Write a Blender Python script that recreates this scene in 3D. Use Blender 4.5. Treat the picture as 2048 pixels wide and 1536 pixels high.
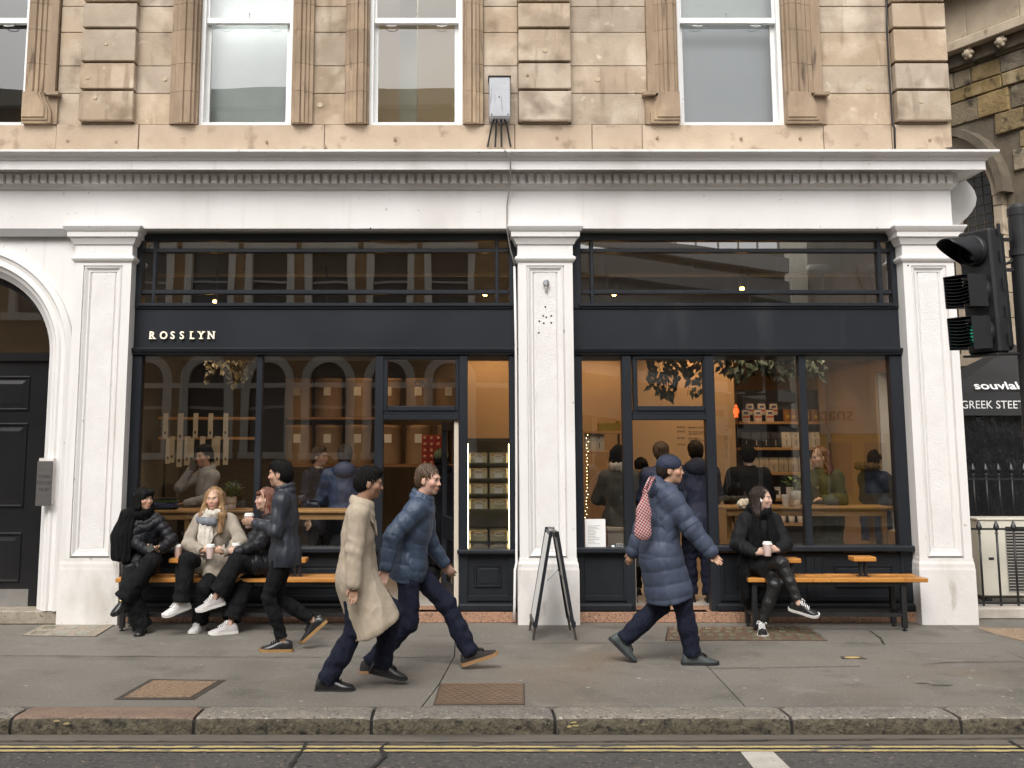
import bpy, bmesh, math, random
import numpy as np
from mathutils import Vector, Matrix
random.seed(7)
SC = bpy.context.scene
for o in list(bpy.data.objects): bpy.data.objects.remove(o)

# ---------------------------------------------------------------- camera
F, PX, PY = 2200., 925., 573.             # focal length and principal point, photo pixels (2048 wide)
TH, D, H = math.radians(8.04), 11.9, 1.9  # pitch up, distance to the pilaster faces, lens height
_c, _s = math.cos(TH), math.sin(TH)
cam = bpy.data.cameras.new('camera'); camo = bpy.data.objects.new('camera', cam)
SC.collection.objects.link(camo); SC.camera = camo
cam.sensor_width = 36; cam.lens = 36 * F / 2048
cam.shift_x = (1024 - PX) / 2048; cam.shift_y = -(768 - PY) / 2048
cam.clip_start = .05; cam.clip_end = 400
camo.location = (0, -D, H); camo.rotation_euler = (math.pi / 2 + TH, 0, 0)
SC.render.resolution_x, SC.render.resolution_y = 1024, 768

# ---------------------------------------------------------------- sky, sun, exposure
SUN_EL, SUN_AZ = math.radians(48), math.radians(196)     # azimuth from +Y, clockwise: behind the camera, a little left
w = bpy.data.worlds.new('World'); SC.world = w; w.use_nodes = True
nt = w.node_tree; nt.nodes.clear()
sky = nt.nodes.new('ShaderNodeTexSky'); sky.sky_type = 'NISHITA'; sky.sun_disc = False
sky.sun_elevation = SUN_EL; sky.sun_rotation = SUN_AZ
sky.air_density = 1.0; sky.dust_density = 6.0; sky.ozone_density = 1.0
hs = nt.nodes.new('ShaderNodeHueSaturation'); hs.inputs['Saturation'].default_value = .16
bgn = nt.nodes.new('ShaderNodeBackground'); bgn.inputs[1].default_value = .15
wo = nt.nodes.new('ShaderNodeOutputWorld')
nt.links.new(sky.outputs[0], hs.inputs['Color']); nt.links.new(hs.outputs[0], bgn.inputs[0]); nt.links.new(bgn.outputs[0], wo.inputs[0])
sl = bpy.data.lights.new('sun', 'SUN'); sl.energy = 1.0; sl.angle = math.radians(38); sl.color = (1, .965, .92)
so = bpy.data.objects.new('sun', sl); SC.collection.objects.link(so)
sd = Vector((math.sin(SUN_AZ) * math.cos(SUN_EL), math.cos(SUN_AZ) * math.cos(SUN_EL), math.sin(SUN_EL)))
so.rotation_euler = sd.to_track_quat('Z', 'Y').to_euler(); so.location = sd * 30
vs = SC.view_settings; vs.view_transform = 'Standard'; vs.look = 'None'; vs.exposure = .5; vs.gamma = 1
vs.use_curve_mapping = False
SC.cycles.max_bounces = 8; SC.cycles.transparent_max_bounces = 16

# ---------------------------------------------------------------- pixel -> place
def at(px, py, Y=0.):
    u = (px - PX) / F; v = -(py - PY) / F
    t = (Y + D) / (_c - v * _s)
    return u * t, H + (v * _c + _s) * t
def X(px, py=900, Y=0.): return at(px, py, Y)[0]
def Z(py, Y=0., px=900): return at(px, py, Y)[1]
def gnd(px, py, z=0.):
    u = (px - PX) / F; v = -(py - PY) / F
    t = (z - H) / (v * _c + _s)
    return u * t, -D + (_c - v * _s) * t

# ---------------------------------------------------------------- materials
MATS = {}
def mat(name, col, rough=.6, col2=None, nscale=3., lo=.35, hi=.65, bump=0., bscale=60., metal=0., rand=0., spots=None, spec=.5, stretch=(1, 1, 1), emit=None, estr=1., attr=None, sheen=0., coat=0., huev=0., wr=0., wrs=16.):
    m = bpy.data.materials.new(name); m.use_nodes = True; t = m.node_tree; n = t.nodes; L = t.links
    b = n['Principled BSDF']; b.inputs['Roughness'].default_value = rough; b.inputs['Metallic'].default_value = metal
    b.inputs['Specular IOR Level'].default_value = spec
    if sheen: b.inputs['Sheen Weight'].default_value = sheen; b.inputs['Sheen Roughness'].default_value = .6
    if coat: b.inputs['Coat Weight'].default_value = coat; b.inputs['Coat Roughness'].default_value = .15
    c4 = lambda c: (*c, 1)
    out = None
    geo = n.new('ShaderNodeNewGeometry'); mp = n.new('ShaderNodeMapping'); L.new(geo.outputs['Position'], mp.inputs[0]); mp.inputs['Scale'].default_value = stretch
    if attr:
        a = n.new('ShaderNodeVertexColor'); a.layer_name = attr; out = a.outputs[0]
    if col2 is not None:
        no = n.new('ShaderNodeTexNoise'); no.inputs['Scale'].default_value = nscale; no.inputs['Detail'].default_value = 7; no.inputs['Roughness'].default_value = .62
        L.new(mp.outputs[0], no.inputs['Vector'])
        r = n.new('ShaderNodeMapRange'); r.inputs[1].default_value = lo; r.inputs[2].default_value = hi; L.new(no.outputs[0], r.inputs[0])
        mx = n.new('ShaderNodeMix'); mx.data_type = 'RGBA'; mx.inputs[6].default_value = c4(col); mx.inputs[7].default_value = c4(col2)
        L.new(r.outputs[0], mx.inputs[0]); out = mx.outputs[2]
        r2 = n.new('ShaderNodeMapRange'); r2.inputs[3].default_value = rough * .85; r2.inputs[4].default_value = min(1, rough * 1.15); L.new(no.outputs[0], r2.inputs[0]); L.new(r2.outputs[0], b.inputs['Roughness'])
    for sp in (spots or []):     # (colour, scale, threshold lo, hi, stretch)
        no = n.new('ShaderNodeTexNoise'); no.inputs['Scale'].default_value = sp[1]; no.inputs['Detail'].default_value = 5
        m2 = n.new('ShaderNodeMapping'); m2.inputs['Scale'].default_value = sp[4] if len(sp) > 4 else (1, 1, 1); m2.inputs['Location'].default_value = (sp[1] * 3.1, 1.7, sp[1]); L.new(geo.outputs['Position'], m2.inputs[0]); L.new(m2.outputs[0], no.inputs['Vector'])
        r = n.new('ShaderNodeMapRange'); r.inputs[1].default_value = sp[2]; r.inputs[2].default_value = sp[3]; L.new(no.outputs[0], r.inputs[0])
        mx = n.new('ShaderNodeMix'); mx.data_type = 'RGBA'; mx.inputs[7].default_value = c4(sp[0])
        if out: L.new(out, mx.inputs[6])
        else: mx.inputs[6].default_value = c4(col)
        L.new(r.outputs[0], mx.inputs[0]); out = mx.outputs[2]
    if rand or huev:
        oi = n.new('ShaderNodeObjectInfo'); hv = n.new('ShaderNodeHueSaturation')
        r = n.new('ShaderNodeMapRange'); r.inputs[3].default_value = 1 - rand; r.inputs[4].default_value = 1 + rand; L.new(oi.outputs['Random'], r.inputs[0]); L.new(r.outputs[0], hv.inputs['Value'])
        if huev:
            r3 = n.new('ShaderNodeMapRange'); r3.inputs[3].default_value = 1 - huev; r3.inputs[4].default_value = 1 + huev
            mm = n.new('ShaderNodeMath'); mm.operation = 'FRACT'; m3 = n.new('ShaderNodeMath'); m3.operation = 'MULTIPLY'; m3.inputs[1].default_value = 7.31
            L.new(oi.outputs['Random'], m3.inputs[0]); L.new(m3.outputs[0], mm.inputs[0]); L.new(mm.outputs[0], r3.inputs[0]); L.new(r3.outputs[0], hv.inputs['Saturation'])
        if out: L.new(out, hv.inputs['Color'])
        else: hv.inputs['Color'].default_value = c4(col)
        out = hv.outputs[0]
    if out: L.new(out, b.inputs['Base Color'])
    else: b.inputs['Base Color'].default_value = c4(col)
    if bump:
        nb = n.new('ShaderNodeTexNoise'); nb.inputs['Scale'].default_value = bscale; nb.inputs['Detail'].default_value = 4; L.new(mp.outputs[0], nb.inputs['Vector'])
        bp = n.new('ShaderNodeBump'); bp.inputs['Strength'].default_value = min(1, bump); bp.inputs['Distance'].default_value = .02 if bump <= 1 else .02 * bump
        L.new(nb.outputs[0], bp.inputs['Height']); L.new(bp.outputs[0], b.inputs['Normal'])
    if wr:
        nw = n.new('ShaderNodeTexNoise'); nw.inputs['Scale'].default_value = wrs; nw.inputs['Detail'].default_value = 3; nw.inputs['Distortion'].default_value = 1.6
        mw_ = n.new('ShaderNodeMapping'); mw_.inputs['Scale'].default_value = (1, 1, .6); mw_.inputs['Rotation'].default_value = (.3, .5, 0); L.new(geo.outputs['Position'], mw_.inputs[0]); L.new(mw_.outputs[0], nw.inputs['Vector'])
        bw_ = n.new('ShaderNodeBump'); bw_.inputs['Strength'].default_value = wr; bw_.inputs['Distance'].default_value = .03; L.new(nw.outputs[0], bw_.inputs['Height'])
        if bump: L.new(bp.outputs[0], bw_.inputs['Normal'])
        L.new(bw_.outputs[0], b.inputs['Normal'])
    if emit: b.inputs['Emission Color'].default_value = c4(emit); b.inputs['Emission Strength'].default_value = estr
    MATS[name] = m; return m

def glass_mat(name, refl, tint=(1, 1, 1), wav=0., wscale=1.2):
    m = bpy.data.materials.new(name); m.use_nodes = True; t = m.node_tree; n = t.nodes; L = t.links; n.clear()
    o = n.new('ShaderNodeOutputMaterial'); tr = n.new('ShaderNodeBsdfTransparent'); tr.inputs[0].default_value = (*tint, 1)
    g = n.new('ShaderNodeBsdfGlossy'); g.inputs['Roughness'].default_value = 0.0
    mx = n.new('ShaderNodeMixShader'); fr = n.new('ShaderNodeFresnel'); fr.inputs[0].default_value = 1.5
    ad = n.new('ShaderNodeMath'); ad.operation = 'MULTIPLY_ADD'; ad.inputs[1].default_value = 1.0; ad.inputs[2].default_value = refl - .04; ad.use_clamp = True
    L.new(fr.outputs[0], ad.inputs[0]); L.new(ad.outputs[0], mx.inputs[0]); L.new(tr.outputs[0], mx.inputs[1]); L.new(g.outputs[0], mx.inputs[2]); L.new(mx.outputs[0], o.inputs[0])
    if wav:
        geo = n.new('ShaderNodeNewGeometry'); no = n.new('ShaderNodeTexNoise'); no.inputs['Scale'].default_value = wscale; no.inputs['Detail'].default_value = 1
        bp = n.new('ShaderNodeBump'); bp.inputs['Strength'].default_value = 1; bp.inputs['Distance'].default_value = wav
        L.new(geo.outputs['Position'], no.inputs['Vector']); L.new(no.outputs[0], bp.inputs['Height']); L.new(bp.outputs[0], g.inputs['Normal'])
    MATS[name] = m; return m

# ---------------------------------------------------------------- mesh building
COL = SC.collection
class MB:
    def __init__(s): s.v = []; s.f = []
    def add(s, vs, fs):
        o = len(s.v); s.v += [tuple(p) for p in vs]; s.f += [tuple(i + o for i in f) for f in fs]; return s
    def box(s, x0, x1, y0, y1, z0, z1):
        if x0 > x1: x0, x1 = x1, x0
        if y0 > y1: y0, y1 = y1, y0
        if z0 > z1: z0, z1 = z1, z0
        return s.add([(x0, y0, z0), (x1, y0, z0), (x1, y1, z0), (x0, y1, z0), (x0, y0, z1), (x1, y0, z1), (x1, y1, z1), (x0, y1, z1)],
                     [(0, 3, 2, 1), (4, 5, 6, 7), (0, 1, 5, 4), (1, 2, 6, 5), (2, 3, 7, 6), (3, 0, 4, 7)])
    def cbox(s, x0, x1, y0, y1, z0, z1, c=.006):      # box with chamfered edges
        if x0 > x1: x0, x1 = x1, x0
        if y0 > y1: y0, y1 = y1, y0
        if z0 > z1: z0, z1 = z1, z0
        bm = bmesh.new(); bmesh.ops.create_cube(bm, size=1)
        for v in bm.verts: v.co = Vector(((x0 + x1) / 2 + v.co.x * (x1 - x0), (y0 + y1) / 2 + v.co.y * (y1 - y0), (z0 + z1) / 2 + v.co.z * (z1 - z0)))
        c = min(c, .3 * min(x1 - x0, y1 - y0, z1 - z0))
        bmesh.ops.bevel(bm, geom=bm.edges[:], offset=c, segments=1, affect='EDGES')
        bm.verts.index_update()
        s.add([v.co.copy() for v in bm.verts], [[v.index for v in f.verts] for f in bm.faces]); bm.free(); return s
    def prism(s, poly, a, b, axis='y'):               # poly in the two other axes, extruded a..b
        n = len(poly)
        def p(q, t):
            return (q[0], t, q[1]) if axis == 'y' else (t, q[0], q[1]) if axis == 'x' else (q[0], q[1], t)
        vs = [p(q, a) for q in poly] + [p(q, b) for q in poly]
        return s.add(vs, [tuple(range(n)), tuple(range(2 * n - 1, n - 1, -1))] + [(i, i + n, (i + 1) % n + n, (i + 1) % n) for i in range(n)])
    def rings(s, rs, closed=True, caps=True):
        n = len(rs[0]); o = len(s.v); vs = [p for r in rs for p in r]; fs = []
        for k in range(len(rs) - 1):
            for i in range(n if closed else n - 1):
                j = (i + 1) % n; fs.append((k * n + i, k * n + j, (k + 1) * n + j, (k + 1) * n + i))
        if caps and closed: fs += [tuple(range(n - 1, -1, -1)), tuple((len(rs) - 1) * n + i for i in range(n))]
        return s.add(vs, fs)
    def tube(s, pts, r, n=8, caps=True):
        pts = [Vector(p) for p in pts]; rr = r if isinstance(r, (list, tuple)) else [r] * len(pts); rs = []
        up = None
        for i, p in enumerate(pts):
            d = (pts[min(i + 1, len(pts) - 1)] - pts[max(i - 1, 0)]).normalized()
            if up is None: up = Vector((0, 0, 1)) if abs(d.z) < .9 else Vector((0, 1, 0))
            a = d.cross(up).normalized(); b = a.cross(d).normalized(); up = b
            rs.append([p + (a * math.cos(q) + b * math.sin(q)) * rr[i] for q in [2 * math.pi * k / n for k in range(n)]])
        return s.rings(rs, True, caps)
    def lathe(s, prof, c=(0, 0, 0), n=20):
        return s.rings([[(c[0] + r * math.cos(2 * math.pi * k / n), c[1] + r * math.sin(2 * math.pi * k / n), c[2] + z) for k in range(n)] for r, z in prof])
    def sweep(s, prof, path, z0=0., closed=False):    # prof: (outwards, z); path (x, y); outwards = right of travel
        P = [Vector(p) for p in path]; n = len(P); rs = []
        for i in range(n):
            a = P[i] - P[i - 1] if (i > 0 or closed) else P[1] - P[0]
            b = P[(i + 1) % n] - P[i] if (i < n - 1 or closed) else P[-1] - P[-2]
            na = Vector((a.y, -a.x)).normalized(); nb = Vector((b.y, -b.x)).normalized()
            m = (na + nb); m = m / max(1e-6, m.dot(na))
            rs.append([(P[i].x + m.x * o, P[i].y + m.y * o, z0 + z) for o, z in prof])
        if closed: rs.append(rs[0])
        return s.rings(rs, True, not closed)
    def sphere(s, c, r, n=12, m=8, sq=(1, 1, 1)):
        rs = []
        for k in range(m + 1):
            a = math.pi * (k + .02) / (m + .04)
            rs.append([(c[0] + r * sq[0] * math.sin(a) * math.cos(2 * math.pi * i / n), c[1] + r * sq[1] * math.sin(a) * math.sin(2 * math.pi * i / n), c[2] + r * sq[2] * math.cos(a)) for i in range(n)])
        return s.rings(rs)
    def build(s, name, m, parent=None, smooth=False, at0=None):
        me = bpy.data.meshes.new(name); me.from_pydata(s.v, [], s.f)
        bm = bmesh.new(); bm.from_mesh(me); bmesh.ops.recalc_face_normals(bm, faces=bm.faces[:]); bm.to_mesh(me); bm.free()
        me.materials.append(MATS[m] if isinstance(m, str) else m)
        if smooth: me.shade_smooth()
        return link(name, me, parent, at0)
def link(name, me, parent=None, at0=None):
    o = bpy.data.objects.new(name, me); COL.objects.link(o)
    if parent is not None: o.parent = parent
    if at0 is not None: o.location = at0
    return o
def smooth_by_angle(o, deg=40):
    me = o.data; me.shade_smooth()
    bm = bmesh.new(); bm.from_mesh(me)
    for e in bm.edges:
        if len(e.link_faces) == 2 and e.calc_face_angle(0) > math.radians(deg): e.smooth = False
    bm.to_mesh(me); bm.free(); return o
def tag(o, label, cat, group=None):
    o['label'] = label; o['category'] = cat
    if group: o['group'] = group
    return o
def struct(o): o['kind'] = 'structure'; return o
def thing(name, label, cat, loc=(0, 0, 0), rz=0., group=None):
    o = bpy.data.objects.new(name, None); COL.objects.link(o); o.location = loc; o.rotation_euler = (0, 0, rz); o.empty_display_size = .1
    return tag(o, label, cat, group)
def bx(name, m, parent, *a, c=None):
    mb = MB()
    mb.box(*a) if c is None else mb.cbox(*a, c=c)
    return mb.build(name, m, parent)
def text_mesh(body, size, ext=.002, space=1., off=0., align='LEFT'):
    cu = bpy.data.curves.new('txt', 'FONT'); cu.body = body; cu.size = size; cu.extrude = ext; cu.space_character = space; cu.offset = off; cu.align_x = align; cu.resolution_u = 4
    ob = bpy.data.objects.new('txt', cu); COL.objects.link(ob)
    dg = bpy.context.evaluated_depsgraph_get(); me = bpy.data.meshes.new_from_object(ob.evaluated_get(dg))
    bpy.data.objects.remove(ob); bpy.data.curves.remove(cu); return me
def lettering(name, body, size, loc, m, parent=None, ext=.002, space=1., off=0., rot=(math.pi / 2, 0, 0), align='LEFT', sx=1.):
    me = text_mesh(body, size, ext, space, off, align); me.materials.clear(); me.materials.append(MATS[m])
    me.transform(Matrix.LocRotScale(Vector(loc), Matrix.Rotation(0, 3, 'X').to_euler() if False else None, None) @ __import__('mathutils').Euler(rot).to_matrix().to_4x4() @ Matrix.Diagonal((sx, 1, 1, 1)))
    return link(name, me, parent)
# ---------------------------------------------------------------- palette
mat('stone', (.435, .345, .255), .88, (.32, .25, .18), 1.6, .38, .7, bump=.25, bscale=45, rand=.1, huev=.12,
    spots=[((.56, .47, .37), 2.3, .5, .72), ((.42, .31, .2), 1.1, .58, .75), ((.22, .165, .115), 2.9, .55, .74), ((.24, .18, .125), 4., .6, .76, (2.2, 2.2, .3)), ((.55, .47, .38), 6., .66, .76)])
mat('stone_carved', (.34, .25, .17), .85, (.22, .155, .1), 2.2, .35, .68, bump=.2, bscale=60, rand=.08, stretch=(1.6, 1.6, .5),
    spots=[((.09, .062, .04), 5., .6, .74, (2.2, 2.2, .35)), ((.42, .31, .2), 2.6, .58, .75)])
mat('stone_sill', (.46, .365, .27), .88, (.37, .285, .205), 1.5, .35, .7, bump=.22, bscale=50, rand=.08, spots=[((.24, .175, .12), 5., .58, .74), ((.5, .4, .3), 2., .6, .75)])
mat('stone_joint', (.16, .11, .07), .95)
mat('stucco', (.75, .73, .71), .55, (.68, .655, .63), .9, .35, .75, bump=.06, bscale=30, spots=[((.6, .575, .54), 1.4, .56, .76, (1, 1, .35)), ((.62, .6, .57), 3.2, .62, .78, (3, 3, .14)), ((.36, .33, .29), 12., .7, .77)])
mat('stucco_low', (.74, .715, .69), .6, (.64, .61, .57), 1.6, .35, .75, bump=.12, bscale=26, spots=[((.5, .46, .41), 2.2, .52, .74, (1, 1, .5)), ((.3, .27, .23), 11., .68, .76), ((.4, .36, .3), 5., .62, .74, (1, 1, .3))])
mat('roughcast', (.74, .72, .7), .75, (.67, .645, .62), 3, .35, .7, bump=.45, bscale=60)
mat('charcoal', (.0115, .014, .0185), .4, (.015, .018, .0235), 1.3, .35, .7, bump=.05, bscale=18, spec=.35, spots=[((.027, .029, .033), 3.5, .62, .8, (1, 1, .25))])
mat('charcoal_worn', (.0085, .01, .013), .5, (.0125, .0145, .018), 2, .35, .7, bump=.1, bscale=24, spec=.3, spots=[((.05, .05, .05), 6., .68, .8, (1, 1, .5))])
mat('soffit_grey', (.2, .195, .185), .7)
mat('black_gloss', (.008, .008, .009), .25, (.012, .012, .013), 1.5, bump=.03, bscale=15)
mat('black_metal', (.012, .012, .013), .42, (.018, .018, .019), 5, bump=.05, bscale=90)
mat('black_plastic', (.011, .0115, .0125), .48, (.016, .0165, .018), 3, bump=.08, bscale=60, spots=[((.035, .035, .035), 5., .62, .8)])
mat('steel', (.5, .49, .47), .38, (.42, .41, .4), 6, metal=.9, bump=.03)
mat('plaque_steel', (.2, .19, .18), .42, (.16, .15, .145), 4, metal=.75, stretch=(1, 1, 8))
mat('plaque_ink', (.03, .03, .03), .6)
mat('window_white', (.78, .78, .77), .4, (.7, .7, .68), 2, bump=.03, spots=[((.4, .4, .38), 8., .7, .8)])
mat('reflected_sky_sheet', (.84, .87, .86), .8, (.7, .74, .73), 1)  # pale colour stands in for sky reflected in the upper panes
mat('reflected_sky_grey', (.5, .52, .54), .8, (.46, .48, .5), 1)  # greyer tone of the same painted sky reflection
mat('office_wall', (.78, .69, .6), .8, (.74, .65, .55), .6)
mat('office_pillar', (.7, .68, .55), .8)
mat('office_ceiling', (.75, .73, .66), .8)
mat('ceiling_panel', (.9, .85, .7), .5, emit=(1, .9, .68), estr=5)
mat('metal_box', (.44, .45, .48), .5, (.34, .35, .37), 3, .3, .7, metal=.3, bump=.08, bscale=40, spots=[((.09, .09, .09), 16., .58, .72, (2.5, 2.5, .16))])
mat('cable_black', (.012, .011, .01), .6)
mat('cable_grey', (.33, .31, .28), .6)
mat('granite', (.42, .24, .15), .5, (.3, .16, .1), 30, .35, .65, bump=.05, bscale=60, spots=[((.07, .055, .05), 55., .56, .64), ((.6, .48, .38), 60., .62, .7)])
mat('step_stone', (.34, .29, .23), .7, (.24, .2, .15), 12, .35, .65, bump=.15, bscale=60, spots=[((.08, .065, .05), 40., .6, .7)])
mat('pale_step', (.5, .46, .41), .75, (.36, .32, .27), 3, .35, .65, bump=.2, bscale=40, spots=[((.2, .16, .11), 5., .58, .75)])
mat('paving', (.185, .168, .143), .75, (.145, .132, .112), .75, .3, .72, bump=.22, bscale=150, rand=.05,
    spots=[((.12, .108, .091), .9, .5, .72), ((.15, .118, .085), .55, .6, .75), ((.095, .086, .073), 2.3, .56, .76), ((.22, .2, .172), 3.4, .6, .8), ((.07, .063, .055), 7., .66, .8), ((.28, .265, .24), 12., .775, .79), ((.24, .222, .195), 38., .6, .68), ((.09, .082, .07), 46., .62, .7)])
mat('joint_dark', (.02, .018, .016), .9)
mat('kerb_stone', (.225, .2, .165), .7, (.145, .13, .11), 7, .32, .68, bump=.4, bscale=55, rand=.1, huev=.15, spots=[((.06, .053, .046), 34., .56, .66), ((.36, .33, .29), 30., .58, .68), ((.11, .1, .085), 2.1, .6, .78)])
mat('kerb_pink', (.225, .15, .105), .7, (.155, .105, .078), 7, .32, .68, bump=.4, bscale=55, spots=[((.06, .05, .045), 60., .58, .66), ((.3, .21, .15), 75., .6, .7)])
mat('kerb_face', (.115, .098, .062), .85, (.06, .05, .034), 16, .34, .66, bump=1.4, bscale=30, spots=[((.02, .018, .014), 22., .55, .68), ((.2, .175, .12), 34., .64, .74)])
mat('yellow_paint', (.5, .39, .17), .75, (.36, .285, .14), 6, .35, .7, bump=.2, bscale=120, spots=[((.12, .11, .09), 16., .54, .66, (.45, 1, 1)), ((.1, .09, .075), 70., .63, .7)])
mat('white_paint', (.5, .475, .42), .7, (.42, .395, .34), 8, bump=.2, bscale=120, spots=[((.12, .11, .1), 60., .64, .7)])
mat('asphalt', (.09, .083, .075), .88, (.064, .06, .055), 1.2, .3, .7, bump=.55, bscale=110, spots=[((.2, .14, .105), 24., .62, .68), ((.03, .028, .027), 30., .57, .66), ((.26, .24, .215), 28., .66, .7)])
mat('gutter', (.15, .13, .105), .7, (.105, .092, .075), 1.4, .3, .7, bump=.25, bscale=130, stretch=(.35, 2, 1), spots=[((.05, .045, .04), 1.3, .6, .75, (.4, 1.4, 1)), ((.06, .055, .048), 30., .66, .74)])
mat('cover_gravel', (.26, .17, .1), .8, (.17, .115, .075), 25, .35, .65, bump=.6, bscale=80, spots=[((.4, .29, .19), 60., .6, .68), ((.07, .055, .04), 45., .6, .68)])
mat('cover_iron', (.2, .13, .082), .6, (.125, .085, .06), 6, .35, .65, bump=.3, bscale=60, metal=.3)
mat('iron_frame', (.05, .045, .04), .6, (.075, .06, .045), 12, bump=.2, bscale=60, metal=.4)
mat('pave_glass', (.2, .2, .14), .25, (.13, .14, .09), 14)
mat('tactile', (.3, .215, .14), .8, (.23, .165, .11), 8, bump=.3, bscale=90)
mat('leaf_litter', (.45, .32, .12), .7)
mat('oak', (.5, .3, .125), .45, (.4, .225, .085), 5, .3, .7, bump=.05, stretch=(.35, 6, 6))
mat('oak_bench', (.52, .235, .052), .36, (.39, .16, .032), 5, .3, .7, bump=.06, stretch=(.5, 7, 7), rand=.16, coat=.2)
mat('white_card', (.78, .77, .75), .6)
mat('ink', (.03, .03, .03), .7)
mat('sign_gold', (.82, .74, .6), .4, emit=(1, .86, .62), estr=.35)
mat('sign_white', (.82, .82, .8), .5)
mat('vinyl_dark', (.02, .02, .02), .5)
mat('cup_pink', (.72, .54, .49), .55)
mat('cup_lid', (.8, .77, .73), .45)
mat('white_pot', (.75, .73, .69), .5); mat('pot_base', (.62, .47, .33), .7); mat('pot_blush', (.62, .48, .42), .5)
mat('leaf', (.075, .16, .03), .5, (.035, .085, .02), 20, rand=.2)
mat('leaf_bright', (.2, .32, .05), .5, (.1, .2, .03), 20, rand=.2)
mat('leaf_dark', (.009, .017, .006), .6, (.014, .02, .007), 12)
mat('leaf_autumn', (.07, .04, .01), .6, (.03, .028, .008), 12)
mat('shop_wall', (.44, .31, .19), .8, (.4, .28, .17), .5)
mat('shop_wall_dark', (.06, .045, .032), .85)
mat('shop_wall_grey', (.3, .29, .26), .85, (.26, .25, .23), .8)
mat('shop_ceiling', (.2, .195, .175), .85)
mat('shop_floor', (.5, .47, .42), .35, (.42, .39, .35), 1.2)
mat('shelf_wood', (.3, .15, .062), .5, (.21, .1, .04), 4, stretch=(.4, 6, 6))
mat('drum_card', (.34, .225, .13), .7, (.28, .18, .1), 5, rand=.1)
mat('red_box', (.3, .03, .022), .55, rand=.15); mat('red_box_pale', (.55, .3, .2), .6)
mat('kraft', (.36, .3, .22), .75, rand=.12); mat('bag_black', (.018, .018, .02), .5); mat('bag_pale', (.55, .52, .46), .65, rand=.1)
mat('pack_red', (.5, .08, .07), .5); mat('pack_white', (.62, .58, .52), .5, rand=.1); mat('pack_blue', (.08, .09, .22), .5)
mat('tin_brown', (.3, .15, .045), .45, rand=.25); mat('tin_yellow', (.6, .42, .03), .5)
mat('paper_strip', (.55, .53, .46), .7, rand=.15)
mat('led_strip', (1, .9, .6), .4, emit=(1, .78, .4), estr=9)
mat('fridge_back', (.09, .085, .06), .4, (.05, .05, .04), 4); mat('fridge_shelf', (.05, .085, .07), .3)
mat('drawer_clear', (.5, .44, .29), .3); mat('pastry', (.42, .25, .09), .7)
mat('lamp_bulb', (1, .8, .5), .4, emit=(1, .5, .14), estr=40)
mat('brass', (.6, .42, .1), .35, metal=.9)
mat('counter_pale', (.6, .52, .42), .6)
mat('leaf_trunk', (.06, .045, .03), .9)
glass_mat('glass', .2, (.95, .95, .92), wav=.0007, wscale=1.5)
glass_mat('glass_up', .16, (.9, .93, .92), wav=.003, wscale=1.1)
glass_mat('glass_transom', .36, (.9, .9, .8), wav=.0012, wscale=1.3)
# ================================================================ ground
XL, XR = -16., 16.
road = struct(MB().add([(-60, -40, -.13), (60, -40, -.13), (60, 40, -.13), (-60, 40, -.13)], [(0, 1, 2, 3)]).build('ground', 'asphalt'))
YK0, YK1 = -3.59, -3.895                       # kerb back and front edges
rd = MB(); nx, ny = 200, 60
rd = struct(MB().add([(-30, -9.6, -.112), (30, -9.6, -.112), (30, -4.17, -.112), (-30, -4.17, -.112)], [(0, 1, 2, 3)]).build('road', 'asphalt'))
struct(MB().add([(-30, -4.175, -.108), (30, -4.175, -.108), (30, YK1 - .0, -.114), (-30, YK1 - .0, -.114)], [(0, 1, 2, 3)]).build('gutter', 'gutter'))
def ragged(mb, x0, x1, y0, y1, z, step=.05, amp=.004):
    n = int((x1 - x0) / step); a = []; b = []
    for i in range(n + 1):
        x = x0 + (x1 - x0) * i / n
        a.append((x, y0 + random.uniform(-amp, amp), z)); b.append((x, y1 + random.uniform(-amp, amp), z))
    return mb.add(a + b, [(i, i + 1, n + 2 + i, n + 1 + i) for i in range(n)])
for y0, y1 in ((-4.262, -4.215), (-4.352, -4.305)):
    m_ = MB(); ragged(m_, -12, 12, y0, y1, -.1045)
    struct(m_.build('yellow_line', 'yellow_paint'))
m_ = MB().add([(*gnd(1480, 1502, -.106), -.106), (*gnd(1545, 1502, -.106), -.106), (*gnd(1600, 1555, -.106), -.106), (*gnd(1522, 1555, -.106), -.106)], [(0, 1, 2, 3)])
struct(m_.build('road_marking', 'white_paint'))
# tar seams on the carriageway
def seam(pts, wd, z, name='tar_seam', m='joint_dark', parent=None):
    mb = MB(); a = []; b = []
    P = []
    for (x0, y0), (x1, y1) in zip(pts[:-1], pts[1:]):
        n = max(2, int(math.hypot(x1 - x0, y1 - y0) / .06))
        P += [(x0 + (x1 - x0) * i / n + random.uniform(-.008, .008), y0 + (y1 - y0) * i / n + random.uniform(-.008, .008)) for i in range(n)]
    P.append(pts[-1])
    for i, p in enumerate(P):
        q = P[min(i + 1, len(P) - 1)]; r = P[max(0, i - 1)]; dx, dy = q[0] - r[0], q[1] - r[1]; l = math.hypot(dx, dy) + 1e-9
        ww = wd * random.uniform(.5, 1.25) / 2
        a.append((p[0] - dy / l * ww, p[1] + dx / l * ww, z)); b.append((p[0] + dy / l * ww, p[1] - dx / l * ww, z))
    n = len(P); mb.add(a + b, [(i, i + 1, n + i + 1, n + i) for i in range(n - 1)])
    o = mb.build(name, m, parent)
    if parent is None: struct(o)
    return o
g_ = lambda px, py, z=-.11: gnd(px, py, z)
seam([g_(612, 1487), g_(606, 1500), g_(580, 1536), g_(570, 1560)], .03, -.1015)
seam([g_(775, 1487), g_(760, 1500), g_(770, 1515), g_(740, 1540)], .03, -.1015)
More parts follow.
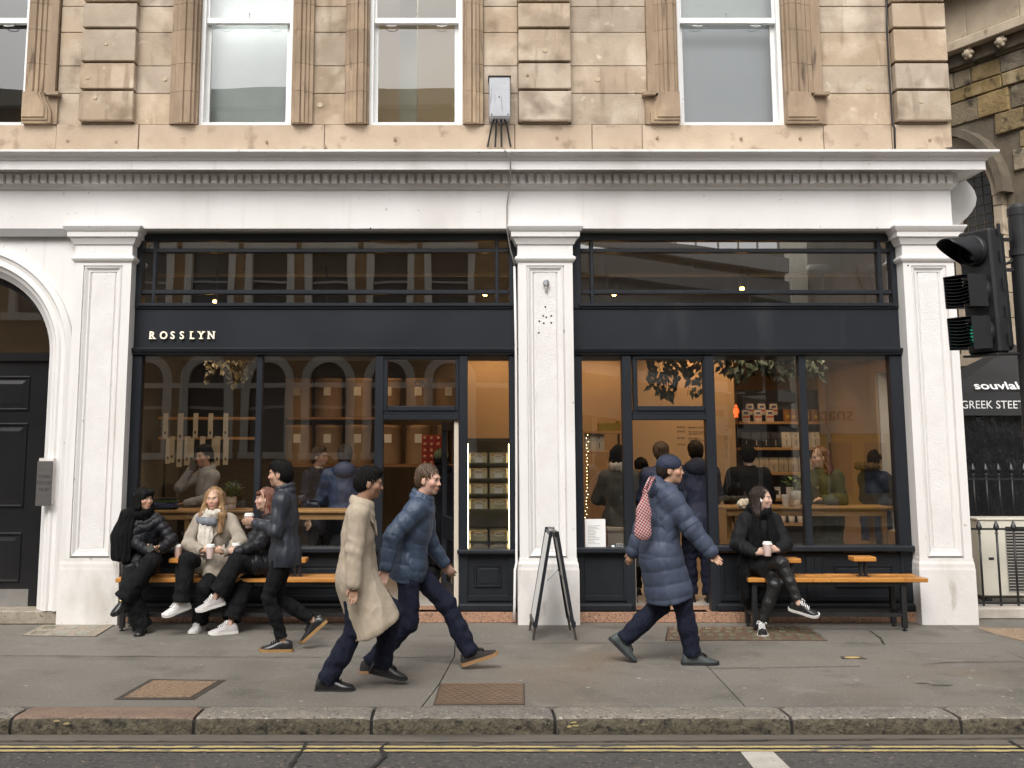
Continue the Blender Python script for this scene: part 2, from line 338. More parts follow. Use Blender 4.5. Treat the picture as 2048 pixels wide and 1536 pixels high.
seam([g_(2018, 1483), g_(2048, 1500), g_(2120, 1530)], .03, -.1015)
seam([g_(0, 1484), g_(1000, 1487), g_(2048, 1478)], .02, -.1015)
# pavement: poured panels with open joints over a dark bed
pv = struct(MB().add([(XL, YK0 + .004, -.02), (XR, YK0 + .004, -.02), (XR, 12, -.02), (XL, 12, -.02)], [(0, 1, 2, 3)]).build('pavement', 'joint_dark'))
def panel(poly, parent=pv, m='paving'):
    mb = MB(); mb.prism(poly, -.03, 0, 'z'); return mb.build('paving_panel', m, parent)
jy1, jy2 = gnd(300, 1312)[1], gnd(1150, 1287)[1]
a1, a2 = gnd(910, 1287)[0], gnd(878, 1369)[0]; a3 = a2 + (a2 - a1) * .5
b0, b1, b2 = gnd(1396, 1313)[0], gnd(1411, 1329)[0], gnd(1489, 1412)[0]
c0, c1, c2 = gnd(1891, 1249), gnd(2048, 1318), gnd(2255, 1410)
G = .005; yb = YK0 + .012; jy3 = gnd(1700, 1334)[1]
panel([(XL, jy1 + G), (a1 - G, jy1 + G), (a1 - G, .5), (XL, .5)])
panel([(XL, yb), (a3 - .05 - G, yb), (a2 - G, gnd(900, 1369)[1]), (a1 - G, jy1 - G), (XL, jy1 - G)])
panel([(a1 + G, jy2 + G), (b0 + .9, jy2 + G), (b0 + .9, .5), (a1 + G, .5)])
panel([(a3 - .05 + G, yb), (b2 - G, yb), (b1 - G, jy3), (b0 - .02 - G, jy2 - G), (a1 + G, jy2 - G), (a1 + G, jy1), (a2 + G, gnd(900, 1369)[1])])
panel([(b0 + .9 + G, jy2 - .0 + G), (c0[0] + (c1[0] - c0[0]) * .45 - G, jy2 + G), (c0[0] - G, c0[1]), (c0[0] - G, .5), (b0 + .9 + G, .5)])
panel([(b2 + G, yb), (c2[0] - G, yb), (c1[0] - G, c1[1]), (c0[0] + (c1[0] - c0[0]) * .45 - G, jy2 - G), (b0 - .02 + G, jy2 - G), (b1 + G, jy3)])
panel([(c2[0] + G, yb), (XR, yb), (XR, 12), (c0[0] + G, 12), (c0[0] + G, c0[1]), (c1[0] + G, c1[1])])
for pts, wd in [([gnd(1411, 1337), gnd(1560, 1336), gnd(1720, 1333)], .012), ([gnd(1850, 1329), gnd(1900, 1325), gnd(2048, 1324)], .014), ([gnd(0, 1312), gnd(500, 1315), gnd(900, 1316)], .010),
                ([gnd(1100, 1286), gnd(1390, 1286)], .008), ([gnd(1360, 1322), gnd(1402, 1330)], .008), ([gnd(1740, 1262), gnd(1758, 1275), gnd(1770, 1290)], .02)]:
    seam(pts, wd, .004, 'crack', 'joint_dark', pv)
for px, py, r in [(1880, 1371, .05), (1846, 1367, .03)]:
    x, y = gnd(px, py); n = 16; mb = MB()
    mb.add([(x + r * 2.4 * math.cos(k / n * 6.283) * random.uniform(.5, 1), y + r * 1.1 * math.sin(k / n * 6.283) * random.uniform(.4, 1), .004) for k in range(n)], [tuple(range(n))])
    mb.build('stain', mat('stain_%d' % px, (.07, .064, .057), .8, (.1, .093, .083), 9, .4, .6), pv)
for k in range(80):   # trodden chewing gum
    x, y, r = random.uniform(-5, 5.5), random.uniform(-3.45, -.3), random.uniform(.008, .02)
    mb = MB(); mb.lathe([(r, 0), (r * .85, .003), (0.001, .0035)], (x, y, .0005), 9)
    mb.build('gum_spot', 'cover_gum' if 'cover_gum' in MATS else mat('cover_gum', (.27, .25, .22), .7), pv)
# kerb stones
kb = struct(MB().box(XL, XR, YK0 + .002, YK1 + .02, -.3, -.03).build('kerb', 'joint_dark'))
def kerbstone(x0, x1, m, skew0=0., skew1=0.):
    nl = max(6, int((x1 - x0) / .05)); rs = []
    for i in range(nl + 1):
        t = i / nl; x = x0 + (x1 - x0) * t; sk = skew0 * (1 - t) + skew1 * t
        e = 0.012 if i in (0, nl) else 0
        j = lambda a: random.uniform(-a, a)
        yf = YK1 + e
        rs.append([(x, YK0 + .002, -.14), (x, YK0 + .002, -e), (x - sk * .5, (YK0 + YK1) / 2, .003 + j(.002) - e), (x - sk * .9, yf + .035, .002 + j(.002) - e), (x - sk, yf + .01, -.010 + j(.004) - e),
                   (x - sk, yf + j(.005), -.035 + j(.006)), (x - sk, yf - .006 + j(.009), -.075 + j(.006)), (x - sk, yf - .004 + j(.006), -.14)])
    mb = MB(); mb.rings(rs); o = mb.build('kerbstone', m, kb)
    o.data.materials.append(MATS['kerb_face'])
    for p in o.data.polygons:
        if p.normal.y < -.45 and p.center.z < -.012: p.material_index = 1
    return smooth_by_angle(o, 50)
xs = [(-140 * 4.2, 0), (-320, 0), (37, .02), (397, .03), (746, -.0), (1107, 0), (1572, -.03), (1905, -.05), (2400, -.06), (2900, -.07)]
kx = [gnd(p, 1425)[0] for p, _ in xs]
for i in range(len(xs) - 1):
    kerbstone(kx[i] + .012, kx[i + 1] - .012, 'kerb_pink' if i == 2 else 'kerb_stone', 0, 0)
m_ = MB()
for px, py in [(108, 1441), (118, 1446), (1150, 1444), (1158, 1450), (1146, 1452)]:
    x = gnd(px, py)[0]; zz = Z(py, YK1)
    m_.add([(x + .035 * math.cos(k) * random.uniform(.4, 1), YK1 - .0125, zz + .012 * math.sin(k) * random.uniform(.4, 1)) for k in range(6)], [tuple(range(6))])
m_.build('paint_splash', 'yellow_paint', kb)
# covers let into the pavement
def cover(name, label, quad, m, fr=.03, lift=.004, pattern=None):
    t = thing(name, label, 'cover', (0, 0, 0))
    c = Vector((sum(p[0] for p in quad) / 4, sum(p[1] for p in quad) / 4))
    inn = [tuple(c + (Vector(p) - c) * (1 - fr)) for p in quad]
    MB().prism(quad, .0005, lift, 'z').build('frame', 'iron_frame', t)
    MB().prism(inn, .001, lift + .004, 'z').build('plate', m, t)
    if pattern: pattern(t, inn, lift + .004)
    return t
def bil(q, u, v):
    a = Vector(q[0]).lerp(Vector(q[1]), u); b = Vector(q[3]).lerp(Vector(q[2]), u); return a.lerp(b, v)
cover('manhole_cover', 'gravel filled square manhole cover with black iron rim, tilted to the kerb', [gnd(228, 1400), gnd(388, 1400), gnd(452, 1361), gnd(300, 1359)], 'cover_gravel', .17)
def wavy(t, q, z):
    for i in range(11):
        v = (i + .6) / 11.4; mb = MB(); a = []; b = []; n = 72
        for k in range(n + 1):
            u = .02 + .96 * k / n; w_ = .018 * math.sin(k / n * 60 + i * math.pi * .9)
            p = bil(q, u, v + w_); r = bil(q, u, v + w_ + .038); a.append((p.x, p.y, z + .003)); b.append((r.x, r.y, z + .003))
        mb.add(a + b, [(k, k + 1, n + k + 2, n + k + 1) for k in range(n)]); mb.build('wavy_ridge', 'cover_ridge' if 'cover_ridge' in MATS else mat('cover_ridge', (.3, .2, .13), .55, (.22, .15, .1), 9, metal=.3), t)
cover('access_cover', 'rusty iron cover with wavy ridges set beside the kerb', [gnd(866, 1411), gnd(1050, 1410), gnd(1049, 1367), gnd(880, 1368)], 'cover_iron', .03, pattern=wavy)
def lights(nu, nv, du=.55, dv=.5):
    def f(t, q, z):
        for i in range(nu):
            for j in range(nv):
                if nu > 8 and random.random() < .08: continue
                u0, v0 = (i + .5 - du / 2 + (.25 if j % 2 and nu > 8 else 0)) / (nu + .3), (j + .5 - dv / 2) / nv
                p = [bil(q, u0, v0), bil(q, u0 + du / nu, v0), bil(q, u0 + du / nu, v0 + dv / nv), bil(q, u0, v0 + dv / nv)]
                MB().prism([(a.x, a.y) for a in p], z - .004, z + .002, 'z').build('glass_block', 'pave_glass', t)
    return f
cover('pavement_light', 'pavement light with six square glass blocks beside the white doorway pillar', [gnd(43, 1272), gnd(192, 1274), gnd(232, 1249), gnd(85, 1251)], 'step_stone', .02, pattern=lights(3, 2))
cover('pavement_light', 'pavement light with many small green glass blocks before the IN doorway', [gnd(1330, 1282), gnd(1656, 1282), gnd(1612, 1254), gnd(1335, 1255)], 'cover_iron', .02, pattern=lights(13, 4))
t = thing('tactile_paving', 'buff blister paving slabs by the railings and white corner pilaster', 'paving', (0, 0, 0))
q = [gnd(1985, 1268), gnd(2240, 1330), gnd(2300, 1262), gnd(1953, 1256)]
MB().prism(q, .0005, .006, 'z').build('slab', 'tactile', t)
me = MB().lathe([(.017, 0), (.014, .004), (.001, .005)], (0, 0, 0), 8).build('blister', 'tactile', t); first = True
for i in range(16):
    for j in range(9):
        p = bil(q, (i + .5) / 16, (j + .5) / 9)
        o = me if first else me.copy(); first = False
        if o.name not in COL.objects: COL.objects.link(o)
        o.parent = t; o.location = (p.x, p.y, .006)
x, y = gnd(1703, 1316); t = thing('stopcock_cover', 'small dark stopcock cover holding a pale leaf, on its own in the paving', 'cover', (x, y, 0))
MB().prism([(-.1, -.05), (.12, -.06), (.1, .05), (-.08, .055)], .0005, .004, 'z').build('lid', 'iron_frame', t)
MB().prism([(-.07, -.02), (-.02, -.045), (.05, -.03), (.085, 0), (.03, .03), (-.04, .025)], .0042, .008, 'z').build('leaf', 'leaf_litter', t)

# ================================================================ corner building
bd = thing('corner_building', 'Victorian stone corner building with white painted ground floor storey and dentil cornice', 'building', (0, 0, 0))
XB = X(1903, 420)                              # right hand corner
YW = .12                                       # face of the backing wall upstairs
courses = [Z(297, .06), Z(250, .06), Z(187, .06), Z(132, .06), Z(65, .06), Z(13, .06), Z(13, .06) + .36, Z(13, .06) + .72]
ZT = courses[-1]
xw = lambda px: X(px, 125, .06)
wins = [(xw(-170), xw(57), 'a'), (xw(398), xw(587), 'b'), (xw(737), xw(927), 'c'), (xw(1353), xw(1567), 'd')]
ZS = Z(254, .1)                                # window sill height
core = MB()
edges = [-11.] + [e for w_ in wins for e in w_[:2]] + [XB - .02]
for i in range(0, len(edges), 2): core.box(edges[i], edges[i + 1], YW, .55, Z(300), ZT)
for w_ in wins: core.box(w_[0], w_[1], YW, .55, Z(300), ZS - .02)
core.box(-11, XB - .02, YW, .55, ZT, 12)
core.box(XB - .4, XB - .02, .5501, 5, 2.9, 12)
core.build('wall', 'stone_joint', bd)
bx('side_wall', 'stucco', bd, XB - .25, XB, 1.75, 6, 0, 5.0); bx('side_wall', 'stucco', bd, XB - .25, XB, .5, 1.75, 0, .85); bx('side_wall', 'stucco', bd, XB - .25, XB, .5, 1.75, 2.75, 5.0)
bx('roof_slab', 'stone_joint', bd, -11, XB - .02, .5501, 6, 11.8, 12)
def block(x0, x1, z0, z1, yf=.06, m='stone', name='stone_block', c=.005, yb=YW + .01):
    mb = MB(); mb.cbox(x0, x1, yf + random.uniform(-.003, .003), yb, z0, z1, c); o = mb.build(name, m, bd); o['kind_piece'] = 0; del o['kind_piece']; return o
J = .003
zones = [(-11, xw(-260)), (xw(118), xw(170)), (xw(272), xw(345)), (xw(626), xw(692)), (xw(966), xw(1036)), (xw(1139), xw(1293)), (xw(1642), xw(1782))]
for a, b in zones:
    for k in range(1, len(courses) - 1):
        if b - a > 1.5: continue
        xm = None
        if b - a > .6 and k % 2 == 0 and k > 4: xm = a + (b - a) * random.uniform(.35, .65)
        for p, q_ in ([(a, b)] if xm is None else [(a, xm), (xm, b)]): block(p + J, q_ - J, courses[k] + J, courses[k + 1] - J)
bx('stone_block', 'stone', bd, -11, xw(-260), .06, YW + .01, courses[1], ZT)
for (a, b) in [(-400, 110), (110, 275), (275, 648), (648, 1030), (1030, 1185), (1185, 1286), (1286, 1650), (1650, 1787), (1787, 1895)]:     # sill course
    block(X(a, 275) + J, X(b, 275) - J, courses[0] - .1, courses[1] - J, .04 if b not in (275, 1185, 1895) else .028, 'stone_sill')
for a, b in ((168, 275), (1036, 1140), (1783, 1888)):      # rusticated strips
    x0, x1 = xw(a), xw(b)
    for k in range(1, len(courses) - 1): block(x0, x1, courses[k] + .026, courses[k + 1] - .004, -.045, 'stone', 'quoin_block', .007)
    bx('quoin_core', 'stone_joint', bd, x0 + .03, x1 - .03, .01, YW + .01, courses[1], ZT)
# curved corner beyond the last quoin
for k in range(0, len(courses) - 1):
    x0, x1 = xw(1888) + .004, XB - .03
    g = .03 if k else .004
    MB().prism([(x0, .0), (x1 - .05, .05), (x1, .14), (x1, .5), (x0, .5)], courses[k] + g, courses[k + 1] - .004, 'z').build('quoin_block', 'stone', bd)
# moulded window surrounds: swept fillets, feet with an ogee on the two wide windows
def fillets(x0, x1, z0, z1, flip):
    w_ = x1 - x0; pr = [(0, .05), (.0, .01), (.16, .01), (.2, -.01), (.34, -.01), (.37, -.035), (.5, -.035), (.53, -.02), (.58, -.045), (.78, -.05), (.82, -.02), (.9, -.02), (.93, .03), (1, .03), (1, .13), (0, .13)]
    if flip: pr = [(1 - a, b) for a, b in pr]
    mb = MB(); zz = [z0] + [c for c in courses if z0 + .1 < c < z1] + [z1]
    for a, b in zip(zz[:-1], zz[1:]):
        MB().prism([(x0 + u * w_, y) for u, y in pr], a + .002, b - .002, 'z').build('moulding', 'stone_carved', bd)
fillets(xw(345), wins[1][0] + .01, courses[1] + .002, ZT, False); fillets(wins[1][1] - .01, xw(628), courses[1] + .002, ZT, True)
fillets(xw(692), wins[2][0] + .01, courses[1] + .002, ZT, False); fillets(wins[2][1] - .01, xw(966), courses[1] + .002, ZT, True)
def ogee_side(xo, xi, flip):       # xo outer edge, xi edge at the window
    sgn = 1 if xi > xo else -1; w_ = abs(xi - xo); zc = courses[2] - .01
    fillets(min(xo + sgn * w_ * .3, xi), max(xo + sgn * w_ * .3, xi), zc, ZT, flip)
    bx('outer_strip', 'stone_carved', bd, xo + sgn * .03, xo + sgn * w_ * .3, -.0, .13, zc, ZT)
    bx('label_stop', 'stone_carved', bd, xo - sgn * .03, xo + sgn * w_ * .3, -.05, .13, zc - .035, zc)
    bx('foot_block', 'stone_carved', bd, xo, xo + sgn * w_ * .45, .02, .13, courses[1] + .002, zc - .036)
    for lay, (off, yf) in enumerate([(0, -.02), (.035, -.035), (.07, -.05)]):     # stacked ogee outlines
        pts = []; zb = courses[1] + .004 + off * .9; n = 10
        for k in range(n + 1):
            tt = k / n; e = .5 - .5 * math.cos(math.pi * tt)
            pts.append((xo + sgn * (w_ * (.14 + .24 * e) + off), zb + .1 + (zc - zb - .1) * tt))
        xi_ = xi - sgn * .003 * lay; poly = [(xi_, zb), (xo + sgn * (w_ * .14 + off), zb)] + pts + [(xi_, zc)]
        MB().prism(poly, yf, .13, 'y').build('ogee_foot', 'stone_carved', bd)
ogee_side(xw(1287), wins[3][0] + .01, False); ogee_side(xw(1645), wins[3][1] - .01, True); ogee_side(xw(122), wins[0][1] - .01, True)
# sash windows
def sash(x0, x1, kind):
    wn = bx('window', 'window_white', bd, x0, x0 + .055, .1, .3, ZS - .0, ZT - .1)
    bx('frame', 'window_white', wn, x1 - .055, x1, .1, .3, ZS, ZT - .1); bx('sill', 'window_white', wn, x0 + .055, x1 - .055, .09, .3, ZS - .001, ZS + .05)
    zm = Z(43, .16); a, b = x0 + .055, x1 - .055
    bx('meeting_rail', 'window_white', wn, a, b, .13, .2, zm - .03, zm + .032)
    bx('lower_stile', 'window_white', wn, a, a + .045, .2, .25, ZS + .05, zm - .03); bx('lower_stile', 'window_white', wn, b - .045, b, .2, .25, ZS + .05, zm - .03)
    bx('bottom_rail', 'window_white', wn, a + .045, b - .045, .2, .25, ZS + .05, ZS + .085)
    bx('upper_stile', 'window_white', wn, a, a + .03, .15, .19, zm + .032, ZT - .15); bx('upper_stile', 'window_white', wn, b - .03, b, .15, .19, zm + .032, ZT - .15)
    bx('top_rail', 'window_white', wn, a, b, .13, .3, ZT - .15, ZT - .1)
    for s_ in (.2, .8):
        xx = a + (b - a) * s_
        MB().tube([(xx - .06, .18, zm - .03), (xx - .055, .15, zm - .055), (xx, .14, zm - .065), (xx + .055, .15, zm - .055), (xx + .06, .18, zm - .03)], .006, 6).build('sash_lift', 'window_white', wn)
    MB().lathe([(.005, 0), (.004, .05), (.009, .06), (.001, .075)], (a + (b - a) * .5, .16, zm + .032), 8).build('sash_fastener', 'steel', wn)
    MB().add([(a, .225, ZS + .06), (b, .225, ZS + .06), (b, .225, zm), (a, .225, zm)], [(0, 1, 2, 3)]).build('pane', 'glass_up', wn)
    MB().add([(a, .17, zm), (b, .17, zm), (b, .17, ZT - .1), (a, .17, ZT - .1)], [(0, 1, 2, 3)]).build('pane', 'glass_up', wn)
    rm = MB().box(x0 - .5, x0 - .45, .56, 3, ZS - .5, ZT + .3).box(x1 + .45, x1 + .5, .56, 3, ZS - .5, ZT + .3).box(x0 - .5, x1 + .5, 2.95, 3, ZS - .5, ZT + .3).box(x0 - .5, x1 + .5, .56, 3, ZS - .55, ZS - .5)
    rm.build('room_wall', 'office_wall', wn)
    bx('room_ceiling', 'office_ceiling', wn, x0 - .5, x1 + .5, .56, 3, ZT + .3, ZT + .35)
    if kind == 'b': bx('reflected_sky_sheet', 'reflected_sky_sheet', wn, x0 + .02, x1 - .02, .42, .425, ZS - .02, ZT)  # sheet added behind the glass to carry the sky's reflection as colour
    if kind == 'd':
        bx('reflected_sky_sheet', 'reflected_sky_grey', wn, x0 + .02, x1 - .02, .42, .425, ZS - .02, zm + .12); bx('reflected_sky_sheet', 'reflected_sky_sheet', wn, x0 + .02, x1 - .02, .40, .405, zm + .10, ZT)  # grey and pale sheets, reflected sky put into their colour
    if kind == 'c':
        bx('room_pillar', 'office_pillar', wn, x0 + .28, x0 + .5, 1.2, 1.4, ZS - .5, ZT + .3)
        bx('light_panel', 'ceiling_panel', wn, x0 + .55, x1 - .02, 1.2, 1.9, ZT + .27, ZT + .295)
        bx('screen_back', 'charcoal', wn, x0 + .0, x0 + .3, 1.0, 1.05, ZS - .1, ZS + .2)
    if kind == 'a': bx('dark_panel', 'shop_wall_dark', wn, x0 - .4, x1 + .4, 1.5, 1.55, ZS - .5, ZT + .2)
for w_ in wins: sash(*w_)

# ---- white storey: frieze, cornice, dentils
zf0, zf1 = Z(457, 0), Z(378, 0)
bx('frieze', 'stucco', bd, -11, XB, 0, .5, zf0, zf1 + .05)
prof = [(.0, Z(379)), (.02, Z(379, -.02)), (.03, Z(373, -.03)), (.045, Z(371, -.045)), (.055, Z(368, -.055)), (.06, Z(367, -.06)), (.06, Z(346, -.06)), (.09, Z(343, -.09)), (.10, Z(340, -.1)), (.11, Z(339, -.11)),
        (.255, Z(337.5, -.26)), (.262, Z(337.5, -.26) - .012), (.275, Z(337.5, -.26) - .012), (.275, Z(322, -.275)), (.29, Z(320, -.29)), (.3, Z(317, -.3)), (.305, Z(316, -.305)), (.325, Z(312, -.325)), (.36, Z(308, -.36)), (.385, Z(303, -.385)),
        (.385, Z(298.5, -.385)), (.3, Z(298.5, -.385) + .015), (-.1, Z(297, .0) - .0), (-.1, Z(379))]
MB().sweep(prof, [(-11, 0), (XB, 0), (XB, 5)]).build('cornice', 'stucco', bd)
zd0, zd1 = Z(366, -.1), Z(348.5, -.1)
dm = None; pitch = X(1000, 357, -.1) - X(982.9, 357, -.1); x = X(1905, 357, -.1) - .03; nd = 0
while x > -6.2 and nd < 290:
    if dm is None: dm = MB().cbox(-.031, .031, -.112, -.055, zd0, zd1, .004).build('dentil', 'stucco', bd); o = dm
    else: o = dm.copy(); COL.objects.link(o); o.parent = bd
    o.location = (x, 0, 0); x -= pitch; nd += 1
for i in range(8):
    o = dm.copy(); COL.objects.link(o); o.parent = bd; o.rotation_euler = (0, 0, math.pi / 2); o.location = (XB, .1 + i * pitch, 0)
bx('frieze_strip', 'stucco', bd, X(1087, 415), X(1091, 415), -.006, .01, zf0, zf1 - .002)
# scrolled bracket on the side elevation
sc = [(0, 0)] + [(.34 * math.sin(a) ** .8 * (1 - .1 * math.sin(3 * a)), -.56 * (1 - math.cos(a)) / 1.0 * .5 * 1.6) for a in [math.pi * k / 14 for k in range(1, 14)]] + [(0, -.9)]
zz = Z(340, .5)
MB().prism([(XB - .02 + a * 1.15, zz + b * .8) for a, b in [(.0, .12), (.30, .1)] + sc[2:]], .35, .75, 'y').build('scroll_bracket', 'stucco', bd)
for i in range(4): MB().prism([(XB + a * 1.2, zz + b * .82) for a, b in [(.0, .08), (.30, .06)] + sc[2:]], .34 + i * .115, .37 + i * .115, 'y').build('bracket_rib', 'stucco', bd)
for px, py in ((740, 455), (1166, 366), (1863, 368)):
    xx = X(px, py, -.06); MB().sphere((xx, -.06 if py < 400 else -.004, Z(py, -.06)), .016 if py < 400 else .01, 8, 6).build('fixing', 'stucco' if py < 400 else 'cable_black', bd)
# ---- pilasters
def pilaster(pxs, ybot, capw):
    (sl_, sr_), (pl_, pr_) = pxs
    x0, x1 = X(sl_[0], sl_[1]), X(sr_[0], sr_[1]); y1 = .46
    zc = Z(457)
    zpl = Z(1128); zpb = Z(1112)
    p = MB()
    g = (x1 - x0) * .155; zt, zb_ = Z(531), Z(1116)       # shaft with a sunk panel
    p.box(x0, x0 + g, 0, y1, zpl, zc); p.box(x1 - g, x1, 0, y1, zpl, zc); p.box(x0 + g, x1 - g, 0, y1, zt, zc); p.box(x0 + g, x1 - g, 0, y1, zpl, zb_)
    sh = p.build('pilaster', 'stucco', bd)
    q = MB()
    q.box(x0 + g, x1 - g, .05, y1 - .01, zb_, zt); q.build('panel_back', 'stucco', sh)
    fr = [(0, .0), (.045, .0), (.045, -.0)]
    # stepped moulding inside the panel
    def ringf(i0, i1, yf, yb2):
        r = MB(); a0, a1, b0, b1 = x0 + g + i0, x1 - g - i0, zb_ + i0 * 1.2, zt - i0; c0, c1, d0, d1 = x0 + g + i1, x1 - g - i1, zb_ + i1 * 1.2, zt - i1
        r.add([(a0, yf, b0), (a1, yf, b0), (a1, yf, b1), (a0, yf, b1), (c0, yb2, d0), (c1, yb2, d0), (c1, yb2, d1), (c0, yb2, d1)], [(0, 1, 5, 4), (1, 2, 6, 5), (2, 3, 7, 6), (3, 0, 4, 7)])
        return r.build('panel_moulding', 'stucco', sh)
    ringf(0, .02, .022, .004); ringf(.02, .05, .004, .03); ringf(.05, .065, .03, .03); ringf(.065, .08, .03, .049)
    a0, a1 = x0 + g + .085, x1 - g - .085
    MB().cbox(a0, a1, .036, .06, zb_ + .08, zt - .07, .012).build('roughcast_panel', 'roughcast', sh)
    # capital and plinth as swept mouldings round three sides
    pa = [(x0, y1), (x0, 0), (x1, 0), (x1, y1)]
    h = lambda py: Z(py)
    cap = [(-.02, h(524)), (.01, h(524)), (.025, h(521)), (.035, h(518)), (.035, h(515)), (.012, h(512)), (.004, h(510)), (.004, h(489)), (.02, h(489)), (.03, h(485)), (.045, h(480)), (.05, h(478)), (.05, h(476)), (.075, h(475)), (.078, h(466)), (.09, h(464)), (.105, h(460)), (.118, h(456)), (.118, h(453.5)), (-.02, h(453.5))]
    MB().sweep([(o * capw, z) for o, z in cap], pa).build('capital', 'stucco', sh)
    X0, X1 = X(pl_, 1190), X(pr_, 1190)
    pd = (x0 - X0 + X1 - x1) / 2
    pl = [(-.02, .003), (pd, .003), (pd, Z(1140)), (pd * .8, Z(1135)), (pd * .75, Z(1128)), (pd * .3, Z(1122)), (.004, Z(1116)), (-.02, Z(1116))]
    MB().sweep(pl, [(x0, y1), (x0, 0), (x1, 0), (x1, y1)]).build('plinth', 'stucco_low', sh)
    return x0, x1
PA = pilaster((((150, 530), (263, 530)), (116, 238)), 1247, 1.)
PB = pilaster((((1036, 530), (1145, 530)), (1034, 1157)), 1252, 1.)
PC = pilaster((((1806, 530), (1908, 530)), (1836, 1949)), 1245, 1.)
for px, py in ((1079, 642), (1087, 631), (1093, 634), (1103, 631), (1103, 645), (1088, 646), (1078, 665), (1091, 613), (1816, 531)):
    y_ = .036 if px < 1800 else 0
    MB().lathe([(.011, 0), (.009, .003)], (0, 0, 0), 8).build('drill_hole', 'ink', bd).matrix_world = Matrix.Translation((X(px, py), y_ - .0005, Z(py))) @ Matrix.Rotation(math.pi / 2, 4, 'X')
# ---- arched doorway on the left
ax, az = X(-78, 706), Z(706)
Ro = X(143, 700) - ax; Ri = X(88, 715) - ax
wallp = [(-11, 0), (-11, zf0)]; n = 28
arch = lambda R, a0=0., a1=math.pi, n=28: [(ax + R * math.cos(a0 + (a1 - a0) * k / n), az + R * math.sin(a0 + (a1 - a0) * k / n)) for k in range(n + 1)]
poly = [(PA[0], .0), (PA[0], zf0), (-11, zf0), (-11, 0), (ax - Ro, 0), (ax - Ro, az)] + arch(Ro, math.pi, 0)[1:-1] + [(ax + Ro, az), (ax + Ro, 0)]
MB().prism(poly, .07, .46, 'y').build('wall', 'stucco', bd)
bx('string_moulding', 'soffit_grey', bd, -11, PA[0] - .1, .0, .09, Z(473), zf0 - .002)
arcpath = [(Ro, .0)]
pr = [(0, .07), (0, .02), (.03, -.0), (.06, -.005), (.08, .02), (.12, .03), (.14, .015), (.17, .012), (.19, .05), (.225, .07), (.25, .12), (Ro - Ri, .16), (Ro - Ri, .4), (.0, .4)]
rs = []
pts = [(1, 0, 0)] * 0
for k in range(-1, 41 + 1):
    if k < 0: c_, s_, zz_ = 1, 0, .14
    elif k > 40: c_, s_, zz_ = -1, 0, .14
    else: c_, s_, zz_ = math.cos(math.pi * k / 40), math.sin(math.pi * k / 40), None
    rs.append([(ax + (Ro - a) * c_, y, (az + (Ro - a) * s_) if zz_ is None else zz_) for a, y in pr])
smooth_by_angle(MB().rings(rs).build('archivolt', 'stucco', bd), 30)
dr = MB()
Rd = Ri + .01; Rg = Ri - .075
rs = [[(ax + R * math.cos(math.pi * k / 40), y, az + R * math.sin(math.pi * k / 40)) for R, y in ((Rd, .34), (Rg + .03, .34), (Rg, .37), (Rg, .42), (Rd, .42))] for k in range(41)]
door = MB().rings(rs).build('door', 'black_gloss', bd)
bx('frame', 'black_gloss', door, ax + Rg, ax + Rd, .34, .42, .14, az); bx('frame', 'black_gloss', door, ax - Rd, ax - Rg, .34, .42, .14, az)
bx('transom', 'black_gloss', door, ax - Rg, ax + Rg, .33, .42, az - .06, az + .03)
MB().add([(x_, .39, z_) for x_, z_ in arch(Rg + .01)], [tuple(range(29))]).build('fanlight', 'glass', door)
bx('hall_back', 'shop_wall', door, ax - 1.2, ax + 1.2, 1.6, 1.65, 0, 4)
for s_ in (-1, 1):
    e0, e1 = (ax + .004, ax + Rg) if s_ > 0 else (ax - Rg, ax - .004)
    lf = bx('leaf', 'black_gloss', door, e0, e1, .37, .42, .14, az - .06)
    for (z0_, z1_) in ((Z(1165, .37), Z(1065, .37)), (Z(1015, .37), Z(846, .37)), (Z(822, .37), Z(752, .37))):
        a0, a1 = e0 + .12, e1 - .2
        rs = [[(a0 + i, y, z0_ + i), (a1 - i, y, z0_ + i), (a1 - i, y, z1_ - i), (a0 + i, y, z1_ - i)] for i, y in ((0, .3701), (.008, .352), (.022, .352), (.03, .366), (.05, .366), (.09, .358))]
        MB().rings(rs).build('panel', 'black_gloss', lf)
    bx('kick_plate', 'steel', lf, e0 + .03, e1 - .1, .364, .37, Z(1212, .37), Z(1178, .37))
bx('doorstep', 'step_stone', bd, ax - Ro, X(112, 1230), .03, .8, .002, .138, c=.01)
# stall granite base stones along both shopfronts are parts of the building too
gx = [X(p, 1236, .14) for p in (238, 400, 545, 690, 768, 922, 1033)]
for a, b in zip(gx[:-1], gx[1:]): bx('granite_block', 'granite', bd, a + .002, b - .002, .14 + random.uniform(-.003, .003), .6, .002, Z(1224, .14), c=.004)
gx = [X(p, 1236, .14) for p in (1156, 1268, 1432, 1640, 1836)]
for a, b in zip(gx[:-1], gx[1:]): bx('granite_block', 'granite', bd, a + .002, b - .002, .14 + random.uniform(-.003, .003), .6, .002, Z(1224, .14), c=.004)
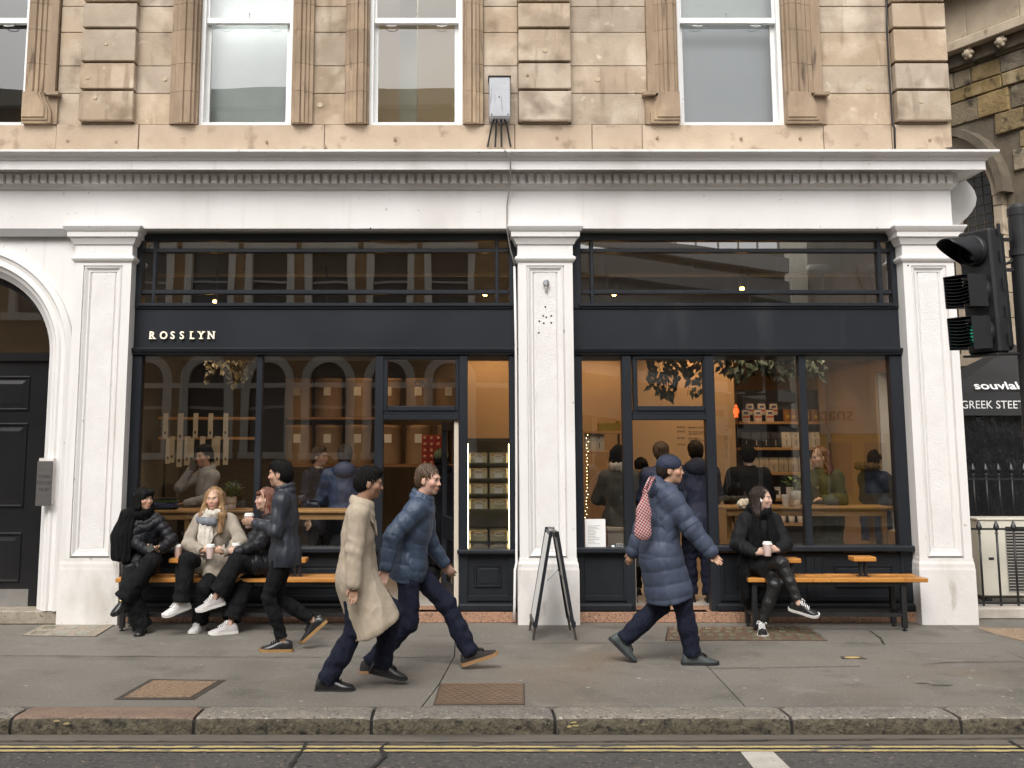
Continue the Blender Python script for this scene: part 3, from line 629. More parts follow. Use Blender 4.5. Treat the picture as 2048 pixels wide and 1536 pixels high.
# ================================================================ shopfronts
YF = .18
def shopfront(name, label, side):
    t = thing(name, label, 'shopfront', (0, 0, 0))
    L_ = side == 'left'
    x0, x1 = (PA[1], PB[0]) if L_ else (PB[1], PC[0])
    zl = zf0
    mids = .5 * (x0 + x1)
    def fb(nm, m, a, b, ya, yb, p0, p1, par=t, c=.006):      # box between x a..b, photo rows p0 (top) p1 (bottom) measured on its face
        return bx(nm, m, par, a, b, ya, yb, Z(p1, ya), Z(p0, ya), c=c)
    fb('head_soffit', 'soffit_grey', x0, x1, YF - .02, .5, 457, 466)
    fb('top_rail', 'charcoal', x0, x1, YF, .3, 466.2, 481)
    # transom grid
    ex0, ex1 = (X(284, 545, YF), X(1018, 545, YF)) if L_ else (X(1162, 545, YF), X(1783, 545, YF))
    iv0, iv1 = (X(308, 545, YF), X(994, 545, YF)) if L_ else (X(1184, 545, YF), X(1761, 545, YF))
    fb('side_stile', 'charcoal', x0, ex0, YF - .005, .32, 466.4, 617); fb('side_stile', 'charcoal', ex1, x1, YF - .005, .32, 466.4, 617)
    fb('glazing_bar', 'charcoal', ex0, ex1, YF + .008, .27, 497, 504.5); fb('glazing_bar', 'charcoal', ex0, ex1, YF + .008, .27, 579.5, 588)
    for v in (iv0, iv1): fb('glazing_bar', 'charcoal', v - .02, v + .02, YF + .004, .265, 481, 606)
    for a, b in ((481, 497), (504.5, 579.5), (588, 606)):
        for u0, u1 in ((ex0, iv0 - .02), (iv0 + .02, iv1 - .02), (iv1 + .02, ex1)):
            MB().add([(u0, .24, Z(b, .24)), (u1, .24, Z(b, .24)), (u1, .24, Z(a, .24)), (u0, .24, Z(a, .24))], [(0, 1, 2, 3)]).build('pane', 'glass_transom', t)
    fb('transom_sill', 'charcoal', ex0 - .03, ex1 + .03, YF - .03, .32, 605.5, 612.5); fb('transom_sill', 'charcoal', ex0 - .02, ex1 + .02, YF - .008, .32, 612.7, 617.5)
    fa = fb('fascia', 'charcoal', x0, x1, YF + .012, .32, 617.7, 697)
    if L_:
        zz_ = Z(678, YF); h_ = Z(663, YF) - Z(678, YF)
        xs_ = [X(p, 670, YF) for p in (299, 320, 341.5, 360, 380, 397, 415.5)]
        for ch, xx in zip('ROSSLYN', xs_):
            o = lettering('letter', ch, h_ / .7, (xx, YF - .012, zz_), 'sign_gold', t, ext=.012, off=.0012, sx=.9)
            sf = MB(); b_ = o.data.vertices; vx = [v.co.x for v in b_]; l0, l1 = min(vx), max(vx); s_ = .006; th = .009
            bars = {'R': [(l0 - s_, l0 + .026, 0), (l1 - .018, l1 + s_, 0)], 'L': [(l0 - s_, l0 + .02, 0), (l0 - s_, l0 + .028, 1)], 'Y': [((l0 + l1) / 2 - .02, (l0 + l1) / 2 + .02, 0), (l0 - s_, l0 + .022, 1), (l1 - .022, l1 + s_, 1)],
                    'N': [(l0 - s_, l0 + .022, 0), (l0 - s_, l0 + .014, 1), (l1 - .018, l1 + s_, 1)]}.get(ch, [])
            for a, b, top in bars:
                zq = zz_ + (h_ - th if top else 0); sf.box(a, b, YF - .026, YF + .01, zq, zq + th)
            if bars: sf.build('letter', 'sign_gold', t)
    # moulded rail under the fascia
    mo = [(0, Z(710, YF)), (.03, Z(709, YF)), (.036, Z(706, YF)), (.05, Z(704, YF)), (.06, Z(700, YF)), (.062, Z(697.5, YF - .06)), (.05, Z(696, YF - .05)), (0, Z(695, YF)), ]
    MB().sweep(mo, [(x0 - .02, YF), (x1 + .02, YF)]).build('cornice_rail', 'charcoal', t)
    fb('head_rail', 'charcoal', x0, x1, YF + .002, .32, 706, 711)
    # uprights
    def up(nm, p0, p1, r0, r1, ya=YF, yb=.3, m='charcoal'):
        ym = 900
        return fb(nm, m, X(p0, ym, ya), X(p1, ym, ya), ya, yb, r0, r1)
    def pane(p0, p1, r0, r1, Y=.25, nm='pane', m='glass'):
        a, b = X(p0, 900, Y), X(p1, 900, Y)
        return MB().add([(a, Y, Z(r1, Y)), (b, Y, Z(r1, Y)), (b, Y, Z(r0, Y)), (a, Y, Z(r0, Y))], [(0, 1, 2, 3)]).build(nm, m, t)
    def riser(p0, p1, npan, sill=(1096, 1107), inner=True):
        a, b = X(p0, 1160, YF), X(p1, 1160, YF)
        fb('sill', 'charcoal', a - .02, b + .02, YF - .075, .34, *sill, c=.012)
        fb('stall_riser', 'charcoal_worn', a, b, YF + .012, .3, 1106, 1224)
        fb('skirting', 'charcoal_worn', a - .01, b + .01, YF - .05, .3, 1208, 1224.5, c=.02)
        w_ = (b - a) / npan
        for i in range(npan):
            c0, c1 = a + i * w_ + .09, a + (i + 1) * w_ - .09
            z0_, z1_ = Z(1202, YF), Z(1112, YF)
            # raised rails and stiles round a sunk field
            bx('stile', 'charcoal_worn', t, a + i * w_, c0, YF - .006, YF + .02, z0_, z1_, c=.004); bx('stile', 'charcoal_worn', t, c1, a + (i + 1) * w_, YF - .006, YF + .02, z0_, z1_, c=.004)
            bx('rail', 'charcoal_worn', t, c0, c1, YF - .006, YF + .02, z0_, z0_ + .055, c=.004)
            if inner:
                e0, e1, q0, q1 = c0 + .12 * min(1, w_), c1 - .12 * min(1, w_), z0_ + .14, z1_ - .09
                rs = [[(e0 + k, y, q0 + k), (e1 - k, y, q0 + k), (e1 - k, y, q1 - k), (e0 + k, y, q1 - k)] for k, y in ((0, YF + .013), (.006, YF - .006), (.02, YF - .006), (.028, YF + .008), (.05, YF + .004))]
                MB().rings(rs).build('raised_panel', 'charcoal_worn', t)
    if L_:
        up('frame_post', 255.5, 277, 711, 1224); up('mullion', 509, 521, 711, 1097, YF + .01); up('frame_post', 749, 766, 711, 1224, YF - .01); up('frame_post', 918, 935.5, 711, 1224, YF - .01); up('frame_post', 1019, 1036, 711, 1224)
        pane(276, 510, 710, 1098); pane(520, 750, 710, 1098); pane(935, 1020, 708, 1101)
        riser(258, 750, 2); riser(918, 1034, 1, (1100, 1109))
        d0, d1, txt, tx = 766, 918, 'OUT', 829
    else:
        up('frame_post', 1146, 1166, 711, 1224); up('frame_post', 1247, 1266, 711, 1224, YF - .01); up('frame_post', 1414, 1433.5, 711, 1224, YF - .01); up('mullion', 1605, 1619, 711, 1093, YF + .01); up('frame_post', 1789, 1818, 711, 1224)
        pane(1165, 1248, 708, 1098); pane(1432, 1606, 708, 1094); pane(1618, 1790, 708, 1094)
        riser(1152, 1264, 1, (1096, 1107), False); riser(1432, 1828, 2, (1092, 1104))
        d0, d1, txt, tx = 1266, 1414, 'IN', 1330
    # door head with an opening light over it
    fb('door_transom', 'charcoal', X(d0, 900, YF), X(d1, 900, YF), YF - .02, .3, 829, 840); fb('door_transom', 'charcoal', X(d0, 900, YF), X(d1, 900, YF), YF + .01, .3, 822, 829)
    fl = fb('light_frame', 'charcoal', X(d0, 760, YF), X(d1, 760, YF), YF + .005, .28, 711, 718)
    fb('light_stile', 'charcoal', X(d0, 760, YF), X(d0 + 9, 760, YF), YF + .006, .28, 718, 822); fb('light_stile', 'charcoal', X(d1 - 7, 760, YF), X(d1, 760, YF), YF + .006, .28, 718, 822)
    fb('light_frame', 'charcoal', X(d0 + 9, 760, YF), X(d1 - 7, 760, YF), YF - .004, .28, 812, 822)
    pane(d0 + 9, d1 - 7, 717, 813, .24)
    lettering('lettering', txt, .105, (X(tx, 768, .235), .235, Z(772, .235)), 'vinyl_dark', t, ext=.0008)
    return t
SF1 = shopfront('shopfront', 'charcoal painted shopfront with cream raised letters on its fascia and OUT over the door', 'left')
SF2 = shopfront('shopfront', 'charcoal painted shopfront with a blank fascia and IN over the door', 'right')
# papers in the window
t = SF2
a, b = X(1170, 1070, .245), X(1211, 1070, .245)
bx('window_notice', 'white_card', t, a, b, .236, .24, Z(1096, .24), Z(1038, .24))
for i in range(13):
    zz_ = Z(1052 + i * 3.0, .235); bx('notice_line', 'cover_gum', t, a + .03, a + .03 + random.uniform(.05, .15), .2345, .2355, zz_, zz_ + .004)
cc = bx('cctv_sticker', 'ink', t, X(1221, 1090, .245), X(1252, 1090, .245), .236, .24, Z(1096, .24), Z(1087, .24))
lettering('lettering', 'CCTV', .03, (X(1232, 1090, .235), .235, Z(1091, .235)), 'sign_white', t, ext=.0005)
lettering('lettering', 'in operation', .022, (X(1231, 1095, .235), .235, Z(1095, .235)), 'sign_white', t, ext=.0005)
bx('camera_mark', 'sign_white', t, X(1223, 1090, .235), X(1229, 1090, .235), .235, .2355, Z(1094, .235), Z(1090, .235))

# open door leaf of the OUT doorway
dl = thing('shop_door', 'dark glazed shop door standing open inwards at the OUT doorway', 'door', (X(917, 1000, .2), .22, .15), math.radians(101))
hgt, wdt = Z(842, .2) - .15, .8
dm_ = lambda n, m, *a: bx(n, m, dl, *a, c=.005)
dm_('stile', 'charcoal', 0, .09, 0, .05, .0, hgt); dm_('stile', 'charcoal', wdt - .09, wdt, 0, .05, 0, hgt)
dm_('bottom_rail', 'charcoal', .09, wdt - .09, .002, .048, 0, .2); dm_('top_rail', 'charcoal', .09, wdt - .09, .002, .048, hgt - .1, hgt); dm_('mid_rail', 'charcoal', .09, wdt - .09, .002, .048, .68, .92)
for z0_, z1_ in ((.2, .68), (.92, hgt - .1)): MB().add([(.09, .025, z0_), (wdt - .09, .025, z0_), (wdt - .09, .025, z1_), (.09, .025, z1_)], [(0, 1, 2, 3)]).build('pane', 'glass', dl)
dm_('edge_strip', 'counter_pale', -.012, -.001, .0, .05, 0, hgt)
MB().tube([(wdt - .05, -.03, .85), (wdt - .05, -.05, .88), (wdt - .05, -.05, 1.1), (wdt - .05, -.03, 1.13)], .01, 8).build('handle', 'brass', dl)

# small things fixed to the front
def fixed(name, label, cat, loc=(0, 0, 0)): return thing(name, label, cat, loc)
t = fixed('name_plaque', 'brushed metal plaque reading YORK HOUSE beside the black arched door', 'plaque', (X(88, 965, -.06), -.06, Z(1012, -.06)))
pw = (X(103, 965, -.06) - X(72, 965, -.06)); ph = Z(922, -.06) - Z(1012, -.06)
bx('plate', 'plaque_steel', t, -pw / 2, pw / 2, 0, .02, 0, ph, c=.003); bx('backing', 'stucco_low', t, -pw / 2 + .01, pw / 2 - .0, .021, .12, .02, ph + .03)
for s_, yy in (('YORK', 953), ('HOUSE', 965), ('74-82', 979)): lettering('lettering', s_, .048, (0, -.0005, Z(yy, -.06) - Z(1012, -.06) - .02), 'plaque_ink', t, ext=.0008, align='CENTER', off=.0006)
xb = X(999, 200, -.06); t = fixed('junction_box', 'weathered grey metal junction box on the stone wall with black cables below', 'junction box', (xb, -.02, Z(240, -.02)))
bw, bh = X(1020, 200, -.06) - xb, Z(158, -.08) - Z(238, -.08)
bx('case', 'metal_box', t, -bw, bw, -.1, .09, 0, bh, c=.008); bx('hood', 'cable_black', t, -bw - .01, bw + .01, -.115, .09, bh + .001, bh + .018, c=.004); bx('cover_plate', 'metal_box', t, -bw + .004, bw - .004, -.109, -.1005, .012, bh - .006, c=.004)
for sx_, sz_ in ((-.09, .03), (.09, .03), (-.005, bh * .5)): MB().sphere((sx_, -.11, sz_), .008, 8, 6).build('screw', 'cable_black', t)
for x_, dx in ((-.06, -.075), (-.03, -.02), (.02, .0), (.055, .07)):
    MB().tube([(x_, -.02, .0), (x_ + dx * .4, -.03, -.08), (x_ + dx * .7, .0, -.2), (x_ + dx, .0, -.31)], .011, 7).build('cable', 'cable_black', t)
# loose cable over the cornice and down the pilaster
P = [(1009, 300, -.39), (1018, 306, -.41), (1021, 325, -.33), (1021, 345, -.3), (1020, 365, -.14), (1018, 385, -.06), (1014, 410, -.02), (1014, 440, -.02), (1014, 456, -.03), (1016, 470, .0), (1021, 500, .1), (1030, 533, .1)]
pts = [(at(a, b, y)[0], y, at(a, b, y)[1]) for a, b, y in P]
tag(MB().tube(pts, .008, 6).build('loose_cable', 'cable_grey', None, True), 'thin grey cable hanging loose from the junction box over the white cornice', 'cable')
P = [(1029, 533, .1), (1032, 700, .1), (1033, 950, .1), (1033, 1125, .06), (1030, 1140, .02), (1029, 1210, .02), (1028, 1240, .03)]
pts = [(at(a, b, y)[0], y, at(a, b, y)[1]) for a, b, y in P]
tag(MB().tube(pts, .014, 8).build('conduit', 'stucco', None, True), 'white painted conduit running down beside the middle white pilaster', 'pipe')
P = [(1772, -20, .0), (1774, 60, .0), (1778, 140, .0), (1782, 200, .02), (1785, 247, .02), (1789, 256, .01), (1790, 297, .01)]
pts = [(at(a, b, y)[0], y, at(a, b, y)[1]) for a, b, y in P]
tag(MB().tube(pts, .012, 6).build('wall_cable', 'cable_black', None, True), 'black cable running down the stone beside the corner quoins', 'cable')
t = fixed('round_fitting', 'small grey round conduit box with a stub below, on the middle pilaster', 'fitting', (X(1092, 566, .02), .02, Z(566, .02)))
o = MB().lathe([(.034, 0), (.034, .03), (.028, .036), (.001, .036)], (0, 0, 0), 20).build('box', 'metal_box', t); o.rotation_euler = (math.pi / 2, 0, 0)
MB().lathe([(.014, -.085), (.016, -.06), (.012, -.03)], (0, -.015, 0), 10).build('stub', 'cable_grey', t)
for a_, b_ in ((-.015, .015), (.015, -.012)): MB().sphere((a_, -.037, b_), .004, 6, 5).build('screw', 'cable_black', t)

# patched holes and small scars in the stonework
mat('plug_pale', (.5, .41, .29), .85, (.42, .33, .22), 9); mat('plug_dark', (.24, .17, .11), .9, (.3, .22, .15), 9)
for px, py, r, m_ in [(1195, 158, 13, 'plug_pale'), (175, 155, 9, 'plug_pale'), (190, 195, 8, 'plug_pale'), (330, 158, 9, 'plug_pale'), (533, 283, 6, 'plug_dark'), (135, 282, 7, 'plug_dark'), (232, 284, 7, 'plug_dark'), (790, 278, 7, 'plug_dark'), (1114, 275, 7, 'plug_dark'), (1315, 275, 6, 'plug_dark'), (1483, 277, 6, 'plug_dark'), (1601, 276, 6, 'plug_dark'), (1737, 176, 9, 'plug_pale'), (1843, 203, 8, 'plug_pale'), (650, 293, 7, 'plug_dark'), (1055, 150, 6, 'plug_dark'), (1860, 280, 7, 'plug_dark'), (640, 210, 12, 'plug_pale'), (1090, 100, 12, 'plug_pale'), (212, 88, 6, 'plug_pale')]:
    yy = .024 if py > 255 else (-.05 if (168 < px < 275 or 1036 < px < 1140 or 1783 < px < 1888) else .055)
    a = X(px + r * .5, py, yy) - X(px, py, yy); c_ = (X(px, py, yy), Z(py, yy)); n = 11
    MB().prism([(c_[0] + a * 2 * random.uniform(.4, .55) * math.cos(6.283 * k / n), c_[1] + a * 2 * random.uniform(.35, .5) * math.sin(6.283 * k / n)) for k in range(n)], yy - .003, yy + .02, 'y').build('stone_plug', m_, bd)
# ================================================================ inside the coffee shop
ZF = Z(1224, .14) - .002
rm = thing('shop_interior', 'warm lit room of the coffee shop seen through its windows', 'room', (0, 0, 0))
xl, xr, yb_ = PA[0] + .05, XB - .26, 4.6
bx('floor', 'shop_floor', rm, xl, xr, .3, yb_, -.015, ZF)
fl2 = bx('threshold', 'shop_floor', rm, X(766, 1200, .2), X(918, 1200, .2), .15, .3, ZF - .03, ZF + .002); bx('threshold', 'shop_floor', rm, X(1266, 1200, .2), X(1414, 1200, .2), .15, .3, ZF - .03, ZF + .002)
bx('ceiling', 'shop_ceiling', rm, xl, xr, .5, yb_ + .2, 4.45, 4.6)
bx('left_wall', 'shop_wall_grey', rm, xl - .1, xl, .47, yb_, 0, 4.45)
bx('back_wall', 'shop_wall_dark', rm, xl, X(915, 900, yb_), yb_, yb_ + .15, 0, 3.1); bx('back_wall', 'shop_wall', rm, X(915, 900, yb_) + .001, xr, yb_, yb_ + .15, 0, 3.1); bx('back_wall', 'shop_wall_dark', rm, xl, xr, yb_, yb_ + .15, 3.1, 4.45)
bx('right_wall', 'shop_wall', rm, xr - .03, xr, 1.75, yb_, 0, 4.45); bx('right_wall', 'shop_wall', rm, xr - .03, xr, .47, 1.75, 2.75, 4.45); bx('right_wall', 'shop_wall', rm, xr - .03, xr, .47, 1.75, 0, .85)
bx('fascia_back', 'shop_ceiling', rm, PA[1], PB[0], .33, .36, 2.8, 3.42); bx('fascia_back', 'shop_ceiling', rm, PB[1], PC[0], .33, .36, 2.8, 3.42)
MB().add([(XB - .1, .5, .85), (XB - .1, 1.75, .85), (XB - .1, 1.75, 2.75), (XB - .1, .5, 2.75)], [(0, 1, 2, 3)]).build('side_pane', 'glass', rm)
bx('side_mullion', 'charcoal', rm, XB - .14, XB - .06, 1.5, 1.56, .85, 2.75)
bx('middle_pier', 'shop_wall', rm, PB[0], PB[1], .465, .8, ZF, 4.45)
# duct and track
bx('ceiling_beam', 'shop_ceiling', rm, xl, xr, 2.4, 2.7, 4.1, 4.45)
# partition with the menu
Ym = 3.0; mx0, mx1 = X(1256, 950, Ym), X(1474, 950, Ym)
mw = bx('menu_wall', 'shop_wall', rm, mx0, mx1, Ym, Ym + .1, ZF, 3.3)
def ml(px, py, s_, sz=.03): lettering('menu_text', s_, sz, (X(px, py, Ym), Ym - .002, Z(py, Ym)), 'ink', mw, ext=.0006)
for py, h, ls in [(856, 'BLACK', ['Espresso, Americano, Long']), (865, 'WHITE', ['Flat white, Latte, Cappuccino', 'Macchiato, Piccolo, Cortado']), (878, 'FILTER', ['Batch Brew', 'Guest Pour Over']), (891, 'OTHER', ['Hot Chocolate', 'Mocha, Matcha', 'English Breakfast', 'Peppermint, Lemon'])]:
    ml(1354, py, h, .036)
    for i, l in enumerate(ls): ml(1377, py + i * 4.1, l, .032)
ml(1385, 917, 'Oat or Soy Milk', .032); ml(1377, 930, 'Bags of coffee', .032)
for i, py in enumerate((853, 862, 875, 880, 891, 897, 909, 914)): ml(1450, py, '3.%d' % (i + 1), .028)
# right hand wall panel with lettering
Yg = 3.6; gx0, gx1 = X(1642, 900, Yg), X(1770, 900, Yg)
gw = bx('wall_panel', 'shop_wall', rm, gx0, xr - .035, Yg, Yg + .1, ZF, 3.3)
lettering('wall_lettering', 'GOODS', .055, (X(1663, 846, Yg), Yg - .002, Z(846, Yg)), 'ink', gw, ext=.0006); lettering('wall_lettering', 'FOR SALE', .055, (X(1663, 851, Yg), Yg - .002, Z(851.5, Yg)), 'ink', gw, ext=.0006)
# ---- shelving with goods
def shelf_unit(name, label, px0, px1, Y, rows, m='shelf_wood', dep=.3, back=None):
    t = thing(name, label, 'shelf', (0, 0, 0))
    for py in rows: bx('shelf', m, t, X(px0, py, Y), X(px1, py, Y), Y, Y + dep, Z(py, Y) - .035, Z(py, Y), c=.004)
    if back: bx('back_panel', back, t, X(px0, 900, Y + dep), X(px1, 900, Y + dep), Y + dep + .002, Y + dep + .03, ZF, Z(rows[0], Y) + .45)
    for px in (px0 + 6, px1 - 6):
        bx('upright', 'black_metal', t, X(px, 900, Y) - .012, X(px, 900, Y) + .012, Y + dep - .03, Y + dep, ZF, Z(rows[0], Y) - .036)
    return t
def bag(m, w_, d_, h_):
    mb = MB(); mb.rings([[(sx * w_ / 2 * k, sy * d_ / 2 * kd, z) for sx, sy in ((-1, -1), (1, -1), (1, 1), (-1, 1))] for k, kd, z in ((.94, .9, 0), (1, 1, h_ * .12), (1, 1, h_ * .6), (.98, .45, h_ * .9), (.98, .3, h_), )])
    return mb
PROTO = {}
def put(key, maker, name, label, cat, group, loc, s=1., rz=0.):
    if key not in PROTO:
        t = maker(); PROTO[key] = t
    else:
        src = PROTO[key]; t = src.copy(); COL.objects.link(t)
        for ch in src.children:
            c_ = ch.copy(); COL.objects.link(c_); c_.parent = t
    tag(t, label, cat, group); t.location = loc; t.rotation_euler = (0, 0, rz); t.scale = (s, s, s); return t
def mk(name, parts):
    def f():
        t = bpy.data.objects.new(name, None); COL.objects.link(t); t.empty_display_size = .05
        for nm, mb, m in parts(): mb.build(nm, m, t, nm in ('tin', 'drum', 'cup', 'pot'))
        return t
    return f
Ys = 3.3
shelf_unit('display_shelf', 'tall black backed shelving with coffee bags and packs right of the menu', 1478, 1640, Ys, (843, 895, 945, 997, 1047), 'oak', .3, 'bag_black')
pk = mk('snack_pack', lambda: [('pouch', bag(0, .1, .06, .17), 'pack_white'), ('top_band', MB().box(-.05, .05, -.0165, .0165, .155, .172), 'pack_blue'), ('red_band', MB().box(-.046, .046, -.0315, -.028, .05, .075), 'pack_red'), ('mark', MB().box(-.03, .03, -.0315, -.024, .1, .13), 'pack_blue')])
for i in range(3):
    for j in range(2): put('pack', pk, 'snack_pack', 'pale snack pouch with blue top and red band on the top display shelf', 'pouch', 'snack pouches on the top shelf', (X(1494 + i * 24 + j * 12, 843, Ys), Ys + .06 + j * .1, Z(843, Ys) + .001 + (j and .09)))
tn = mk('coffee_tin', lambda: [('tin', MB().lathe([(.05, 0), (.052, .005), (.052, .15), (.05, .155), (.054, .156), (.054, .175), (.001, .176)], n=16), 'tin_brown'), ('badge', MB().box(-.02, .02, -.0545, -.05, .05, .09), 'tin_yellow')])
for i in range(5): put('tin', tn, 'coffee_tin', 'brown coffee tin with yellow badge on the top display shelf', 'tin', 'tins on the top shelf', (X(1578 + i * 14, 843, Ys), Ys + .09 + (i % 2) * .05, Z(843, Ys) + .001), .95)
bb = mk('coffee_bag', lambda: [('bag', bag(0, .125, .08, .21), 'bag_black'), ('stripe', MB().box(-.004, .004, -.0435, -.038, .03, .1), 'bag_pale')])
for i in range(4): put('bblack', bb, 'coffee_bag', 'black coffee bag with a thin pale stripe on the second display shelf', 'coffee bag', 'black coffee bags', (X(1496 + i * 19.5, 895, Ys), Ys + .1, Z(895, Ys) + .001))
bp_ = mk('coffee_bag', lambda: [('bag', bag(0, .125, .08, .21), 'bag_pale'), ('stripe', MB().box(-.004, .004, -.0435, -.038, .03, .1), 'bag_black'), ('seal', MB().box(-.008, .008, -.0375, -.03, .15, .165), 'bag_black')])
for i in range(4): put('bpale', bp_, 'coffee_bag', 'pale coffee bag with a dark stripe on the second display shelf', 'coffee bag', 'pale coffee bags', (X(1576 + i * 19.5, 895, Ys), Ys + .1, Z(895, Ys) + .001))
bk = mk('coffee_bag', lambda: [('bag', bag(0, .125, .08, .2), 'kraft'), ('stripe', MB().box(-.004, .004, -.0435, -.038, .03, .1), 'bag_black')])
for i in range(7): put('bkraft', bk, 'coffee_bag', 'kraft paper coffee bag on the third display shelf', 'coffee bag', 'kraft coffee bags', (X(1512 + i * 19.5, 945, Ys), Ys + .1, Z(945, Ys) + .001))
fp = mk('framed_print', lambda: [('frame', MB().cbox(-.05, .05, -.01, .01, 0, .15, .003), 'white_card'), ('print', MB().box(-.025, .025, -.0115, -.0105, .045, .105), 'bag_black')])
for i in range(2): put('print', fp, 'framed_print', 'small white card with black square leaning on the fourth display shelf', 'card', 'cards on the fourth shelf', (X(1558 + i * 27, 997, Ys), Ys + .1, Z(997, Ys) + .001))
cu_parts = lambda m='cup_pink': [('cup', MB().lathe([(.028, 0), (.03, .004), (.04, .105), (.041, .11), (.001, .11)], n=16), m), ('lid', MB().lathe([(.044, .103), (.044, .113), (.04, .116), (.039, .128), (.034, .13), (.001, .127)], n=16), 'cup_lid')]
ck = mk('takeaway_cup', cu_parts)
for i in range(4): put('cupk', mk('cup', lambda: [('cup', MB().lathe([(.03, 0), (.035, .004), (.045, .09), (.04, .09), (.03, .01), (.001, .01)], n=14), 'white_pot')]), 'cup', 'white ceramic cup on the lowest display shelf', 'cup', 'cups on the lowest shelf', (X(1552 + i * 18, 1047, Ys), Ys + .1, Z(1047, Ys) + .001))
# drums on the high shelves behind the OUT door
Yd = 3.2
shelf_unit('drum_shelf', 'dark high shelves carrying brown drums behind the OUT doorway', 575, 925, Yd, (834, 929), 'shelf_wood', .45)
dk = mk('storage_drum', lambda: [('drum', MB().lathe([(.188, 0), (.192, .01), (.192, .5), (.198, .505), (.198, .54), (.18, .55), (.001, .55)], n=22), 'drum_card'), ('label_card', MB().box(-.05, .05, -.196, -.19, .3, .42), 'pack_white')])
for r, py in enumerate((834, 929)):
    for i in range(6): put('drum', dk, 'storage_drum', 'brown cardboard drum with pale label, upper shelf' if r == 0 else 'brown cardboard drum with pale label, lower shelf', 'drum', 'drums on the high shelves', (X(592 + i * 61, py, Yd), Yd + .22, Z(py, Yd) + .001), .97)
rk = mk('red_carton', lambda: [('carton', MB().cbox(-.042, .042, -.05, .05, 0, .078, .004), 'red_box'), ('cap', MB().sphere((0, -.052, .042), .022, 8, 6), 'red_box_pale')])
Yr = 2.6
rs_t = bx('carton_rack', 'black_metal', None, X(838, 932, Yr), X(900, 932, Yr), Yr - .06, Yr + .08, Z(936, Yr), Z(932, Yr)); tag(rs_t, 'black ledge carrying the red cartons behind the OUT doorway', 'ledge')
for r in range(5):
    for i in range(4): put('red', rk, 'red_carton', 'small red carton stacked on the ledge inside the OUT doorway', 'carton', 'red cartons', (X(850 + i * 13.4, 920, Yr), Yr, Z(932, Yr) + .001 + r * .0795))
# left corner shelves with hanging paper strips
Yp = 2.5
sh = shelf_unit('corner_shelf', 'oak shelves with hanging paper strips in the left window', 316, 515, Yp, (834, 874), 'oak', .22)
sk = mk('paper_strip', lambda: [('strip', MB().rings([[(-.035, y, z), (.035, y, z), (.035, y + .006, z), (-.035, y + .006, z)] for y, z in ((0, 0), (-.012, -.1), (-.004, -.22), (-.01, -.36))]), 'paper_strip'), ('mark', MB().box(-.012, .012, -.0135, -.012, -.3, -.26), 'ink')])
for i in range(9):
    row = i % 2
    put('strip', sk, 'paper_strip', 'long pale paper strip hanging from an oak shelf in the left window', 'paper strip', 'hanging paper strips', (X(332 + i * 15, 850, Yp), Yp - .014 - random.random() * .01, Z(828 if row == 0 else 874, Yp) + .01), random.uniform(.85, 1.1))
for i in range(6):
    put('strip', sk, 'paper_strip', 'long pale paper strip hanging from an oak shelf in the left window', 'paper strip', 'hanging paper strips', (X(338 + i * 23, 880, Yp), Yp - .014 - random.random() * .01, Z(876, Yp) - .002), random.uniform(.8, 1.05))
# things left of the IN door
Yq = 2.2
shelf_unit('side_shelf', 'narrow oak shelf with pale bags, in the slim pane beside the IN doorway', 1160, 1250, Yq, (862, 902), 'oak', .3)
for i in range(2): put('bpale', bp_, 'coffee_bag', 'pale coffee bag on the narrow shelf beside the IN doorway', 'coffee bag', 'bags on the narrow shelf', (X(1181 + i * 19, 902, Yq), Yq + .1, Z(902, Yq) + .001), 1.05)
t = thing('brass_box', 'open brass box on the narrow shelf beside the IN doorway', 'box', (X(1222, 862, Yq), Yq + .12, Z(862, Yq) + .001)); bx('box', 'brass', t, -.15, .13, -.08, .08, 0, .1, c=.005); bx('lid', 'brass', t, .09, .14, -.085, .085, .101, .13, c=.004)
t = thing('service_counter', 'pale service counter low behind the slim pane beside the IN doorway', 'counter', (0, 0, 0)); bx('top', 'counter_pale', t, X(1205, 1050, .9), X(1262, 1050, .9), .5, 1.3, Z(1050, .9) - .04, Z(1050, .9), c=.006); bx('front', 'counter_pale', t, X(1207, 1050, .9), X(1260, 1050, .9), .53, 1.27, ZF, Z(1050, .9) - .041)
t = thing('fairy_lights', 'string of tiny warm lights hanging in the slim pane beside the IN doorway', 'light string', (0, 0, 0))
xf = X(1176, 980, .7); MB().tube([(xf, .7, Z(868, .7)), (xf + .01, .7, Z(960, .7)), (xf - .03, .7, Z(1035, .7))], .003, 5).build('wire', 'cable_black', t)
for i in range(26): MB().sphere((xf + random.uniform(-.012, .012) - (.03 * max(0, i - 13) / 13), .69, Z(870 + i * 6.6, .7)), .0042, 6, 5).build('bulb', 'led_strip', t)
# display fridge
t = thing('display_fridge', 'glass fronted fridge with lit shelves and labelled drawers beside the OUT doorway', 'fridge', (0, 0, 0))
Yfz = .42; fa, fb_ = X(934, 990, Yfz), X(1021, 990, Yfz); fz = Z(882, Yfz); fd = Yfz + .55
bx('back', 'fridge_back', t, fa, fb_, fd - .02, fd, ZF, fz); bx('side', 'black_metal', t, fa - .02, fa, Yfz, fd, ZF, fz); bx('side', 'black_metal', t, fb_, fb_ + .02, Yfz, fd, ZF, fz); bx('top', 'black_metal', t, fa - .02, fb_ + .02, Yfz, fd, fz + .001, fz + .03); bx('base', 'black_metal', t, fa, fb_, Yfz + .01, fd - .02, ZF, Z(1104, Yfz))
for s_ in (fa + .012, fb_ - .012): bx('light_strip', 'led_strip', t, s_ - .005, s_ + .005, Yfz + .06, Yfz + .072, Z(1100, Yfz), fz - .03)
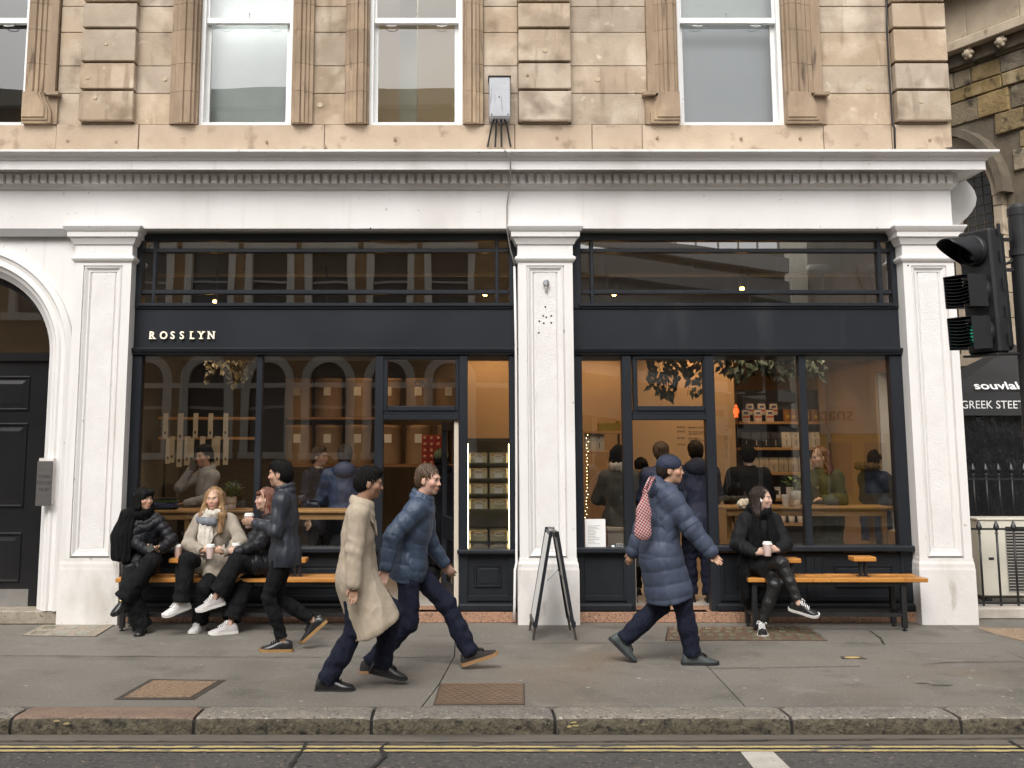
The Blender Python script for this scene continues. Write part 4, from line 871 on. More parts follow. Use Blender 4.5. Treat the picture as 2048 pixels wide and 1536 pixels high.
for k, py in enumerate((927, 958, 989, 1020, 1084)):
    zz_ = Z(py, Yfz); bx('shelf', 'fridge_shelf', t, fa + .022, fb_ - .022, Yfz + .03, fd - .03, zz_ - .012, zz_)
for py in (927, 958, 989, 1020, 1084, 1100):
    for s_ in range(2):
        wd_ = (fb_ - fa - .06) / 2 - .012; c_ = fa + .03 + wd_ / 2 + s_ * (wd_ + .024); zz_ = Z(py, Yfz) + .001; hh = .115 if py < 1090 else .07
        dr_ = bx('drawer', 'drawer_clear', t, c_ - wd_ / 2, c_ + wd_ / 2, Yfz + .06, fd - .08, zz_, zz_ + hh, c=.008)
        MB().tube([(c_ - .05, Yfz + .058, zz_ + hh * .6), (c_ - .04, Yfz + .048, zz_ + hh * .8), (c_ + .04, Yfz + .048, zz_ + hh * .8), (c_ + .05, Yfz + .058, zz_ + hh * .6), (c_ + .03, Yfz + .05, zz_ + hh * .5), (c_ - .03, Yfz + .05, zz_ + hh * .5), (c_ - .05, Yfz + .058, zz_ + hh * .6)], .005, 6).build('grip', 'cup_lid', dr_)
        if py < 1000 or (py == 1020 and s_ == 0): bx('label_card', 'white_card', dr_, c_ - .045, c_ + .045, Yfz + .054, Yfz + .057, zz_ + .008, zz_ + .05)
        bx('pastry', 'pastry', dr_, c_ - wd_ / 2 + .012, c_ + wd_ / 2 - .012, Yfz + .0585, Yfz + .0595, zz_ + hh * .72, zz_ + hh * .95)
# window tables
def table(label, px0, px1, py, Y0, dep, legs):
    t = thing('window_table', label, 'table', (0, 0, 0)); zt = Z(py, Y0)
    bx('top', 'oak', t, X(px0, py, Y0), X(px1, py, Y0), Y0, Y0 + dep, zt - .028, zt, c=.005); bx('apron', 'oak', t, X(px0 + 12, py, Y0), X(px1 - 14, py, Y0), Y0 + .04, Y0 + .065, zt - .1, zt - .029)
    for px in legs:
        for y_ in (Y0 + .04, Y0 + dep - .09): bx('leg', 'oak', t, X(px, py, Y0) - .028, X(px, py, Y0) + .028, y_ + .0255, y_ + .075, ZF, zt - .029, c=.004)
    return zt
zt1 = table('oak window table in the left shopfront', 284, 742, 1021, .5, .5, (372, 560, 720))
zt2 = table('oak window table in the right shopfront', 1444, 1790, 1014, .5, .5, (1478, 1772))
def leaf_plane(mb, p, d, up_, l, w_):
    d = Vector(d).normalized(); u = Vector(up_); s_ = d.cross(u).normalized(); nn = s_.cross(d)
    p = Vector(p)
    mb.add([p, p + d * l * .45 + s_ * w_ / 2 + nn * l * .08, p + d * l + nn * -.05 * l, p + d * l * .45 - s_ * w_ / 2 + nn * l * .08], [(0, 1, 2), (0, 2, 3)])
def plant(label, x, y, z, r, h, mp_, ml_, n, lsz, spread):
    t = thing('potted_plant', label, 'plant', (x, y, z))
    MB().lathe([(r * .72, 0), (r * .78, .01), (r * .9, h * .42)], n=20).build('pot', mp_ if mp_ != 'white_pot' else 'pot_base', t, True); MB().lathe([(r * .9, h * .42 + .001), (r, h), (r * .9, h), (r * .85, h * .85), (.001, h * .85)], n=20).build('pot', mp_, t, True)
    fo = MB(); stm = MB()
    for i in range(n):
        a = random.uniform(0, 6.283); rr = random.random() ** .5 * spread; p = Vector((rr * math.cos(a), rr * math.sin(a), h + random.uniform(.02, spread * 1.5)))
        leaf_plane(fo, p, (math.cos(a) + random.uniform(-.6, .6), math.sin(a) + random.uniform(-.6, .6), random.uniform(-.3, .9)), (0, 0, 1), lsz * random.uniform(.6, 1.2), lsz * .55)
        if i % 5 == 0: stm.tube([(0, 0, h * .8), (p.x * .5, p.y * .5, (h + p.z) / 2), p], .003, 5)
    fo.build('foliage', ml_, t); stm.build('stem', ml_, t)
plant('white and tan pot with a young bright leafed plant on the right window table', X(1591, 1012, .62), .66, zt2 + .001, .075, .17, 'white_pot', 'leaf_bright', 34, .075, .11)
plant('blush pot with a ferny green plant on the left window table', X(460, 1019, .62), .68, zt1 + .001, .06, .14, 'pot_blush', 'leaf', 90, .07, .1)
put('tcup', mk('takeaway_cup', lambda: cu_parts('cup_lid')), 'takeaway_cup', 'white takeaway cup beside the potted plant on the right window table', 'cup', None, (X(1571, 1012, .6), .6, zt2 + .001), 1.0)
t = thing('book_stack', 'slanting stack of green and blue books at the left end of the window table', 'books', (X(325, 1018, .62), .7, zt1 + .001))
for i, (m, a) in enumerate((('leaf_dark', .1), ('pack_blue', -.1), ('pack_blue', .15), ('leaf', -.05), ('bag_black', .1))):
    o = bx('book', m, t, -.14, .14, -.1, .1, i * .026, i * .026 + .024, c=.003); o.rotation_euler = (0, 0, a)
# hanging foliage over the windows
def trailing(label, px0, px1, py0, py1, Y, n, m, lsz):
    t = thing('hanging_plant', label, 'plant', (0, 0, 0)); fo = MB(); st = MB()
    xa, xb2 = X(px0, py0, Y), X(px1, py0, Y)
    bx('planter', 'black_metal', t, xa + .05, xb2 - .05, Y - .08, Y + .12, Z(py0, Y) + .04, Z(py0, Y) + .16)
    for i in range(n):
        x = random.uniform(xa, xb2); zz_ = Z(random.uniform(py0 - 8, py0 + (py1 - py0) * (.35 + .65 * abs(math.sin(x * 7 + 1)))), Y)
        leaf_plane(fo, (x, Y + random.uniform(-.15, .15), zz_ + .03), (random.uniform(-.7, .7), random.uniform(-.7, .3), random.uniform(-1.2, -.2)), (0, -1, .3), lsz * random.uniform(.6, 1.2), lsz * .5)
    for i in range(6):
        x = random.uniform(xa + .05, xb2 - .05); st.tube([(x, Y, Z(py0, Y) + .05), (x + .03, Y - .05, Z((py0 + py1) / 2, Y)), (x, Y - .06, Z(py1 - 8, Y))], .003, 5)
    fo.build('foliage', m, t); st.build('stem', m, t)
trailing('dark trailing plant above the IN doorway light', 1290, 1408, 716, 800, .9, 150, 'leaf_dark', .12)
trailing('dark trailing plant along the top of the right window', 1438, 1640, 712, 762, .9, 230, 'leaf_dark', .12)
trailing('amber and green trailing plant in the top of the left window', 410, 506, 712, 775, .9, 120, 'leaf_autumn', .1)
# lamps on the track, then fill lamps added behind the fascia
t = thing('lighting_track', 'long pale lighting rail hung under the shop ceiling', 'track', (0, 0, 0))
Yt = 1.3; ztr = Z(553, Yt)
bx('rail', 'counter_pale', t, X(310, 553, Yt), X(1780, 553, Yt), Yt - .02, Yt + .02, ztr, ztr + .03)
for px in (455, 723, 1207, 1387, 1553): MB().tube([(X(px, 553, Yt), Yt, ztr + .03), (X(px, 553, Yt), Yt, 4.45)], .006, 6).build('hanger', 'cable_grey', t)
def lamp(px, py, Y, e, label, col=(1, .63, .32), tilt=20):
    x, z = at(px, py, Y); t = thing('spot_lamp', label, 'lamp', (x, Y, z), 0, 'spot lamps on the track')
    MB().lathe([(.03, .02), (.045, .03), (.05, .12), (.03, .15), (.001, .15)], n=14).build('shade', 'black_metal', t); MB().tube([(0, 0, .15), (.02, 0, .2), (0, 0, max(.25, ztr - z))], .008, 6).build('arm', 'black_metal', t)
    MB().sphere((0, 0, 0), .028, 10, 8).build('bulb', 'lamp_bulb', t, True)
    li = bpy.data.lights.new('lamp_light', 'SPOT'); li.energy = e * 2.2; li.color = col; li.shadow_soft_size = .05; li.spot_size = math.radians(115); li.spot_blend = .6
    lo = bpy.data.objects.new('lamp_light', li); COL.objects.link(lo); lo.parent = t; lo.location = (0, 0, -.06); lo.rotation_euler = (math.radians(tilt), 0, 0)
ENE = 7
for px, py, lb in ((430, 604, 'lit warm spot lamp in the left transom window, towards the arched doorway'), (970, 588, 'lit warm spot lamp in the left transom window, by the middle pilaster'), (1228, 588, 'lit warm spot lamp in the right transom window, by the middle pilaster'), (1484, 578, 'brightest lit spot lamp in the middle of the right transom window')):
    lamp(px, py, 1.3, 11, lb, tilt=-12)
lamp(980, 640, 3.7, 24, 'lit spot lamp near the warm back wall behind the fridge'); lamp(1205, 640, 3.6, 24, 'lit spot lamp near the warm back wall behind the slim pane'); lamp(1400, 640, 2.3, 20, 'lit spot lamp aimed at the menu wall'); lamp(760, 650, 2.3, 9, 'lit spot lamp over the drum shelves'); lamp(1700, 650, 2.6, 12, 'lit spot lamp in front of the goods for sale wall'); lamp(1555, 650, 2.5, 7, 'lit spot lamp over the display shelving')
for px_, lb_ in ((430, 'lit spot lamp behind the fascia over the left window table'), (650, 'lit spot lamp behind the fascia over the navy coat customer'), (1500, 'lit spot lamp behind the fascia over the right window table'), (1650, 'lit spot lamp behind the fascia over the red haired woman'), (1745, 'lit spot lamp behind the fascia over the blue parka customer'), (1215, 'lit spot lamp behind the fascia over the checked coat customer')):  # unseen lamps added to brighten the people behind the glass
    lamp(px_, 672, .5, 7, lb_, (1, .84, .64), 28)
lamp(420, 650, 1.6, 5, 'lit spot lamp over the corner shelves in the left window')
# ================================================================ church to the right, seen past the corner
mat('church_stone', (.27, .21, .125), .9, (.16, .12, .07), 3, .32, .68, bump=.8, bscale=22, rand=.35, huev=.3, spots=[((.32, .26, .17), 2.2, .6, .75), ((.05, .04, .025), 4.5, .57, .7)])
mat('church_pale', (.52, .43, .32), .85, (.4, .32, .23), 2.5, .35, .7, bump=.25, bscale=40, rand=.1, spots=[((.12, .09, .06), 3.5, .6, .75)])
mat('church_dark', (.17, .14, .1), .9, (.11, .09, .065), 4, bump=.3, bscale=40)
mat('lead_glass', (.035, .035, .035), .25, (.05, .045, .04), 5)
mat('tent_black', (.02, .02, .021), .6, (.025, .025, .026), 2, bump=.15, bscale=4)
mat('tarp_black', (.008, .008, .009), .14, (.012, .012, .013), 3, bump=1.5, bscale=5, stretch=(1.5, 1.5, .7))
mat('ac_white', (.62, .59, .5), .5, (.55, .52, .44), 3, spots=[((.3, .27, .2), 9., .66, .75)])
mat('lens_dark', (.01, .012, .012), .2); mat('lens_green', (.01, .08, .05), .25, emit=(.05, .6, .35), estr=.35)
t = thing('stone_church', 'old rubble stone church wall with a leaded pointed window behind the railings', 'church', (0, 0, 0))
P0 = Vector((8.83, 5.4)); U = Vector((-.441, .897)); U.normalize(); NN = Vector((-U.y, U.x)) * 1.0
if NN.dot(Vector((0, -D)) - P0) < 0: NN = -NN
def wp(px, py):
    u = (px - PX) / F; v = -(py - PY) / F; d = Vector((u, _c - v * _s)); dz = v * _c + _s
    tt = (P0 - Vector((0, -D))).dot(NN) / d.dot(NN); p = Vector((0, -D)) + d * tt
    return (p - P0).dot(U), H + dz * tt
def wpos(u, z, o=0.): p = P0 + U * u + NN * o; return (p.x, p.y, z)
def wbox(name, m, u0, u1, z0, z1, o0, o1, jit=0.):
    j = lambda: random.uniform(-jit, jit)
    if u0 > u1: u0, u1 = u1, u0
    pts = [(u0 + j(), z0 + j()), (u1 + j(), z0 + j()), (u1 + j(), z1 + j()), (u0 + j(), z1 + j())]
    b = .012
    cu, cz = (u0 + u1) / 2, (z0 + z1) / 2
    inn = [(a + (b if a < cu else -b), c + (b if c < cz else -b)) for a, c in pts]
    return MB().rings([[wpos(a, c, o0) for a, c in pts], [wpos(a, c, o1 - b) for a, c in pts], [wpos(a, c, o1) for a, c in inn]]).build(name, m, t)
zs1 = wp(1905, 128)[1]
wu0, wu1 = wp(2002, 500)[0], wp(1880, 500)[0] + .75; wzb = wp(2000, 705)[1]; wzs = wp(2002, 390)[1]
wbox('wall', 'church_dark', -4, wu0 - .02, -.1, 14, -.5, -.0); wbox('wall', 'church_dark', wu1, 7, -.1, 14, -.5, 0); wbox('wall', 'church_dark', wu0 - .02, wu1, -.1, wzb, -.5, 0)
wc = (wu0 + wu1) / 2; wr = (wu1 - wu0) / 2
ap = [(wu0 - .02, wzs)] + [(wc - wr * math.cos(math.pi * k / 16), wzs + wr * 1.05 * math.sin(math.pi * k / 16)) for k in range(1, 16)] + [(wu1, wzs)]
MB().rings([[wpos(a, c, o) for a, c in [(wu1, 14), (wu0 - .02, 14)] + ap] for o in (-.5, 0)]).build('wall', 'church_dark', t)
# rubble blocks
z = -.05; r = 0
while z < zs1 - .12:
    h = random.choice((.24, .3, .36, .4)); u = -1.2 - random.random() * .4
    while u < 5.2:
        l = random.uniform(.3, .85); uc, zc_ = u + l / 2, z + h / 2
        inw = wu0 - .22 < u + l and u < wu1 + .22 and wzb - .2 < z + h and z < wzs
        ina = z + h > wzs and math.hypot(max(abs(uc - wc) - l / 2, 0), zc_ - wzs) < wr + .42
        if not inw and not ina: wbox('rubble_stone', 'church_stone', u + .012, u + l - .012, z + .012, z + h - .012, -.02, random.uniform(.02, .075), .008)
        u += l
    z += h; r += 1
# string course with small bosses, pale band above, coping
wbox('string_course', 'church_pale', -3, 6, zs1 + .1, zs1 + .26, -.02, .3); wbox('string_course', 'church_dark', -3, 6, zs1 - .12, zs1 + .1, -.02, .12)
for k in range(9):
    c = -.15 + k * .62; p = wpos(c, zs1, .2)
    bo = MB(); bo.sphere(p, .085, 8, 6)
    for q in range(6): bo.sphere(wpos(c + .075 * math.cos(q * 1.047), zs1 + .075 * math.sin(q * 1.047), .21), .04, 6, 5)
    bo.build('boss', 'church_pale', t, True)
for k in range(8): wbox('ashlar', 'church_pale', -2.4 + k, -1.41 + k, zs1 + .27, zs1 + 1.15, -.02, .06)
wbox('coping', 'church_dark', -3, 6, zs1 + 1.16, zs1 + 1.42, -.02, .42); wbox('parapet', 'church_pale', -3, 6, zs1 + 1.43, zs1 + 2.6, -.02, .1)
# pointed window
n = 16
def archring(r0, r1, o0, o1, m, nm):
    A = lambda rr: [(wc - rr * math.cos(math.pi * k / n), wzs + rr * 1.05 * math.sin(math.pi * k / n)) for k in range(n + 1)]
    MB().rings([[wpos(a[0], a[1], o0), wpos(a[0], a[1], o1), wpos(b[0], b[1], o1), wpos(b[0], b[1], o0)] for a, b in zip(A(r0), A(r1))]).build(nm, m, t)
archring(wr - .02, wr + .16, -.3, .1, 'church_pale', 'window_arch'); archring(wr + .17, wr + .3, -.02, .24, 'church_dark', 'hood_mould'); archring(wr - .12, wr - .025, -.3, -.04, 'church_stone', 'window_arch')
for s_ in (wu0, wu1):
    zz_ = wzb
    while zz_ < wzs:
        zn = min(wzs, zz_ + random.uniform(.35, .6)); wbox('jamb_stone', 'church_pale', s_ - .16, s_ + .02, zz_ + .006, zn - .006, -.3, .1); zz_ = zn
wbox('window_sill', 'church_pale', wu0 - .25, wu1 + .2, wzb - .2, wzb, -.3, .22)
MB().rings([[wpos(a, c, o) for a, c in [(wu1, wzb), (wu0, wzb)] + [(wc - (wr) * math.cos(math.pi * k / n), wzs + wr * 1.04 * math.sin(math.pi * k / n)) for k in range(n + 1)]] for o in (-.3, -.28)]).build('leaded_pane', 'lead_glass', t)
ld = MB()
for k in range(1, 12): ld.box(0, 0, 0, 0, 0, 0) if False else ld.tube([wpos(wu0 + (wu1 - wu0) * k / 12, wzb, -.275), wpos(wu0 + (wu1 - wu0) * k / 12, wzs + wr * .75, -.275)], .008, 4)
zz_ = wzb + .12
while zz_ < wzs + wr * .8: ld.tube([wpos(wu0, zz_, -.275), wpos(wu1, zz_, -.275)], .008, 4); zz_ += .16
ld.build('lead_cames', 'church_dark', t)
wbox('mullion', 'church_pale', wc - .06, wc + .06, wzb, wzs + wr * .6, -.3, -.16)

# ---- market tent
Yt_ = 3.0; tx0 = X(2023, 692, Yt_ + 1.) - 1.5; tx1 = tx0 + 3.0; ze = Z(787, Yt_); zv = Z(831, Yt_); zp = Z(688, Yt_ + 1.)
t = thing('market_tent', 'black pop-up market tent with white souvlaki lettering beside the corner', 'tent', (0, 0, 0))
cx_, cy_ = (tx0 + tx1) / 2, Yt_ + 1.
def canopy():
    rs = []
    for k in range(9):
        s_ = k / 8; sag = s_ ** .95
        zz_ = ze + (zp - ze) * sag - .1 * math.sin(math.pi * s_) * .6; f_ = 1 - s_ * .985
        rs.append([(cx_ + (tx1 - cx_) * f_ * a, cy_ + 1. * f_ * b, zz_) for a, b in ((-1, -1), (-.5, -1), (0, -1), (.5, -1), (1, -1), (1, 0), (1, 1), (0, 1), (-1, 1), (-1, 0))])
    return MB().rings(rs, True, True)
canopy().build('canopy', 'tent_black', t)
bx('valance', 'tent_black', t, tx0, tx1, Yt_ - .012, Yt_ - .002, zv, ze - .002); bx('valance', 'tent_black', t, tx0 - .012, tx0 - .002, Yt_, Yt_ + 2, zv, ze - .002)
lettering('lettering', 'GREEK STEET', .152, (X(1921, 816, Yt_), Yt_ - .015, Z(817, Yt_)), 'sign_white', t, ext=.001, space=1.02, sx=.93)
sl_a = math.atan2((zp - ze) * .45, .62)
o = lettering('lettering', 'souvlaki', .185, (0, 0, 0), 'sign_white', t, ext=.001, rot=(math.radians(52), 0, 0), sx=1.22, off=.003)
o.location = (X(1950, 777, Yt_ + .05), Yt_ + .03, ze + .0); o.rotation_euler = (0, 0, 0)
o.location = (X(1950, 777, Yt_ + .0), Yt_ + .0, ze + .06)
for x_ in (tx0 + .03, tx1 - .03):
    for y_ in (Yt_ + .03, Yt_ + 1.97): bx('leg', 'steel', t, x_ - .02, x_ + .02, y_ - .02, y_ + .02, .0, ze)
tp = MB(); n = 40; rs = []
for k in range(n + 1):
    x_ = tx0 + (tx1 - tx0) * k / n; a = .03 * math.sin(k * 1.3) + .02 * math.sin(k * 2.9 + 1)
    rs.append([(x_, Yt_ + .1 + a, .45), (x_, Yt_ + .1 + a * .7, 1.0), (x_, Yt_ + .1 - a * .5, 1.6), (x_, Yt_ + .1 + a * .3, zv + .2)])
MB().rings(rs, False, False).build('side_sheet', 'tarp_black', t, True)
# ---- railings
def railing(label, Y, px0, pitch, n, ptop, pbot, prail, lowrail=None):
    t = thing('railing', label, 'railing', (0, 0, 0)); x0_ = X(px0, prail, Y); dx = X(px0 + pitch, prail, Y) - x0_
    zr = Z(prail, Y); zb = Z(pbot, Y); zt = Z(ptop, Y)
    bx('rail', 'black_metal', t, x0_ - .25, x0_ + dx * (n - .3), Y - .012, Y + .012, zr - .01, zr + .01)
    bx('rail', 'black_metal', t, x0_ - .25, x0_ + dx * (n - .3), Y - .012, Y + .012, zb + .03, zb + .055)
    for i in range(n):
        x_ = x0_ + i * dx
        b_ = MB().tube([(x_, Y, zb), (x_, Y, zt - .14)], .013, 8).build('bar', 'black_metal', t, True)
        MB().lathe([(.012, -.15), (.024, -.145), (.012, -.13), (.012, -.12), (.034, -.085), (.03, -.065), (.012, -.02), (.001, 0)], (x_, Y, zt), 8).build('finial', 'black_metal', b_)
railing('front black iron railing with spear finials before the air conditioner', .55, 1958, 34.5, 8, 1040, 1214, 1058)
railing('taller black iron railing with spear finials before the market tent', 1.9, 1947, 25.5, 9, 926, 1060, 958)
ps = thing('railing_plinth', 'pale stone plinth under the front railing', 'plinth', (0, 0, 0))
for i in range(3): bx('stone', 'pale_step', ps, X(1952, 1230, .4) + i * 1.0 + .003, X(1952, 1230, .4) + (i + 1) * 1.0 - .003, .38, .8, .002, Z(1216, .4), c=.012)
st_ = thing('church_steps', 'grey stone steps behind the railings', 'steps', (0, 0, 0))
for i in range(3): bx('step', 'pale_step', st_, XB + .1, XB + 3.5, 2.0 + i * .35, 2.95, .02 + i * .16, .16 + i * .16, c=.01)
t = thing('air_conditioner', 'cream outdoor air conditioning unit behind the front railing', 'air conditioner', (X(1962, 1150, .95), .95, Z(1200, .95)))
hh = Z(1037, .95) - Z(1196, .95)
bx('casing', 'ac_white', t, 0, .9, 0, .34, .04, hh, c=.012); bx('lid', 'ac_white', t, -.012, .912, -.012, .352, hh + .001, hh + .025, c=.006)
gr = MB()
for i in range(22): gr.box(.3, .87, -.012, -.002, .09 + i * (hh - .16) / 22, .09 + i * (hh - .16) / 22 + .012)
gr.build('grille', 'cable_grey', t); bx('fan_shadow', 'black_plastic', t, .31, .86, -.0015, -.0005, .09, hh - .07)
for x_ in (.06, .8): bx('foot', 'black_metal', t, x_, x_ + .06, .02, .32, -.02, .039)
for i in range(2): MB().tube([(-.02, .1 + i * .1, .3), (-.14, .08 + i * .1, .25), (-.2, .05 + i * .1, .08), (-.1, .0 + i * .1, -.05)], .018, 8).build('hose', 'cable_black', t, True)
bx('handle_slot', 'black_plastic', t, .1, .16, -.003, -.0005, hh * .5, hh * .5 + .03)
# something to stand in the side passage: ground slab
struct(bx('passage', 'paving', None, XB + .02, 12, .8, 9, -.015, .004))

# ---- traffic signal
Yt2 = -3.35
tl = thing('traffic_signal', 'black traffic signal head on a black post with hoods facing along the street', 'traffic light', (X(2058, 700, Yt2), Yt2, 0))
zt = Z(462, Yt2); zb = Z(708, Yt2)
MB().lathe([(.115, 0), (.115, .2), (.085, .24), (.085, zt + .12), (.09, zt + .121), (.09, zt + .18), (.07, zt + .21), (.001, zt + .215)], n=24).build('post', 'black_metal', tl, False)
MB().lathe([(.094, Z(512, Yt2)), (.094, Z(512, Yt2) + .05)], n=24).build('band', 'black_plastic', tl)
hx = X(1962, 590, Yt2) - X(2058, 700, Yt2)
hd = bpy.data.objects.new('signal_head', None)
ang = math.radians(26)      # head turned a little towards the camera
M = Matrix.Translation((hx, 0, zb)) @ Matrix.Rotation(ang, 4, 'Z') @ Matrix.Rotation(math.radians(-2.4), 4, 'Y')
def put_head(mb, name, m, smooth=False):
    mb.v = [tuple(M @ Vector(p)) for p in mb.v]; return mb.build(name, m, tl, smooth)
hgt_ = zt - zb
# local: faces -x; y across
put_head(MB().cbox(-.01, .11, -.15, .15, 0, hgt_, .018), 'housing', 'black_plastic')
put_head(MB().cbox(.111, .2, -.13, .13, .02, hgt_ - .02, .03), 'rear_cover', 'black_plastic')
for i in range(3):
    zc = hgt_ * (5 - 2 * i) / 6
    ringm = MB(); ringm.rings([[(-.01 - k, .112 * q * math.cos(a), zc + .112 * q * math.sin(a)) for a in [6.283 * j / 28 for j in range(28)]] for k, q in ((0, 1.1), (.03, 1.1), (.05, 1.0), (.05, .9), (.02, .86))], True, False)
    put_head(ringm, 'bezel', 'black_plastic', True)
    ln = MB(); ln.rings([[(-.02 - k, .1 * q * math.cos(a), zc + .1 * q * math.sin(a)) for a in [6.283 * j / 24 for j in range(24)]] for k, q in ((0, 1), (.012, .9), (.02, .6), (.023, .05))]); put_head(ln, 'lens', 'lens_green' if i == 2 else 'lens_dark', True)
    if i == 0:      # long cutaway hood
        rs = []
        for k in range(9):
            s_ = k / 8; rr = []
            for j in range(25):
                a = math.radians(-52 + 284 * j / 24); cut = .06 + .24 * max(0., min(1, (math.sin(a) + .62) / 1.25)) ** 1.1
                rr.append((-.04 - cut * s_ * 1.0, (.116 - .01 * s_) * math.cos(a), zc - .02 * s_ + (.116 - .01 * s_) * math.sin(a)))
            rs.append(rr)
        for off in (0,):
            mbh = MB(); mbh.rings(rs, False, False); o = put_head(mbh, 'hood', 'black_plastic', True); sm = o.modifiers.new('t', 'SOLIDIFY'); sm.thickness = .005
    else:           # louvred box visor
        w_, h_, d_ = .115, .125, .2
        vb = MB(); vb.box(-.05 - d_, -.045, -w_, -w_ + .006, zc - h_, zc + h_); vb.box(-.05 - d_, -.045, w_ - .006, w_, zc - h_, zc + h_); vb.box(-.05 - d_, -.045, -w_ + .0061, w_ - .0061, zc + h_ - .006, zc + h_); vb.box(-.05 - d_ * .8, -.045, -w_ + .0061, w_ - .0061, zc - h_, zc - h_ + .006)
        v_ = put_head(vb, 'visor_box', 'black_plastic')
        for q in range(9):
            zq = zc - h_ + .02 + q * .026; l_ = MB(); rr = []
            for j in range(9):
                y_ = -w_ + .008 + (2 * w_ - .016) * j / 8; bow = .012 * math.sin(math.pi * j / 8)
                rr.append([(-.05 - d_ + .004, y_, zq - bow), (-.06, y_, zq - bow + .03), (-.06, y_, zq - bow + .033), (-.05 - d_ + .004, y_, zq - bow + .003)])
            l_.rings(rr); put_head(l_, 'louvre', 'black_plastic')
for i in range(5):
    zc = hgt_ * (.06 + .22 * i); put_head(MB().tube([(.09, -.158, zc), (.09, -.158, zc + .09)], .013, 8), 'hinge', 'black_metal')
for zq in (zb + .0, zt - .07, zb + (zt - zb) * .68):
    bx('bracket_arm', 'black_metal', tl, hx + .1, -.05, -.02, .02, zq - .012, zq + .012)
MB().tube([(hx + .15, 0, zt - .2), (hx + .19, -.02, zt - .27), (hx + .25, 0, zt - .25), (hx + .3, .0, zt - .18)], .014, 8).build('feed_cable', 'cable_black', tl, True)
put_head(MB().cbox(-.06, .2, -.16, .16, -.02, -.001, .006), 'base_tray', 'black_plastic')

# ================================================================ across the street (seen in the glass)
mat('opp_brick', (.2, .115, .05), .85, (.15, .085, .04), 2.5, .35, .65, bump=.2, bscale=40)
def brick_nodes():
    m = MATS['opp_brick']; n = m.node_tree.nodes; L = m.node_tree.links; b = n['Principled BSDF']
    tc = n.new('ShaderNodeNewGeometry'); sp = n.new('ShaderNodeSeparateXYZ'); cb = n.new('ShaderNodeCombineXYZ'); L.new(tc.outputs['Position'], sp.inputs[0]); L.new(sp.outputs[0], cb.inputs[0]); L.new(sp.outputs[2], cb.inputs[1])
    br = n.new('ShaderNodeTexBrick'); br.inputs['Scale'].default_value = 1; br.inputs['Brick Width'].default_value = .23; br.inputs['Row Height'].default_value = .075; br.inputs['Mortar Size'].default_value = .006
    br.inputs['Color1'].default_value = (.44, .28, .14, 1); br.inputs['Color2'].default_value = (.32, .2, .1, 1); br.inputs['Mortar'].default_value = (.2, .17, .12, 1); L.new(cb.outputs[0], br.inputs['Vector']); L.new(br.outputs[0], b.inputs['Base Color'])
brick_nodes()
mat('opp_trim', (.8, .76, .67), .8, (.7, .66, .57), 2); mat('opp_pane', (.09, .095, .095), .15); mat('opp_concrete', (.5, .48, .43), .8, (.42, .4, .36), .8); mat('opp_white', (.78, .76, .72), .7); mat('opp_frame', (.55, .53, .48), .5)
mat('opp_yellow', (.5, .33, .03), .6)
YO = -18.5; YV = .5 - YO - .02       # real plane and its mirror image in the panes
XO = lambda px, py=800: X(px, py, YV); ZO = lambda py: Z(py, YV)
t = thing('brick_terrace', 'brick building across the street with pale arched windows, mirrored in the shop glass', 'building', (0, 0, 0))
bxl, bxr = XO(-500), XO(1035); top = ZO(185)
arx = [XO(412 + 122 * k, 800) for k in range(-7, 5)]; aw = .52
flo = [(ZO(600) - .35, ZO(500)), (ZO(380) - .2, ZO(285))]
zs0, zs2 = ZO(905), ZO(760)
wallm = MB(); xs_ = [bxl] + [v for a in arx for v in (a - aw, a + aw)] + [bxr]
for i in range(0, len(xs_), 2): wallm.box(xs_[i], xs_[i + 1], YO - .4, YO, -.1, top)
for a in arx:
    wallm.box(a - aw, a + aw, YO - .4, YO - .001, -.1, zs0 - .05)
    wallm.prism([(a - aw, flo[0][0]), (a - aw, zs2)] + [(a - aw * math.cos(math.pi * k / 12), zs2 + aw * math.sin(math.pi * k / 12)) for k in range(1, 12)] + [(a + aw, zs2), (a + aw, flo[0][0])], YO - .4, YO - .001, 'y')
    wallm.box(a - aw, a + aw, YO - .4, YO - .001, flo[0][1], flo[1][0]); wallm.box(a - aw, a + aw, YO - .4, YO - .001, flo[1][1], top)
wallm.build('wall', 'opp_brick', t)
ringm = None
